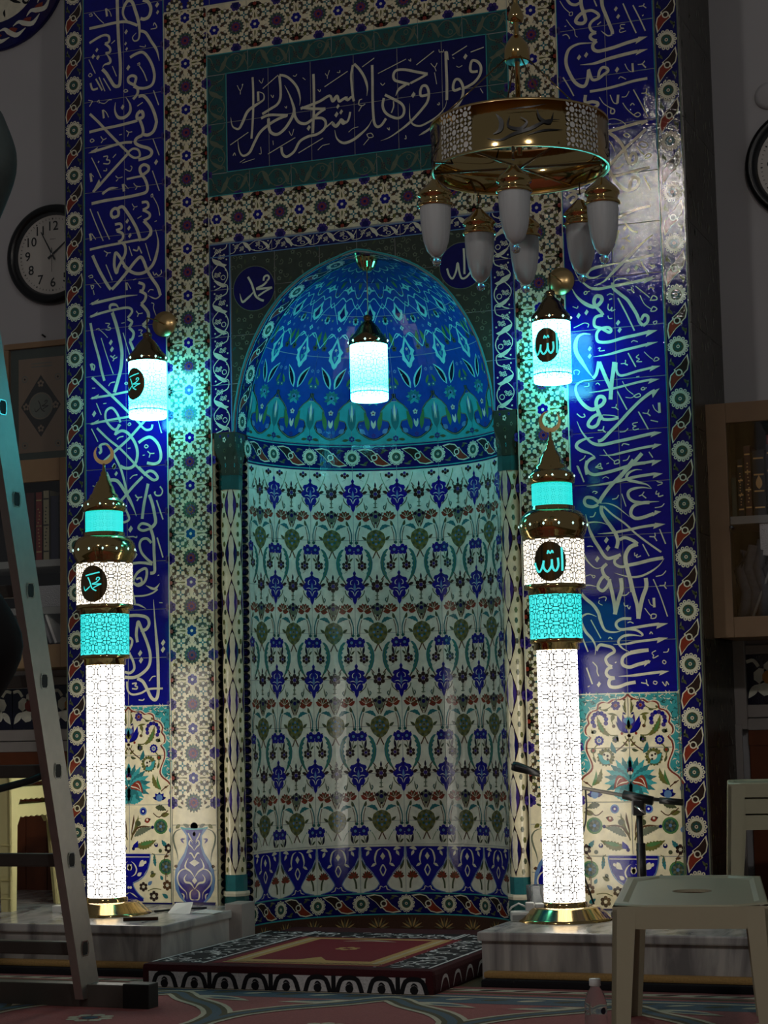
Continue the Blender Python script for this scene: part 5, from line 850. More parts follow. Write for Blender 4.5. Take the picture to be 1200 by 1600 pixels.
# recess sides, dark scalloped strips and the octagonal corner colonnettes
for s, lab in ((-1, 'slim octagonal tiled colonnette at the left edge of the niche'), (1, 'slim octagonal tiled colonnette at the right edge of the niche')):
    e = empty('corner_colonnette', lab, 'column', (s*.604, .058, 0), 'colonnettes of the niche'); R8 = .043
    oct_ = lambda R, z, r=pi/8: [(R*cos(r+k*pi/4), R*sin(r+k*pi/4), z) for k in range(8)]
    def prism(prof, name, m):
        vs = []; fs = []
        for R, z in prof: vs += oct_(R, z)
        for j in range(len(prof)-1):
            for k in range(8): fs.append((j*8+k, j*8+(k+1) % 8, (j+1)*8+(k+1) % 8, (j+1)*8+k))
        fs += [tuple(range(8))[::-1], tuple(range(len(vs)-8, len(vs)))]
        return mesh(name, vs, fs, [m], e)
    prism([(.062, .06), (.060, .10), (.050, .17), (.052, .20), (.050, .215)], 'bell_base', 'deep_teal')
    prism([(.054, .215), (.056, .225), (.054, .235)], 'base_ring', 'ivory'); prism([(.046, .235), (.046, .30)], 'base_drum', 'teal')
    B().lathe([(R8, .30), (R8, 1.865)], 24, caps=False).build('shaft', 'cream', e)
    prism([(.048, 1.865), (.049, 1.895), (.048, 1.925)], 'neck', 'deep_teal')
    ring8 = lambda t, z: [((1-t)*x+t*max(-.049, min(.049, x*2.4)), (1-t)*y+t*max(-.056, min(.056, y*2.4)), z) for x, y, _ in oct_(.050, z)]
    cz = [(0, 1.925), (.02, 1.96), (.25, 1.985), (.8, 2.02), (1, 2.04), (1, 2.0985)]
    vs = [p for t, z in cz for p in ring8(t, z)]; fs = [(j*8+k, j*8+(k+1) % 8, (j+1)*8+(k+1) % 8, (j+1)*8+k) for j in range(5) for k in range(8)]+[tuple(range(8))[::-1], tuple(range(40, 48))]
    mesh(name='capital', vs=vs, fs=fs, mats=['spandrel_green'], parent=e)
    P = Pat()                               # painted capital, laid on its own faceted surface
    def kmap(u, v, h):
        k = math.floor(u); w = u-k; k = (k+4) % 8
        for (t0, za), (t1, zb) in zip(cz, cz[1:]):
            if za <= v <= zb: t = t0+(t1-t0)*(v-za)/(zb-za); break
        r = ring8(t, v); a_, b_ = Vector(r[(k-1) % 8]), Vector(r[k % 8]); p = a_*(1-w)+b_*w; n_ = Vector((b_.y-a_.y, -(b_.x-a_.x), 0)).normalized()
        return tuple(p+n_*(h+.0006))
    for k in range(8):
        for (uc, zz, r, m) in ((.5, 2.07, .011, 'ivory'), (.2, 2.045, .008, 'grey_green'), (.8, 2.045, .008, 'grey_green'), (.5, 2.025, .009, 'moss'), (.3, 2.085, .006, 'violet'), (.7, 2.085, .006, 'violet'), (.5, 1.995, .006, 'ivory'), (.5, 1.965, .009, 'turquoise'), (.5, 1.94, .007, 'grey_green')):
            for j in range(5):
                an = 2*pi*j/5; P.disk((k+uc+r*5*cos(an), zz+r*.7*sin(an)), r*3.4, m, 1, 6, r*.42)
            P.disk((k+uc, zz), r*3, 'black_blue', 2, 6, r*.35)
    P.build('painted_capital', kmap, e, .0002, .0004)
    def cmap(u, v, h):                      # u runs round the octagon, one face = 1 unit
        a = -pi/2+(u-.5)*pi/4; R = R8+h
        return (R*cos(a), R*sin(a), v)
    P = Pat()
    for k in range(8):
        z = .30+.2*k
        for uc in ((1, 3, 5, 7) if s < 0 else (.2, 2.2, 4.2, 6.2)):
            for w, m, l in ((1.0, 'dark_brown', 1), (.86, 'violet' if k % 2 else 'navy', 1.6)):
                o = [(0, -.098), (.12, -.074), (.36, -.03), (.46, 0), (.36, .03), (.12, .074), (0, .098)]
                P.poly([(uc+a*w*1.75, z+.1+b_*w) for a, b_ in o]+[(uc-a*w*1.75, z+.1+b_*w) for a, b_ in o[-2:0:-1]], m, l)
            for dv in (-.03, .03): P.ring((uc, z+.1+dv), .3, .07, 'ivory', 2.4, 8, .014)
            P.poly([(uc-.12, z+.1), (uc, z+.088), (uc+.12, z+.1), (uc, z+.112)], 'ivory', 2.5)
        for uc in ((2, 4, 6, 8) if s < 0 else (1.2, 3.2, 5.2, 7.2)):
            for dv in (.02, .06, .10, .14, .18): P.disk((uc+(.12 if dv in (.06, .14) else -.12), z+dv), .20, ('moss', 'olive', 'brown')[int(dv*50) % 3], 1, 6, .012)
    P = cutup(P, .25); P.build('painted_lozenges', cmap, e, .0003, .0008)
    st = panel('scalloped_strip', 'dark scalloped tile strip in the niche corner recess, '+('left' if s < 0 else 'right')+' of the rug', 'tile border', 'scalloped strips')
    f1 = lambda u, v, h: (s*(RX-.006-h), .062+u, v)
    f2 = lambda u, v, h: (s*.607+u, .1185-h, v)
    P1 = Pat(); P2 = Pat()
    for k in range(10):
        a, c = .1+.2*k-.02, .3+.2*k-.02
        tile(st, -.056, .056, a, c, 'cream', f1); tile(st, -.05, .05, a, c, 'cream', f2)
        for j in range(6):
            z = a+.0167+.0333*j
            for Q in (P1, P2): Q.disk((0 if Q is P1 else -s*.032, z), .021 if Q is P2 else .045, 'black_blue', 1, 10, .0168); Q.flower((0 if Q is P1 else -s*.032, z), .012, 5, 'navy', 2, 'violet')
    P1.build('painted_scallops', f1, st); P2.build('painted_scallops', f2, st)
b = B(); b.add([((.553)*sin(a), NY+.0+.553*cos(a), .086) for a in [-pi/2+pi*i/24 for i in range(25)]]+[((.553)*sin(a), NY+.553*cos(a), .02) for a in [-pi/2+pi*i/24 for i in range(25)]], [(i, i+1, i+26, i+25) for i in range(24)], 0)
o = b.build('niche_skirting', ['rug_brown'], niche)
P = Pat()
for i in range(12):
    u = -pi*NR/2+pi*NR*(i+.5)/12
    for k in range(9): a = radians(10+k*20); P.leaf((u+.008*cos(a), .03+.006*sin(a)), (u+.05*cos(a), .03+.05*sin(a)), .007, ('rug_olive', 'rug_gold')[k % 2], 1)
P.build('carpet_fans', lambda u, v, h: nmap(u, v, h+.003), niche)

# ------------------------------------------------------------------ pierced metal lattice shared by the lamps
def lattice(R, z0, z1, ncell, nrow, w, m, skip=None):
    P = Pat(); h = (z1-z0)/nrow; c = 2*pi*R/ncell; W_ = Pat(); k = min(c, h); ww = w/k
    ln = [[(.5, .30), (.38, .16), (.38, -.16), (.5, -.30), (.62, -.16), (.62, .16), (.5, .30)], [(.30, .5), (.16, .38), (-.16, .38), (-.30, .5), (-.16, .62), (.16, .62), (.30, .5)]]
    for a in ln: W_.stroke(a, ww, m, 1, 'n', 1)
    for sx in (1, -1):
        for sy in (1, -1):
            W_.stroke([(.5*sx, .30*sy), (.5*sx, .5*sy)], ww, m, 1, 'n', 1); W_.stroke([(.30*sx, .5*sy), (.5*sx, .5*sy)], ww, m, 1, 'n', 1)
            W_.stroke([(.38*sx, .16*sy), (.16*sx, .16*sy), (.16*sx, .38*sy)], ww, m, 1, 'n', 1); W_.stroke([(.38*sx, .16*sy), (.30*sx, .30*sy), (.16*sx, .38*sy)], ww, m, 1, 'n', 1)
    st = [(.16*cos(pi/8*i)*(1 if i % 2 else .55), .16*sin(pi/8*i)*(1 if i % 2 else .55)) for i in range(17)]
    W_.stroke(st, ww*.9, m, 1, 'n', 1)
    for i in range(ncell):
        for j in range(nrow):
            u, v = (i+.5)*c, z0+(j+.5)*h
            if skip and skip(u, v): continue
            P.stamp(W_, u, v, 0, c, h)
    return P
def cyl(R): return lambda u, v, h: ((R+h)*sin(u/R), -(R+h)*cos(u/R), v)     # u = 0 faces -Y
def rim(P, R, z, w, m):
    for i in range(24): a = 2*pi*R*i/24; P.poly([(a, z-w/2), (a+2*pi*R/24, z-w/2), (a+2*pi*R/24, z+w/2), (a, z+w/2)], m, 1)
def name_sign(parent, R, ang, z, rw, rh, kind, glow):
    P = Pat(); u = ang*R; P.disk((u, z), rw, 'dark_brass', 1, 30, rh); P = cutup(P, .008)
    o = P.build('name_disc', lambda u, v, h: cyl(R)(u, v, h+.0022), parent); del o['kind']
    P = Pat(); k = rh/.075
    if kind == 'M':
        q = Pat(); calligraphy(q, 'M', glow, 1); P.stamp(q, u+.458*.52*k-.006, z-2.690*.52*k, 0, .52*k, .52*k)
        P.stroke([(u-.03*k, z+.034*k), (u+.0, z+.040*k), (u+.030*k, z+.046*k)], .005*k, glow, 1)
    else:
        for pts, w in (([(42, 58), (43, 0), (42, -42)], 9), ([(25, 14), (26, -20), (14, -42), (2, -26), (0, 8)], 9), ([(0, 6), (-3, -22), (-20, -44), (-36, -24), (-34, 4)], 9), ([(-34, 0), (-46, -34), (-58, -44), (-70, -22), (-74, -4)], 8), ([(-18, 32), (-14, 46), (-6, 34), (2, 46), (6, 34)], 6)):
            P.stroke([(u+x*.00088*k+.008*k, z+y*.00088*k) for x, y in pts], w*.00088*k, glow, 1)
    o = P.build('name_script', lambda u, v, h: cyl(R)(u, v, h+.0034), parent); del o['kind']

# ------------------------------------------------------------------ the two minaret lamps
def minaret(x, y, kind, lab, rz, flip):
    e = empty('minaret_lamp', lab, 'floor lamp', (x, y, Z0), 'minaret lamps beside the niche', rz); L = lambda: B()
    z = lambda a: a-Z0
    L().lathe([(.174, 0), (.174, .006), (.165, .010), (.128, .044), (.120, .048), (.08, .050)], 48).build('base', 'brass', e)
    L().lathe([(.082, .049), (.082, .062), (.076, .066)], 40).build('base_collar', 'brass', e)
    L().lathe([(.0735, .060), (.0735, .970)], 40, caps=False).build('lit_shaft', 'column_glow', e)
    P = lattice(.0742, .062, .968, 8, 16, .0038, 'lattice'); P.build('pierced_lattice', cyl(.0742), e, .0003, .0003)
    L().lathe([(.076, .966), (.083, .968), (.083, .990), (.097, .992), (.097, 1.006), (.09, 1.008)], 40).build('lower_ring', 'brass', e)
    L().lathe([(.0950, 1.004), (.0950, 1.170)], 40, caps=False).build('teal_drum', 'drum_teal_glow', e)
    P = lattice(.0957, 1.006, 1.168, 11, 3, .0028, 'teal_lattice'); P.build('pierced_lattice', cyl(.0957), e, .0003, .0003)
    L().lathe([(.092, 1.166), (.0985, 1.168), (.0985, 1.186), (.113, 1.188), (.113, 1.204), (.106, 1.206)], 40).build('middle_ring', 'brass', e)
    L().lathe([(.1110, 1.202), (.1110, 1.368)], 40, caps=False).build('white_drum', 'drum_white_glow', e)
    ang = -.42 if kind == 'M' else -.36
    P = lattice(.1118, 1.204, 1.366, 13, 3, .0032, 'lattice'); P.build('pierced_lattice', cyl(.1118), e, .0003, .0003)
    name_sign(e, .1118, ang+.5-rz*0, 1.283, .058, .072, kind, 'sign_glow')
    L().lathe([(.106, 1.366), (.112, 1.368), (.113, 1.382), (.120, 1.392), (.1245, 1.412), (.1245, 1.430), (.118, 1.452), (.102, 1.470), (.086, 1.478), (.082, 1.480), (.082, 1.492), (.076, 1.494)], 48).build('bulb_ring', 'brass', e)
    for k in range(14):
        a = 2*pi*k/14; b = B(); b.lathe([(.0001, -.006), (.0045, 0), (.0001, .006)], 6, (.1243*sin(a), -.1243*cos(a), 1.421)); b.build('stud_light', 'stud_glow', e)
    L().lathe([(.0745, 1.490), (.0745, 1.578)], 40, caps=False).build('small_drum', 'small_teal_glow', e)
    P = lattice(.075, 1.492, 1.576, 18, 3, .0009, 'teal_lattice'); P.build('pierced_lattice', cyl(.075), e, .0003, .0003)
    L().lathe([(.074, 1.575), (.083, 1.577), (.087, 1.592), (.086, 1.606), (.076, 1.618)], 40).build('crown_ring', 'brass', e)
    for k in range(10):
        a = 2*pi*(k+.5)/10; b = B(); b.lathe([(.0001, -.005), (.004, 0), (.0001, .005)], 6, (.0862*sin(a), -.0862*cos(a), 1.601)); b.build('stud_light', 'stud_glow', e)
    L().lathe([(.076, 1.616), (.062, 1.628), (.058, 1.634), (.058, 1.640), (.048, 1.650), (.040, 1.672), (.030, 1.692), (.019, 1.706), (.018, 1.718), (.013, 1.722), (.014, 1.732), (.007, 1.742), (.005, 1.770), (.0001, 1.772)], 32).build('dome_cap', 'brass', e)
    n = 22; o = []; i_ = []
    for k in range(n+1):
        a = radians(58+(360-58-2)*0) ; t = k/n
        a = radians(70-320*t+0); o.append((.041*cos(a), .041*sin(a)))
    for k in range(n+1):
        t = k/n; a = radians(70-320*t); w = .0170*sin(pi*t)**.7; i_.append(((.041-w)*cos(a), (.041-w)*sin(a)))
    rot = radians(18); pts = [(c*cos(rot)-d*sin(rot), c*sin(rot)+d*cos(rot)) for c, d in o+i_[::-1]]
    if not flip: pts = [(-c, d) for c, d in pts]
    k = len(pts); vs = [(c, -.003, d+1.808) for c, d in pts]+[(c, .003, d+1.808) for c, d in pts]
    fs = [(i, i+1, 2*(n+1)-2-i, 2*(n+1)-1-i) for i in range(n)]; fs += [tuple(j+k for j in f)[::-1] for f in fs]+[(i, i+k, (i+1) % k+k, (i+1) % k) for i in range(k)]
    o = mesh('crescent_finial', vs, fs, ['gold'], e); o.rotation_euler = (0, 0, .33-rz)
    return e
minaret(-.955, -.38, 'M', 'tall minaret lamp with white glowing shaft on the left marble platform', .0, True)
minaret(.882, -.335, 'A', 'tall minaret lamp with white glowing shaft on the right marble platform', .0, False)

# ------------------------------------------------------------------ hanging lanterns
def lantern(x, y, zb, R, h, kind, lab, ang, arm=None, cord=None):
    e = empty('hanging_lantern', lab, 'lantern', (x, y, zb), 'hanging lanterns around the niche')
    B().lathe([(.0001, .004), (R*.96, .004), (R, .010), (R, h)], 36, caps=False).build('lit_shade', 'lantern_glow', e)
    P = lattice(R+.0006, .012, h, 9, 4, .0016, 'teal_lattice'); rim(P, R+.0006, .034, .004, 'teal_lattice'); P.build('pierced_lattice', cyl(R+.0006), e, .0003, .0003)
    B().lathe([(R*.9, h-.004), (R*1.04, h), (R*1.08, h+.012), (R*1.02, h+.026), (R*.80, h+.044), (R*.58, h+.070), (R*.40, h+.088), (R*.25, h+.098), (R*.22, h+.104), (R*.26, h+.110), (R*.24, h+.120), (R*.10, h+.126), (.0001, h+.127)], 36).build('brass_cap', 'dark_brass', e)
    for k in range(9):
        a = 2*pi*k/9+.2; b = B(); b.lathe([(.0001, -.006), (.0055, 0), (.0001, .006)], 6, (R*1.075*sin(a), -R*1.075*cos(a), h+.012)); b.build('stud_light', 'stud_glow', e)
    if kind: name_sign(e, R+.0006, ang, h*.58, .050, .066, kind, 'sign_glow')
    if arm:
        ax, az = arm; dz = az-zb
        o = B().lathe([(.0001, 0), (.050, 0), (.054, .003), (.054, .008), (.0001, .008)], 36).build('wall_disc', 'gold', e); o.rotation_euler = (pi/2, 0, 0); o.location = (ax-x, -y-.001, dz)
        B().tube([(ax-x, -y-.006, dz), ((ax-x)*.5, -y*.5, dz+.004), (0, 0, dz), (0, 0, h+.125)], .0035, 6).build('wall_arm', 'dark_brass', e)
    if cord:
        B().tube([(0, 0, h+.125), (0, 0, cord-zb)], .0022, 6).build('cord', 'gold', e)
        b = B(); prof_ = [(.046, .0), (.046, -.012), (.043, -.030), (.032, -.052), (.016, -.064), (.0001, -.066)]
        vs = []; n = 40
        for r, zz in prof_:
            for i in range(n): rr = r*(1-.06*(i % 2)); vs.append((rr*cos(2*pi*i/n), rr*sin(2*pi*i/n), cord-zb+.064+zz))
        fs = [(j*n+i, j*n+(i+1) % n, (j+1)*n+(i+1) % n, (j+1)*n+i)[::-1] for j in range(len(prof_)-1) for i in range(n)]
        b.add(vs, fs, 0, False); b.build('ribbed_canopy', 'brass', e)
    return e
lantern(-.876, -.150, 2.156, .0775, .236, 'M', 'lit cyan lantern on a wall arm above the left lamp column', -.30, arm=(-.870, 2.578))
lantern(.847, -.150, 2.161, .0725, .236, 'A', 'lit cyan lantern on a wall arm above the right lamp column', -.02, arm=(.851, 2.586))
lantern(.006, .095, 2.195, .0765, .232, None, 'lit cyan lantern hanging on a cord under the crown of the arch', 0, cord=2.735)

# ------------------------------------------------------------------ chandelier
CX, CY, CZ, CR = 1.172, -1.60, 2.572, .272
e = empty('chandelier', 'brass ring chandelier with unlit frosted shades in front of the upper wall', 'chandelier', (CX, CY, CZ))
b = B(); b.lathe([(CR, 0), (CR, .142), (CR-.004, .142), (CR-.004, 0), (CR, 0)], 72, caps=False); b.build('ring_band', 'brass', e)
b = B()
for z in (.0, .142): b.lathe([(CR+.002, z-.003), (CR+.002, z+.003), (CR-.006, z+.003), (CR-.006, z-.003), (CR+.002, z-.003)], 72, caps=False)
b.build('ring_beads', 'gold', e)
P = Pat(); q = Pat()
for i in range(4):                         # pierced star windows round the band
    c0 = CR*(i*pi/2-.50)
    for a in range(3):
        for d in range(3):
            c = (c0+(a-1)*.046, .071+(d-1)*.046); q.disk(c, .0095, 'white_plastic', 1, 8)
            for k in range(8):
                w = 2*pi*k/8
                q.leaf((c[0]+.0125*cos(w), c[1]+.0125*sin(w)), (c[0]+(.0225 if k % 2 == 0 else .030)*cos(w), c[1]+(.0225 if k % 2 == 0 else .030)*sin(w)), .0095, 'white_plastic', 1)
P.stamp(q); o = P.build('star_windows', cyl(CR), e, .0005, .0006)
P = Pat()
for i in range(4):                         # applied script between the windows
    c0 = CR*(i*pi/2+.30)
    for pts, w in (([(-.10, .03), (-.06, .02), (-.02, .035), (.03, .05), (.08, .075), (.12, .08)], .010), ([(-.07, .10), (-.055, .075), (-.06, .05), (-.08, .04)], .014), ([(-.03, .09), (-.035, .06), (0, .05), (.02, .07), (.0, .085)], .010), ([(.05, .11), (.06, .08), (.09, .07), (.10, .10)], .010), ([(-.04, .11), (.03, .115), (.08, .125)], .005), ([(.02, .03), (.07, .045), (.13, .05)], .006), ([(.0, .10), (.01, .12)], .005)):
        P.stroke([(c0+x, z) for x, z in pts], w, 'black_plastic', 1, 't')
P.build('applied_script', cyl(CR), e, .0005, .0015)
b = B(); b.tube([(0, 0, .05), (0, 0, 1.15)], .008, 10).build('rod', 'brass', e)
B().lathe([(.0001, .345), (.036, .345), (.040, .350), (.040, .385), (.034, .40), (.018, .425), (.010, .43)], 32).build('upper_cup', 'brass', e)
B().lathe([(.0001, .3445), (.036, .3440)], 32).build('painted_cup_glow', 'turquoise', e)  # turquoise glow below the cup, painted as plain colour on a disc
B().lathe([(.0001, .47), (.02, .47), (.026, .49), (.014, .52), (.009, .53)], 24).build('rod_joint', 'brass', e)
b = B()
for k in range(4):
    a = k*pi/2+.55; b.tube([(.03*cos(a), .03*sin(a), .36), (CR*.985*cos(a), CR*.985*sin(a), .138)], .0025, 6)
b.build('stay_rods', 'dark_brass', e)
b = B()
for k in range(3): a = k*pi/3+.2; b.tube([(CR*cos(a), CR*sin(a), .01), (-CR*cos(a), -CR*sin(a), .01)], .004, 6)
b.build('cross_bars', 'dark_brass', e)
for (x, y) in ((.976, -1.84), (.99, -1.46), (1.237, -1.89), (1.107, -1.36), (1.312, -1.43), (1.439, -1.65)):
    dx, dy = x-CX, y-CY; a = atan2(dy, dx); q = empty('arm', None, None, (dx, dy, .023)); q.parent = e
    B().tube([(CR*.985*cos(a)-dx, CR*.985*sin(a)-dy, .012), (CR*.9*cos(a)-dx, CR*.9*sin(a)-dy, -.03), (0, 0, -.035), (0, 0, -.072)], .004, 8).build('bracket', 'dark_brass', q)
    B().lathe([(.012, -.090), (.020, -.100), (.044, -.122), (.052, -.132), (.052, -.140), (.046, -.142), (.046, -.160), (.052, -.163), (.054, -.170), (.048, -.172)], 28).build('shade_holder', 'brass', q)
    B().lathe([(.047, -.168), (.0465, -.195), (.044, -.235), (.038, -.275), (.028, -.305), (.014, -.322), (.004, -.325)], 28).build('glass_shade', 'frosted_glass', q)
    B().lathe([(.0001, -.352), (.010, -.348), (.014, -.338), (.010, -.328), (.0001, -.324)], 16).build('crystal_tip', 'clear_glass', q)

# ------------------------------------------------------------------ hall chandelier behind the photographer: the sparkle on the right-hand tiles
for hx, hy, hl in ((-.25, -7.0, 'lit bulb cluster high in the middle of the hall, behind the viewer'), (3.7, -6.4, 'added fill bulb cluster high on the right side of the hall, brightening the right wall')):  # second cluster is an added fill lamp for the dim right wall
  e = empty('hall_chandelier', hl, 'chandelier', (hx, hy, 4.75), 'lit hall chandeliers')
  B().tube([(0, 0, .1), (0, 0, .6)], .012, 8).build('rod', 'brass', e); B().lathe([(.0001, .02), (.18, .02), (.20, .05), (.16, .10), (.0001, .12)], 32).build('tray', 'brass', e)
  for k in range(8):
      a = 2*pi*k/8; B().lathe([(.0001, -.09), (.035, -.07), (.045, -.035), (.030, 0), (.015, .02)], 12, (.12*cos(a), .12*sin(a), 0)).build('bulb', 'bulb_glow', e)
# ------------------------------------------------------------------ clocks
def text_mesh(s, size, m, parent, loc, rot=(pi/2, 0, 0), name='numeral', bold=0):
    cu = bpy.data.curves.new('t', 'FONT'); cu.body = s; cu.size = size; cu.align_x = 'CENTER'; cu.align_y = 'CENTER'; cu.offset = bold; cu.resolution_u = 3
    o = bpy.data.objects.new('t', cu); COL.objects.link(o); me = bpy.data.meshes.new_from_object(o)
    bpy.data.objects.remove(o); me.materials.clear()
    q = link(name, me, [m], parent, loc); q.rotation_euler = rot; return q
def clock(x, z, lab, hm):
    e = empty('wall_clock', lab, 'clock', (x, .6, z), 'wall clocks')
    R = .238
    def turn(o, y=0): o.rotation_euler = (pi/2, 0, 0); o.location = (0, y, 0); return o
    turn(B().lathe([(R-.004, 0), (R, .012), (R-.006, .034), (R-.022, .042), (R-.040, .034), (R-.050, .016), (R-.052, .006)], 56, caps=False).build('rim', 'black_plastic', e))
    turn(B().lathe([(.0001, .010), (R-.046, .010)], 48).build('dial', 'clock_face', e))
    P = Pat()
    for k in range(60):
        a = 2*pi*k/60; r0, r1 = .166, .174; w = .0012 if k % 5 else .003; c, s_ = sin(a), cos(a); px, py = s_*w, -c*w
        P.poly([(c*r0-px, s_*r0-py), (c*r0+px, s_*r0+py), (c*r1+px, s_*r1+py), (c*r1-px, s_*r1-py)][::-1], 'black_plastic', 1)
    o = P.build('minute_marks', lambda u, v, h: (u, -.011-h, v), e); del o['kind']
    for k in range(1, 13):
        a = 2*pi*k/12; text_mesh(str(k), .062, 'black_plastic', e, (.134*sin(a), -.0118, .134*cos(a)), bold=.0006)
    for nm, a, L, w, y in (('hour_hand', hm[0], .085, .009, -.016), ('minute_hand', hm[1], .125, .007, -.020), ('second_hand', hm[2], .085, .0015, -.024)):
        c, s_ = sin(a), cos(a)
        b = B(); b.hexa([(-w*.6, y, -.03), (w*.6, y, -.03), (w*.6, y+.002, -.03), (-w*.6, y+.002, -.03), (-w*.25, y, L), (w*.25, y, L), (w*.25, y+.002, L), (-w*.25, y+.002, L)]) if nm != 'x' else None
        o = b.build(nm, 'black_plastic', e); o.rotation_euler = (0, a, 0)
    turn(B().lathe([(.0001, .028), (.006, .028), (.007, .010)], 12).build('hub', 'chrome', e))
    turn(B().lathe([(.0001, .030), (R-.042, .030)], 40).build('glass', 'pane_glass', e))
    o = text_mesh('\u2014', .03, 'black_plastic', e, (0, -.0118, .075), name='maker_mark')
clock(-1.752, 3.100, 'black rimmed wall clock half hidden behind the left blue border', (radians(52), radians(-28), radians(180)))
clock(1.716, 3.108, 'black rimmed wall clock at the right picture edge', (radians(60), radians(-30), radians(180)))
o = B().lathe([(.0001, .022), (.040, .020), (.055, .010), (.056, 0)], 28).build('smoke_detector', 'plaster'); o.rotation_euler = (pi/2, 0, 0); o.location = (1.585, .598, 3.405)
tag(o, 'small round white detector on the wall above the right clock', 'detector')
# round name plaque, upper left
e = empty('round_plaque', 'round plaque with chain border and black script on the upper left wall', 'plaque', (-2.05, .598, 4.50)); fl_ = lambda u, v, h: (u, -.02-h, v)
o = B().lathe([(.0001, .02), (.375, .02), (.380, .014), (.380, 0)], 64).build('disc', 'navy', e); o.rotation_euler = (pi/2, 0, 0)
P = Pat(); P.disk((0, 0), .245, 'ivory', 1, 48)
for k in range(22):
    a = 2*pi*k/22; a2 = a+2*pi/22; am = (a+a2)/2
    P.leaf((.312*cos(a+.04), .312*sin(a+.04)), (.312*cos(a2-.04), .312*sin(a2-.04)), .040, 'brick_red', 1.2)
    P.stroke([(.290*cos(a-.10), .290*sin(a-.10)), (.286*cos(a+.02), .286*sin(a+.02)), (.312*cos(a+.10), .312*sin(a+.10)), (.340*cos(am+.06), .340*sin(am+.06)), (.334*cos(a2+.08), .334*sin(a2+.08))], .024, 'white_glaze', 2, 't')
for pts, w in (([(-.16, -.02), (-.12, -.13), (-.02, -.16), (.02, -.06), (.0, .10)], .03), ([(.03, .12), (.05, -.06), (.09, -.14), (.135, -.165)], .045), ([(-.05, -.05), (.02, .02), (.12, .05)], .03), ([(.05, -.185), (.045, -.20), (.05, -.225)], .012), ([(.155, -.12), (.15, -.16), (.17, -.17), (.185, -.15)], .012)):
    P.stroke(pts, w, 'black_plastic', 2.5, 't')
P.build('painted_plaque', fl_, e)
# framed panel on top of the left bookcase
e = empty('framed_print', 'gilt framed print with a dark diamond and round script, on the left bookcase', 'picture', (-1.800, .56, 2.085)); w2, h2 = .187, .60
b = B()
for x0, x1, z0, z1 in ((-w2, w2, 0, .028), (-w2, w2, h2-.028, h2), (-w2, -w2+.026, .028, h2-.028), (w2-.026, w2, .028, h2-.028)): b.box(x0, x1, -.02, .02, z0, z1, 0, .004)
b.build('frame', 'oak', e); plain('print_green', (66, 78, 68), .8); plain('print_tan', (142, 122, 100), .8, noise=.08, scale=40); plain('print_dark', (40, 40, 34), .8); plain('print_sage', (112, 118, 106), .8)
B().box(-w2+.02, w2-.02, .0, .01, .02, h2-.02).build('mount', 'print_green', e)
P = Pat(); P.poly([(-.118, .085), (.122, .085), (.122, .525), (-.118, .525)], 'print_tan', 1)
P.poly([(-.105, .30), (0, .155), (.105, .30), (0, .445)], 'print_dark', 2)
P.disk((0, .30), .064, 'print_sage', 3, 28)
for a in range(4):
    c, s_ = cos(a*pi/2), sin(a*pi/2); P.flower((.078*c, .30+.105*s_), .018, 5, 'print_tan', 3)
P.ring((0, .30), .060, .003, 'print_tan', 4, 28)
q = Pat(); calligraphy(q, 'M', 'print_dark', 5); P.stamp(q, .458*.5, .30-2.690*.5, 0, .5, .5)
for x, z in ((-.085, .43), (.09, .43), (.09, .12), (-.085, .12)): P.ring((x, z), .014, .004, 'print_sage', 2, 12); P.disk((x, z), .005, 'print_dark', 2)
for z in (.50, .485): P.stroke([(-.05, z), (.06, z)], .004, 'print_sage', 2)
P.build('printed_design', lambda u, v, h: (u, -.001-h, v), e); B().box(-w2+.02, w2-.02, -.012, -.009, .02, h2-.02).build('glass', 'pane_glass', e)
b = B(); b.tube([(0, 0, 0), (-.012, -.012, .012)], .004, 6); o = b.build('nail', 'black_rubber', None, (-1.80, .6, 2.715)); tag(o, 'small dark nail in the wall just above the framed print', 'nail')

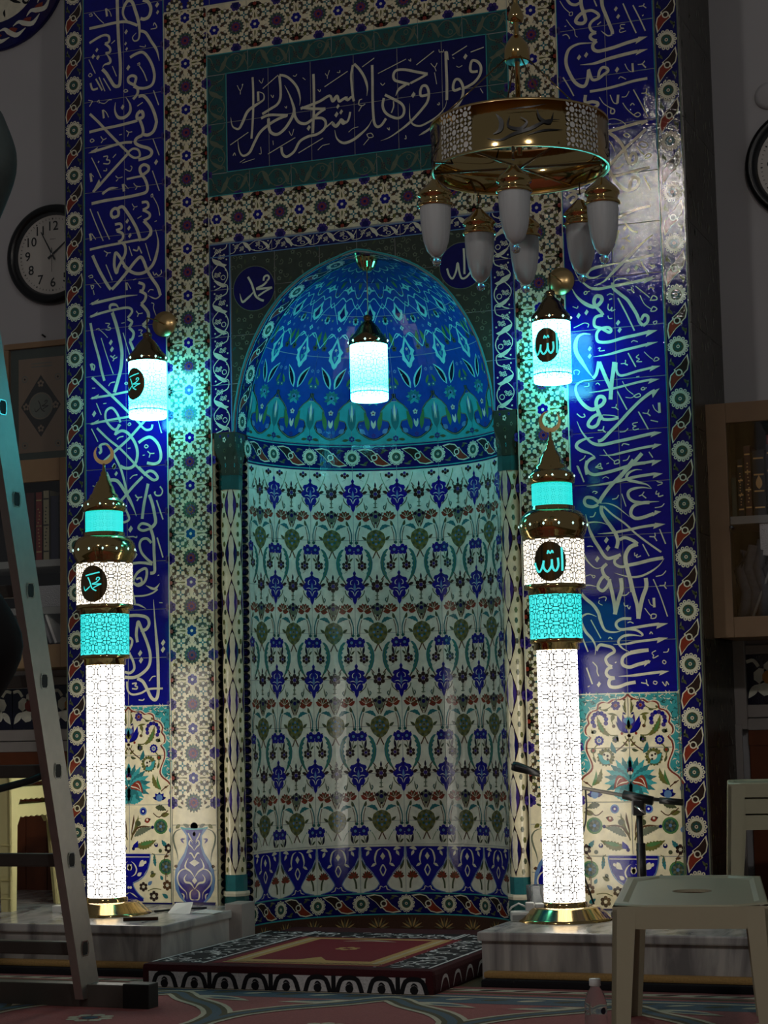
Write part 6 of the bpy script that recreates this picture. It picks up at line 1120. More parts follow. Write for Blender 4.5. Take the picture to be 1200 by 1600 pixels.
# ------------------------------------------------------------------ dado: blue flower tiles between marble trims, wood below
def dado(x0, x1, dz, side):
    d = struct(B().box(x0, x1, .585, .599, .90+dz, 1.10+dz).build('trim_1' if side < 0 else 'trim_4', ['grout']))
    n = max(1, round((x1-x0)/.2)); P = Pat()
    for i in range(n):
        a, c = x0+(x1-x0)*i/n, x0+(x1-x0)*(i+1)/n
        o = tile(d, a, c, .90+dz, 1.10+dz, 'black_blue'); o.location.y = .579
        u = (a+c)/2; z = 1.0+dz
        P.flower((u, z), .07, 5, 'white_glaze', 1, None, 1.1); P.disk((u-.01, z+.008), .028, 'brick_red' if i % 2 else 'ochre', 2, 9); P.disk((u+.012, z-.004), .012, 'brick_red', 3)
        for sx in (-1, 1): P.leaf((u+sx*.055, z-.02), (u+sx*.095, z-.075), .03, 'white_glaze', 1); P.stroke([(u+sx*.05, z+.05), (u+sx*.07, z+.075), (u+sx*.098, z+.07)], .014, 'white_glaze', 1)
    P.build('painted_flowers', lambda u, v, h: (u, .579-h, v), d)
    k = 2 if side < 0 else 5
    struct(B().box(x0, x1, .575, .599, 1.10+dz, 1.136+dz, 0, .003).box(x0, x1, .575, .599, .850+dz, .900+dz, 0, .003).build('trim_%d' % k, ['marble_trim']))
    struct(B().box(x0, x1, .570, .599, .800+dz, .846+dz, 0, .003).build('trim_%d' % (k+1), ['marble_trim']))
    wb = struct(B().box(x0, x1, .590, .599, 0, .80+dz).build('baseboard_left' if side < 0 else 'baseboard_right', ['wainscot_wood']))
    n = round((x1-x0)/.11)
    for i in range(n): B().box(x0+(x1-x0)*i/n+.001, x0+(x1-x0)*(i+1)/n-.001, .580, .592, .06, .74+dz, 0, .003).build('plank', 'wainscot_wood', wb)
    B().box(x0, x1, .576, .592, .74+dz, .80+dz).build('rail', 'wainscot_wood', wb)
glaze('ochre', (196, 130, 40))
dado(-3.0, -BX, 0, -1); dado(1.40, 3.0, .036, 1)
struct(B().box(1.352, 1.40, .555, .598, .84, 1.22, 0, .003).box(1.352, 1.38, .54, .56, .0, .86, 0, .003).build('trim_7', ['marble_trim']))

# ------------------------------------------------------------------ bookcases and their books
def bookcase(x0, x1, y0, z0, z1, st, shelves, lab, wood, left):
    e = empty('bookcase', lab, 'bookcase', ((x0+x1)/2, .39, z0)); ox = (x0+x1)/2; dp = .598-y0; yf = y0-.39
    b = B(); X0, X1, H = x0-ox, x1-ox, z1-z0
    b.box(X0, X0+.02, yf+.02, .207, 0, H).box(X1-.02, X1, yf+.02, .207, 0, H).box(X0, X1, yf+.02, .207, 0, .02).box(X0, X1, yf+.02, .207, H-.02, H).build('carcass', wood, e)
    B().box(X0+.02, X1-.02, .195, .205, .02, H-.02).build('back_board', 'cabinet_inside', e)
    for s in shelves: B().box(X0+.02, X1-.02, yf+.035, .195, s-z0-.03, s-z0).build('shelf', 'shelf_grey', e)
    doors = [(x0, x1)] if not left else [(x0, x1)]
    d = B(); t = st
    d.box(X0, X0+t, yf, yf+.022, 0, H, 0, .003).box(X1-t, X1, yf, yf+.022, 0, H, 0, .003).box(X0+t, X1-t, yf, yf+.022, 0, t, 0, .003).box(X0+t, X1-t, yf, yf+.022, H-t, H, 0, .003)
    dd = d.build('door', wood, e)
    B().box(X0+t, X1-t, yf+.008, yf+.012, t, H-t).build('glass_pane', 'pane_glass', dd)
    if not left: B().lathe([(.0001, 0), (.007, .003), (.007, .02), (.0001, .024)], 12).build('lock', 'chrome', dd, (X0+t+.008, yf-.002, .42)).rotation_euler = (pi/2, 0, 0)
    return e
plain('book_red', (120, 42, 34), .5); plain('book_beige', (150, 142, 112), .6); plain('book_maroon', (70, 26, 24), .45); plain('book_black', (26, 24, 26), .45); plain('book_navy', (30, 30, 52), .45); plain('book_green', (40, 60, 48), .5); plain('book_wine', (130, 24, 36), .5); plain('silver_paper', (190, 190, 190), .3, .7, bump=1.0, scale=180); plain('grey_paper', (150, 148, 150), .7)
def book(x, w, z, h, cov, lab, y=.24, d=.17, deco='gold', tilt=0, group=None, bands=3, title=False):
    e = empty('book', lab, 'book', (x, y, z), group); e.rotation_euler = (0, tilt, 0)
    b = B(); b.box(0, .003, 0, d, 0, h).box(w-.003, w, 0, d, 0, h).box(0, w, 0, .004, 0, h); b.build('cover', cov, e)
    B().box(.003, w-.003, .004, d-.004, .004, h-.004).build('page_block', 'paper', e)
    if deco:
        P = Pat()
        for k in range(bands): z_ = h*(.12+.76*k/max(1, bands-1)); P.poly([(w*.12, z_-.003), (w*.88, z_-.003), (w*.88, z_+.003), (w*.12, z_+.003)], deco, 1)
        if title:
            for k in range(12): P.disk((w*(.5+.12*random.uniform(-1, 1)), h*(.2+.05*k)), w*.13, deco, 1, 5, h*.012)
        else: P.leaf((w*.5, h*.40), (w*.5, h*.62), w*.5, deco, 1)
        o = P.build('spine_print', lambda u, v, hh: (u, -hh, v), e); del o['kind']
    return e
BL = bookcase(-2.5, -1.395, .2, 1.167, 2.082, .10, [1.432, 1.640], 'pale wood glazed bookcase left of the niche, behind the ladder', 'oak', True)
for x, w, h, c, lab, dec, tt in ((-1.640, .035, .30, 'book_red', 'tall red book with gilt spine in the left bookcase', 'gold', True), (-1.603, .034, .305, 'book_beige', 'tall beige book beside the red one in the left bookcase', 'print_dark', True), (-1.565, .042, .28, 'book_navy', 'dark navy book right of the beige one in the left bookcase', None, False), (-1.520, .024, .29, 'book_black', 'black book with gold dotted spine at the bookcase edge', 'gold', True), (-1.690, .046, .30, 'book_maroon', 'dark maroon book left of the red one in the left bookcase', None, False), (-1.745, .050, .28, 'book_green', 'dull green book mostly behind the ladder', None, False)):
    book(x, w, 1.640, h, c, lab, deco=dec, title=tt, group='books on the upper left shelf')
o = B().box(-1.70, -1.515, .25, .36, 1.47, 1.565, 0, .004).build('glitter_box', 'silver_paper'); o.location.z = -.038; tag(o, 'glittering silver box on the middle shelf of the left bookcase', 'box')
for k in range(5):
    o = B().box(0, .012, .0, .15, 0, .135).build('leaning_folder', ['grey_paper', 'paper', 'book_navy', 'grey_paper', 'paper'][k], None, (-1.655+.026*k, .25, 1.272)); o.rotation_euler = (0, -.38, 0)
    tag(o, ['grey leaning folder nearest the ladder on the lowest left shelf', 'white leaning folder, second from the ladder on the lowest left shelf', 'navy leaning folder in the middle of the lowest left shelf', 'grey leaning folder, second from the stile on the lowest left shelf', 'white leaning folder nearest the stile on the lowest left shelf'][k], 'folder', 'folders on the lowest left shelf')
BR = bookcase(1.352, 2.3, .2, 1.190, 2.092, .078, [1.655], 'pale wood glazed bookcase right of the niche wall', 'oak', False)
for x, w, h, c, lab, dec, tt in ((1.434, .022, .15, 'book_green', 'short green book at the left end of the right bookcase', None, False), (1.459, .024, .22, 'book_black', 'slim black book with a gilt title in the right bookcase', 'gold', True), (1.486, .028, .27, 'book_maroon', 'tall maroon book with a gold edge line in the right bookcase', 'gold', True), (1.517, .050, .25, 'book_black', 'thick black book with gold bands in the right bookcase', 'gold', False), (1.570, .05, .27, 'book_navy', 'thick navy book with yellow bands at the right edge', 'gold', False), (1.624, .045, .26, 'book_maroon', 'maroon volume beside the navy one in the right bookcase', 'gold', False), (1.672, .045, .26, 'book_navy', 'navy volume second from the frame edge outward', 'gold', False), (1.720, .045, .26, 'book_black', 'black volume furthest along the right bookcase shelf', 'gold', False)):
    book(x, w, 1.655, h, c, lab, deco=dec, title=tt, bands=4, group='books on the upper right shelf')
o = book(1.575, .12, 1.655+.272, .035, 'book_wine', 'wine red book lying flat on top of the navy volumes', deco=None)
plain('fabric_grey', (88, 88, 92), .9, noise=.5, scale=50)
b = B()
for k in range(7): x = 1.46+.035*k; b.tube([(x, .26+.01*(k % 2), 1.272), (x+.02, .25, 1.36), (x-.01, .26, 1.45), (x+.015, .27, 1.52+.02*(k % 3))], .024, 7)
tag(b.build('folded_cloth', ['fabric_grey']), 'crumpled patterned grey cloth in the lower right bookcase', 'cloth')
o = B().box(0, .10, 0, .02, 0, .13, 0, .002).build('silver_card', 'silver_paper', None, (1.535, .245, 1.50)); tag(o, 'glittering silver sheet leaning on the cloth in the right bookcase', 'card'); o.parent = None
b = B(); b.tube([(1.50, .235, 1.27), (1.60, .24, 1.52)], .006, 7); tag(b.build('cane', ['shelf_grey']), 'thin grey rod leaning in the lower right bookcase', 'rod')

# ------------------------------------------------------------------ plastic stools
def stool(e, w, d, h, m, ap, arch=False):
    t = .012; lw = .060
    b = B()                                  # seat with raised rim and oval hand hole
    n = 28; hole = [(.055*cos(2*pi*i/n), .062*sin(2*pi*i/n)) for i in range(n)]
    def sq(k, s): # rectangle point at the same angle
        a = 2*pi*k/n; c, s_ = cos(a), sin(a); q = min((w/2-s)/max(abs(c), 1e-6), (d/2-s)/max(abs(s_), 1e-6)); return (c*q, s_*q)
    vs = [(x, y, h-.006) for x, y in hole]+[(*sq(i, .035), h-.006) for i in range(n)]+[(*sq(i, .022), h) for i in range(n)]+[(*sq(i, .004), h) for i in range(n)]+[(*sq(i, 0), h-.005) for i in range(n)]+[(x, y, h-.014) for x, y in hole]
    fs = [(r*n+i, r*n+(i+1) % n, (r+1)*n+(i+1) % n, (r+1)*n+i)[::-1] for r in range(4) for i in range(n)]+[(5*n+i, 5*n+(i+1) % n, (i+1) % n, i)[::-1] for i in range(n)]
    b.add(vs, fs, 0)
    cr = [(-w/2, -d/2), (w/2, -d/2), (w/2, d/2), (-w/2, d/2)]
    b.build('seat', m, e)
    b = B()
    for k in range(4):
        (xa, ya), (xb, yb) = cr[k], cr[(k+1) % 4]; L = hypot(xb-xa, yb-ya); ux, uy = (xb-xa)/L, (yb-ya)/L; nx, ny = -uy, ux; n2 = 18
        out = []
        for i in range(n2+1):
            s_ = i/n2; dd = ap
            if arch: dd = ap*(1.0 if s_ < .18 or s_ > .82 else .62)+.006*(1 if i % 2 else 0)
            out.append((s_, dd))
        vs = [(xa+ux*L*s_, ya+uy*L*s_, h-.004) for s_, _ in out]+[(xa+ux*L*s_, ya+uy*L*s_, h-q) for s_, q in out]
        vs += [(x+nx*t, y+ny*t, z) for x, y, z in vs]; N = n2+1
        fs = [(i, N+i, N+i+1, i+1) for i in range(n2)]+[(2*N+i+1, 3*N+i+1, 3*N+i, 2*N+i) for i in range(n2)]+[(N+i, 3*N+i, 3*N+i+1, N+i+1) for i in range(n2)]
        b.add(vs, fs, 0)
    b.build('apron', m, e)
    for sx, sy in ((-1, -1), (1, -1), (1, 1), (-1, 1)):
        b = B(); x, y = sx*w/2, sy*d/2; f = .016
        def plate(ax):                       # one wing of the L-shaped leg, tapering and splayed
            l1, l0 = lw, lw*.72
            if ax == 0: top = [(x, y), (x-sx*l1, y), (x-sx*l1, y-sy*t), (x, y-sy*t)]; bo = [(x+sx*f, y+sy*f), (x+sx*f-sx*l0, y+sy*f), (x+sx*f-sx*l0, y+sy*f-sy*t), (x+sx*f, y+sy*f-sy*t)]
            else: top = [(x, y), (x, y-sy*l1), (x-sx*t, y-sy*l1), (x-sx*t, y)]; bo = [(x+sx*f, y+sy*f), (x+sx*f, y+sy*f-sy*l0), (x+sx*f-sx*t, y+sy*f-sy*l0), (x+sx*f-sx*t, y+sy*f)]
            a = [(p[0], p[1], 0) for p in bo]+[(p[0], p[1], h-.01) for p in top]; b.hexa(a if True else a)
        plate(0); plate(1)
        if arch:
            for zz in (.05, .12): b.hexa([(x+sx*f*1.1-sx*lw*.8*(q in (1, 2)), y+sy*f*1.1-sy*.02*(q in (2, 3)), zz+.004*(r)) for r in (0, 1) for q in (0, 1, 2, 3)])
        b.build('leg', m, e)
    return e
e = empty('plastic_stool', 'large khaki plastic stool with oval hand hole in front of the right platform', 'stool', (1.659, -1.778, 0), rz=.2)
stool(e, .395, .95, .42, 'stool_plastic', .06)
for k in range(3):
    e = empty('plastic_stool', ['khaki plastic stool at the bottom of the right-hand stack', 'khaki plastic stool in the middle of the right-hand stack', 'khaki plastic stool on top of the right-hand stack'][k], 'stool', (1.655, -.155, Z0+.056*k), 'stacked khaki stools', .2)
    stool(e, .40, .40, .37+.0, 'stool_plastic', .05)
for k in range(3):
    e = empty('plastic_stool', ['cream plastic stool at the bottom of the stack behind the ladder', 'cream plastic stool in the middle of the stack behind the ladder', 'cream plastic stool on top of the stack behind the ladder'][k], 'stool', (-1.590, -.17, Z0+.070*k), 'stacked cream stools', -.04)
    stool(e, .38, .36, .42, 'stool_cream', .075, True)

# ------------------------------------------------------------------ ladder
e = empty('step_ladder', 'aluminium step ladder with square hollow rungs at the left picture edge', 'ladder', (-.75, -1.75, 0))
LO = Vector((-.75, -1.75, 0))
def yb(z): return -1.50-.225*z
def yf_(z): return -2.56+.225*z
HZ = 2.30
def lad(side, yfun, bar):
    for s in (1, -1):
        b = B()
        xt = lambda z: (-.402-.038*z) if s > 0 else (-1.10+.038*z)
        p0 = Vector((xt(.03), yfun(.03), .03))-LO; p1 = Vector((xt(HZ), yfun(HZ), HZ))-LO
        dy = .058
        w = .030
        a = [p0+Vector((x, y, 0)) for x, y in ((-w/2, -dy), (w/2, -dy), (w/2, dy), (-w/2, dy))]; c = [p1+Vector((x, y, 0)) for x, y in ((-w/2, -dy), (w/2, -dy), (w/2, dy), (-w/2, dy))]
        st_ = b.hexa(a+c).build('stile', 'alu', e)
        for k in range(8):
            z = .19+.288*k
            if z > HZ-.1: continue
            q = Vector((xt(z)+s*(w/2+.0008), yfun(z), z))-LO; b = B()
            o_ = [(-.020, -.012), (-.014, -.022), (.014, -.022), (.020, -.012), (.020, .012), (.014, .022), (-.014, .022), (-.020, .012)]
            b.add([(q.x, q.y+i, q.z+j) for i, j in o_], [tuple(range(8)) if s < 0 else tuple(range(8))], 0); b.add([(q.x+s*.002, q.y+i*1.15, q.z+j*1.12) for i, j in o_]+[(q.x+s*.002, q.y+i*.98, q.z+j*.98) for i, j in o_], [(i, (i+1) % 8, 8+(i+1) % 8, 8+i) for i in range(8)], 1)
            b.build('rung_opening', ['black_rubber', 'chrome'], st_)
    for k in range(8):
        z = .19+.288*k
        if z > HZ-.1: continue
        b = B(); b.box(-1.095+.038*z-LO.x, -.407-.038*z-LO.x, yfun(z)-.019-LO.y, yfun(z)+.019-LO.y, z-.021, z+.021, 0, .004); b.build('rung', 'alu_dark', e)
    x0, x1 = (-1.36, -.249); y = yfun(.03)
    b = B(); b.box(x0-LO.x, x1-LO.x, y-.03-LO.y, y+.03-LO.y, .002, .075, 0, .003); b.build('stabiliser_bar', 'alu_dark', e)
    for xe in (x0, x1): b = B(); b.box(xe-.045*(xe == x0)-.01-LO.x, xe+.075*(xe == x1)+.01-LO.x, y-.034-LO.y, y+.034-LO.y, 0, .080, 0, .004); b.build('rubber_foot', 'black_rubber', e)
lad(1, yb, 1); lad(1, yf_, 1)
b = B(); b.box(-1.06-LO.x, -.46-LO.x, -2.06-LO.y, -2.0-LO.y, HZ-.02, HZ+.03, 0, .006); b.build('hinge_cap', 'black_plastic', e)
b = B(); b.tube([(-.430-LO.x, -1.665-LO.y, .768), (-.47-LO.x, -1.75-LO.y, .738), (-.60-LO.x, -2.05-LO.y, .68), (-.75-LO.x, -2.36-LO.y, .70)], .012, 8); b.build('safety_strap', 'black_rubber', e)

# ------------------------------------------------------------------ person working on the ladder (only elbow and knee reach into the picture)
e = empty('person', 'person in grey-green jacket and black trousers standing on the ladder, arm raised', 'person', (-.42, -2.42, .48))
O = Vector((-.42, -2.42, .48))
def skin(name, joints, edges, root, m, lev=2):
    bm = bmesh.new(); L = bm.verts.layers.skin.verify(); vs = []
    for i, (p, r) in enumerate(joints):
        v = bm.verts.new(Vector(p)-O); v[L].radius = (r, r) if not isinstance(r, tuple) else r; v[L].use_root = (i == root); vs.append(v)
    for a, c in edges: bm.edges.new((vs[a], vs[c]))
    me = bpy.data.meshes.new(name); bm.to_mesh(me); bm.free(); o = link(name, me, [m], e)
    o.modifiers.new('skin', 'SKIN').use_smooth_shade = True; s = o.modifiers.new('sub', 'SUBSURF'); s.levels = lev; s.render_levels = lev
    return o
# body (skin) : pelvis root, spine, neck, head, arms, legs, as one surface; clothing wraps it
J = {'pel': (-.43, -2.62, 1.46), 'sp': (-.44, -2.61, 1.68), 'ch': (-.44, -2.60, 1.93), 'nk': (-.46, -2.59, 2.11), 'hd0': (-.465, -2.57, 2.19), 'hd1': (-.47, -2.56, 2.29),
     'sR': (-.27, -2.61, 2.10), 'eR': (-.006, -2.68, 2.46), 'wR': (-.16, -2.50, 2.68), 'sL': (-.615, -2.60, 2.04), 'eL': (-.70, -2.50, 1.80), 'wL': (-.64, -2.26, 1.72),
     'hR': (-.33, -2.62, 1.44), 'kR': (.008, -2.70, 1.12), 'aR': (-.26, -2.60, .86), 'hL': (-.52, -2.62, 1.42), 'kL': (-.55, -2.60, 1.0), 'aL': (-.56, -2.52, .58)}
N = list(J); ix = {n: i for i, n in enumerate(N)}
rad = {'pel': .11, 'sp': .10, 'ch': .115, 'nk': .05, 'hd0': .055, 'hd1': .075, 'sR': .055, 'eR': .036, 'wR': .026, 'sL': .055, 'eL': .036, 'wL': .026, 'hR': .075, 'kR': .052, 'aR': .036, 'hL': .075, 'kL': .052, 'aL': .036}
ED = [('pel', 'sp'), ('sp', 'ch'), ('ch', 'nk'), ('nk', 'hd0'), ('hd0', 'hd1'), ('ch', 'sR'), ('sR', 'eR'), ('eR', 'wR'), ('ch', 'sL'), ('sL', 'eL'), ('eL', 'wL'), ('pel', 'hR'), ('hR', 'kR'), ('kR', 'aR'), ('pel', 'hL'), ('hL', 'kL'), ('kL', 'aL')]
body = skin('body', [(J[n], rad[n]) for n in N], [(ix[a], ix[c]) for a, c in ED], 0, 'skin')
def sub(name, names, radii, edges, m, extra=()):
    return skin(name, [(J[n] if isinstance(n, str) else n, r) for n, r in zip(names, radii)], edges, 0, m)
sub('jacket', ['sp', (-.43, -2.615, 1.54), 'ch', 'sR', 'eR', 'wR', 'sL', 'eL', 'wL', (-.455, -2.595, 2.06)], [.135, .14, .145, .085, .068, .044, .085, .062, .042, .075], [(0, 1), (0, 2), (2, 3), (3, 4), (4, 5), (2, 6), (6, 7), (7, 8), (2, 9)], 'jacket')
sub('trousers', ['pel', 'hR', 'kR', 'aR', 'hL', 'kL', 'aL'], [.135, .115, .100, .062, .10, .072, .058], [(0, 1), (1, 2), (2, 3), (0, 4), (4, 5), (5, 6)], 'black_cloth')
def shoe(a, name):
    b = B(); x, y, z = Vector(J[a])-O; bm = bmesh.new(); bmesh.ops.create_uvsphere(bm, u_segments=14, v_segments=8, radius=1)
    b.add([(x+v.co.x*.048, y+.07+v.co.y*.135, z-.055+max(v.co.z, -.75)*(.05-.012*v.co.y)) for v in bm.verts], [[v.index for v in f.verts] for f in bm.faces], 0, True); bm.free(); b.build(name, 'black_rubber', e)
shoe('aR', 'shoe'); shoe('aL', 'shoe')
def hand(w, d, up_, closed):
    w = Vector(J[w]); d = Vector(d).normalized(); u = Vector(up_); s_ = d.cross(u).normalized(); u = s_.cross(d)
    js = [(w-d*.01, .022), (w+d*.045, (.036, .016)), (w+d*.085, (.038, .014))]; o = skin('palm', js, [(0, 1), (1, 2)], 1, 'skin', 2)
    for k, L in enumerate((.062, .075, .080, .072, .058)):
        if k == 0: p = [w+d*.03+s_*.032, w+d*.058+s_*.055+u*.01, w+d*.085+s_*.060+u*.022]
        else:
            q = w+d*.088+s_*(.030-.019*(k-1)); c = closed; p = [q, q+d*L*.45+u*L*.10*c, q+d*L*.72+u*L*.38*c, q+d*L*.78+u*L*.70*c]
        skin('finger', [(x, .0085-.001*i) for i, x in enumerate(p)], [(i, i+1) for i in range(len(p)-1)], 0, 'skin', 1)
hand('wR', (-.35, .45, .6), (-.3, -.6, .4), .7); hand('wL', (.1, .95, -.1), (0, -.1, -1), 1.1)
hd = Vector(J['hd1'])-O
b = B(); bm = bmesh.new(); bmesh.ops.create_uvsphere(bm, u_segments=24, v_segments=16, radius=1)
vs = []
for v in bm.verts:
    x, y, z = v.co; jaw = 1-.28*max(0, -z); vs.append((hd.x+x*.076*jaw, hd.y+y*.095*(1-.1*max(0, -z)), hd.z+z*.118))
b.add(vs, [[v.index for v in f.verts] for f in bm.faces], 0, True); bm.free(); b.build('face', 'skin', e)
b = B(); b.lathe([(.0001, .128), (.05, .115), (.078, .075), (.086, .03), (.084, -.02), (.07, -.04)], 20, (hd.x, hd.y-.012, hd.z)); b.build('hair', 'hair', e)
b = B(); b.hexa([(hd.x+x, hd.y+y, hd.z+z) for x, y, z in ((-.014, .090, -.03), (.014, .090, -.03), (.010, .112, -.03), (-.010, .112, -.03), (-.006, .088, .02), (.006, .088, .02), (.005, .098, .02), (-.005, .098, .02))]); b.build('nose', 'skin', e)
for s_ in (-1, 1):
    b = B(); b.lathe([(.0001, -.006), (.010, 0), (.0001, .006)], 10, (hd.x+s_*.030, hd.y+.082, hd.z+.012)); b.build('eye', 'black_plastic', e)
    b = B(); b.lathe([(.0001, -.03), (.012, -.015), (.014, .01), (.006, .03), (.0001, .032)], 10, (hd.x+s_*.078, hd.y-.005, hd.z)); b.build('ear', 'skin', e)
b = B(); b.tube([(hd.x-.022, hd.y+.083, hd.z-.055), (hd.x, hd.y+.089, hd.z-.057), (hd.x+.022, hd.y+.083, hd.z-.055)], .005, 6); b.build('mouth', 'brick_red', e)

# ------------------------------------------------------------------ microphone stand
e = empty('microphone_stand', 'black microphone boom stand in front of the right flower panel', 'microphone stand', (1.122, -.15, Z0))
T = lambda x, z, y=0: (x-1.122, y, z-Z0)
B().lathe([(.0001, 0), (.115, 0), (.115, .012), (.03, .022), (.018, .03), (.0001, .03)], 28).build('base', 'black_plastic', e)
B().tube([T(1.124, .20), T(1.122, .56)], .0115, 10).build('pole', 'black_plastic', e); B().tube([T(1.124, .20), T(1.124, .44)], .017, 10).build('pole_grip', 'black_plastic', e)
b = B(); b.box(-.022, .022, -.02, .02, .36, .42, 0, .006); b.build('clamp', 'black_plastic', e)
B().tube([T(.74, .695), T(.90, .643), T(1.07, .612), T(1.20, .596)], .0065, 8).build('boom', 'alu_dark', e)
B().tube([T(1.066, .616, -.004), T(1.176, .592, -.004)], .017, 10).build('boom_sleeve', 'black_plastic', e); B().tube([T(1.20, .594), T(1.285, .586)], .0125, 10).build('counterweight', 'black_plastic', e)
B().tube([T(1.115, .576, -.03), T(1.155, .552, -.05)], .0045, 8).build('wing_screw', 'chrome', e)
B().tube([T(.645, .726), T(.66, .722), T(.70, .71), T(.755, .692)], .014, 10, rs=[.017, .019, .016, .011]).build('microphone', 'black_plastic', e)
B().tube([T(.926, .633, -.012), T(.93, .58, -.02), T(.925, .52, -.02), T(.905, .46, -.01), T(.90, .34, .0), T(.94, .20, .02)], .0035, 6).build('cable', 'black_rubber', e)

# ------------------------------------------------------------------ carpet pattern on the floor
P = Pat()
def strip(y0, y1, m, l=1, x0=-2.6, x1=2.9): P.poly([(x0, y0), (x1, y0), (x1, y1), (x0, y1)], m, l)
strip(-7.5, -1.12, 'rug_rose'); strip(-1.20, -1.02, 'rug_blue', 2); strip(-1.075, -1.055, 'rug_cream', 3); strip(-1.02, -.83, 'rug_rose', 1.5); strip(-.93, -.88, 'rug_cream', 2); strip(-.985, -.955, 'rug_olive', 2)
for i in range(46):
    x = -2.5+.12*i; P.leaf((x-.04, -1.14), (x+.05, -1.10), .035, 'rug_cream' if i % 2 else 'rug_olive', 3); P.leaf((x, -.92), (x+.08, -.89), .022, 'rug_black' if i % 2 else 'rug_maroon', 3)
for i in range(8):
    x = -2.6+.78*i                            # niche-shaped bays in rows
    for w, m, l in ((.10, 'rug_cream', 4), (.066, 'rug_olive', 4.4), (.03, 'rug_blue', 4.8)):
        P.stroke([(x-.39, -2.5), (x-.39, -1.75), (x-.30, -1.48), (x-.12, -1.30), (x, -1.17), (x+.12, -1.30), (x+.30, -1.48), (x+.39, -1.75), (x+.39, -2.5)], w, m, l, 'n', 4)
    for s_ in (-1, 1): P.leaf((x+s_*.10, -1.22), (x+s_*.34, -1.30), .07, 'rug_cream', 3.5, .01); P.leaf((x+s_*.16, -1.24), (x+s_*.30, -1.27), .035, 'rug_blue', 3.8)
    P.flower((x, -1.75), .09, 8, 'rug_cream', 3, 'rug_blue')
P.build('woven_pattern', lambda u, v, h: (u, v, h), floor, .0006, .002)

# ------------------------------------------------------------------ rug covered step in front of the niche
e = empty('prayer_step', 'low step covered with a wine red and gold rug in front of the niche', 'rug step', (.10, -.55, 0))
X0, X1, Y0, Y1, H = -.445, .635, -1.06, .30, .085
o_ = (-.10, .55)
b = B(); b.box(X0+o_[0], X1+o_[0], Y0+o_[1], -.0+o_[1], 0, H, 0, .018); b.build('covered_step', 'rug_maroon', e)
b = B(); b.box(-.44+o_[0], .44+o_[0], -.02+o_[1], .26+o_[1], 0, H-.012, 0, .008); b.build('step_tongue', 'rug_maroon', e)
P = Pat(); tm = lambda u, v, h: (u+o_[0], v+o_[1], H+h)
def rect(x0, x1, y0, y1, m, l): P.poly([(x0, y0), (x1, y0), (x1, y1), (x0, y1)], m, l)
rect(X0+.02, X1-.02, Y0+.02, -.02, 'rug_maroon', 0)
rr = random.Random(5)
for x0, x1, y0, y1 in ((X0+.02, X0+.23, Y0+.03, -.02), (X1-.23, X1-.02, Y0+.03, -.02), (X0+.23, X1-.23, -.20, -.02)):
    rect(x0, x1, y0, y1, 'rug_black', 1)
    for k in range(int((x1-x0)*(y1-y0)*520)):
        x, y = rr.uniform(x0+.02, x1-.02), rr.uniform(y0+.02, y1-.02); a = rr.uniform(0, 6.28); r = rr.uniform(.012, .026)
        P.stroke([(x+r*cos(a+w), y+r*sin(a+w)) for w in (0, 1.1, 2.2, 3.2)], .009, 'rug_white', 2+rr.random()*.3, 't', 3)
    for xx in (x0+.008, x1-.008): P.poly([(xx-.005, y0), (xx+.005, y0), (xx+.005, y1), (xx-.005, y1)], 'rug_white', 2.4)
rect(-.195, .445, -1.02, -.20, 'rug_wine', 2.6); rect(-.165, .415, -.995, -.225, 'rug_gold', 3); rect(-.100, .350, -.90, -.265, 'rug_wine', 3.4)
P.poly([(-.16, -.985), (.41, -.985), (.34, -.92), (.18, -.89), (.125, -.80), (.07, -.89), (-.09, -.92)], 'rug_gold', 3.8)
for k in range(26): x = -.16+.57*k/25; P.leaf((x-.012, -.985), (x+.012, -.955), .012, 'rug_maroon', 4.4)
for k in range(30): y = -.97+.72*k/29; [P.leaf((x, y-.01), (x+.02, y+.01), .012, 'rug_cream', 4.2) for x in (-.145, .375)]
P.flower((.125, -.55), .05, 6, 'rug_gold', 4, 'rug_wine'); P.stroke([(.02, -.33), (.125, -.30), (.23, -.33)], .02, 'rug_cream', 4, 't')
P.build('woven_rug', tm, e, .0005, .0004)
P = Pat(); rect(X0+.03, X1-.03, .006, .058, 'rug_white', 1)
for k in range(9):
    x = X0+.09+.115*k
    P.stroke([(x-.045, .004), (x-.03, .045), (x, .054), (x+.03, .045), (x+.045, .004)], .016, 'rug_black', 2, 'n', 3); P.disk((x, .018), .015, 'rug_black', 2.2, 9); P.stroke([(x-.012, .03), (x, .038), (x+.014, .028)], .007, 'rug_black', 2.2, 't')
    if k % 2: P.poly([(x+.05, .0), (x+.066, .0), (x+.066, .06), (x+.05, .06)], 'rug_black', 2.1)
P.build('woven_front', lambda u, v, h: (u+o_[0], Y0+o_[1]-h, v), e, .0005, .0006)
P = Pat()
for k in range(8): y = Y0+.06+.13*k; P.stroke([(y, .01), (y+.03, .05), (y+.07, .05), (y+.09, .01)], .012, 'rug_white', 1, 't', 3)
P.build('woven_side', lambda u, v, h: (X1+o_[0]+h, u+o_[1], v), e, .0005, .0006)

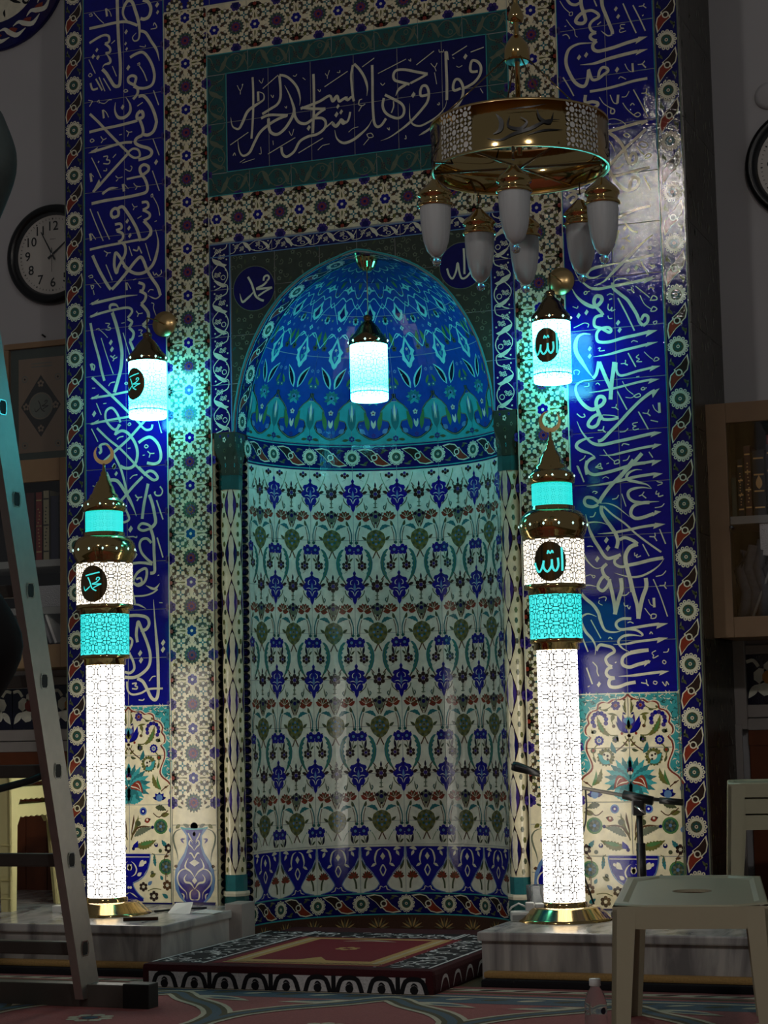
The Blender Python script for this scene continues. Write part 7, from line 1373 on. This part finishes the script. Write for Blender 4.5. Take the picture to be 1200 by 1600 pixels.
# ------------------------------------------------------------------ small things on the platforms and floor
e = empty('power_strip', 'white power strip with plugged adapters at the edge of the right platform', 'power strip', (.755, -.40, Z0), rz=.35)
B().box(-.055, .075, -.03, .03, 0, .035, 0, .006).build('housing', 'white_plastic', e); B().box(-.05, .03, -.0315, -.028, .005, .024).build('grey_end', 'shelf_grey', e)
B().box(.0, .030, -.022, .02, .034, .066, 0, .004).build('adapter', 'white_plastic', e); B().box(.034, .066, -.022, .02, .034, .062, 0, .004).build('adapter', 'white_plastic', e)
B().tube([(.0, 0, .05), (-.025, 0, .062), (-.05, 0, .050), (-.06, .0, .036)], .0035, 8).build('cable', 'white_plastic', e)
e = empty('glass_tumbler', 'clear empty tumbler standing behind the white power strip', 'glass', (.735, -.20, Z0))
B().lathe([(.0001, .002), (.030, .002), (.036, .110), (.034, .110), (.028, .006), (.0001, .006)], 24).build('bowl', 'clear_glass', e)
o = B().box(-.035, .035, -.02, .02, 0, .028, 0, .003).build('plug_box', 'white_plastic', None, (-1.165, -.36, Z0)); tag(o, 'small white plug box on the platform between ladder and left lamp', 'plug')
o = B().box(-.065, .065, -.010, .010, 0, .012, 0, .002).build('wood_offcut', 'rug_brown', None, (-.69, -.60, Z0)); o.rotation_euler = (0, 0, .34); tag(o, 'thin dark brown wooden strip in front of the left lamp base', 'wood strip')
b = B(); b.add([(-.045, -.02, 0), (.03, -.025, 0), (.04, .02, .042), (-.04, .03, .036), (-.06, 0, .002), (.05, -.03, .002)], [(0, 1, 2, 3), (4, 0, 3), (1, 5, 2)])
o = b.build('paper_sheet', 'paper', None, (-.655, -.33, Z0+.001)); tag(o, 'crumpled white paper standing on the left platform under the vase', 'paper')
b = B(); b.add([(-.05, -.03, .001), (.05, -.035, .001), (.06, .03, .004), (-.06, .03, .003), (0, .0, .014)], [(0, 1, 4), (1, 2, 4), (2, 3, 4), (3, 0, 4)])
o = b.build('paper_scrap', 'paper', None, (-.565, -.30, Z0+.001)); tag(o, 'flat white paper scrap at the platform end beside the niche', 'paper')
b = B(); b.tube([(-.79, -.30, Z0+.004), (-.74, -.22, Z0+.004), (-.69, -.16, Z0+.004), (-.64, -.14, Z0+.004)], .004, 6)
tag(b.build('lamp_cable', ['black_rubber']), 'short dark cable trailing behind the left lamp base', 'cable')
b = B(); b.tube([(1.06, -.33, Z0+.005), (1.10, -.30, Z0+.005), (1.16, -.33, Z0+.005)], .006, 6); tag(b.build('lamp_cable', ['black_rubber']), 'short black cable beside the right lamp base', 'cable')
e = empty('water_bottle', 'clear half litre plastic water bottle on the carpet beside the khaki stool', 'bottle', (1.437, -2.02, 0))
B().lathe([(.0001, .003), (.026, .0), (.030, .006), (.0305, .05), (.029, .056), (.0305, .062), (.0305, .10), (.029, .106), (.0305, .112), (.030, .135), (.024, .160), (.0135, .176), (.0130, .184)], 24, caps=False).build('bottle_body', 'clear_glass', e)
B().lathe([(.0155, .182), (.0155, .200), (.0001, .2005)], 20).build('cap', 'white_plastic', e)
P = Pat()
P.disk((.030, .118), .009, 'book_navy', 2, 10); o = P.build('label', lambda u, v, h: cyl(.0306 if v < .14 else .0300)(u, v, h), e, .0003, .0004); del o['kind']
b = B(); b.box(-3.0, -BX-.0, .004, .6, 0, Z0); struct(b.build('trim_8', ['marble'])); b = B(); b.box(BX+.0, 3.0, .004, .54, 0, Z0); struct(b.build('trim_9', ['marble']))
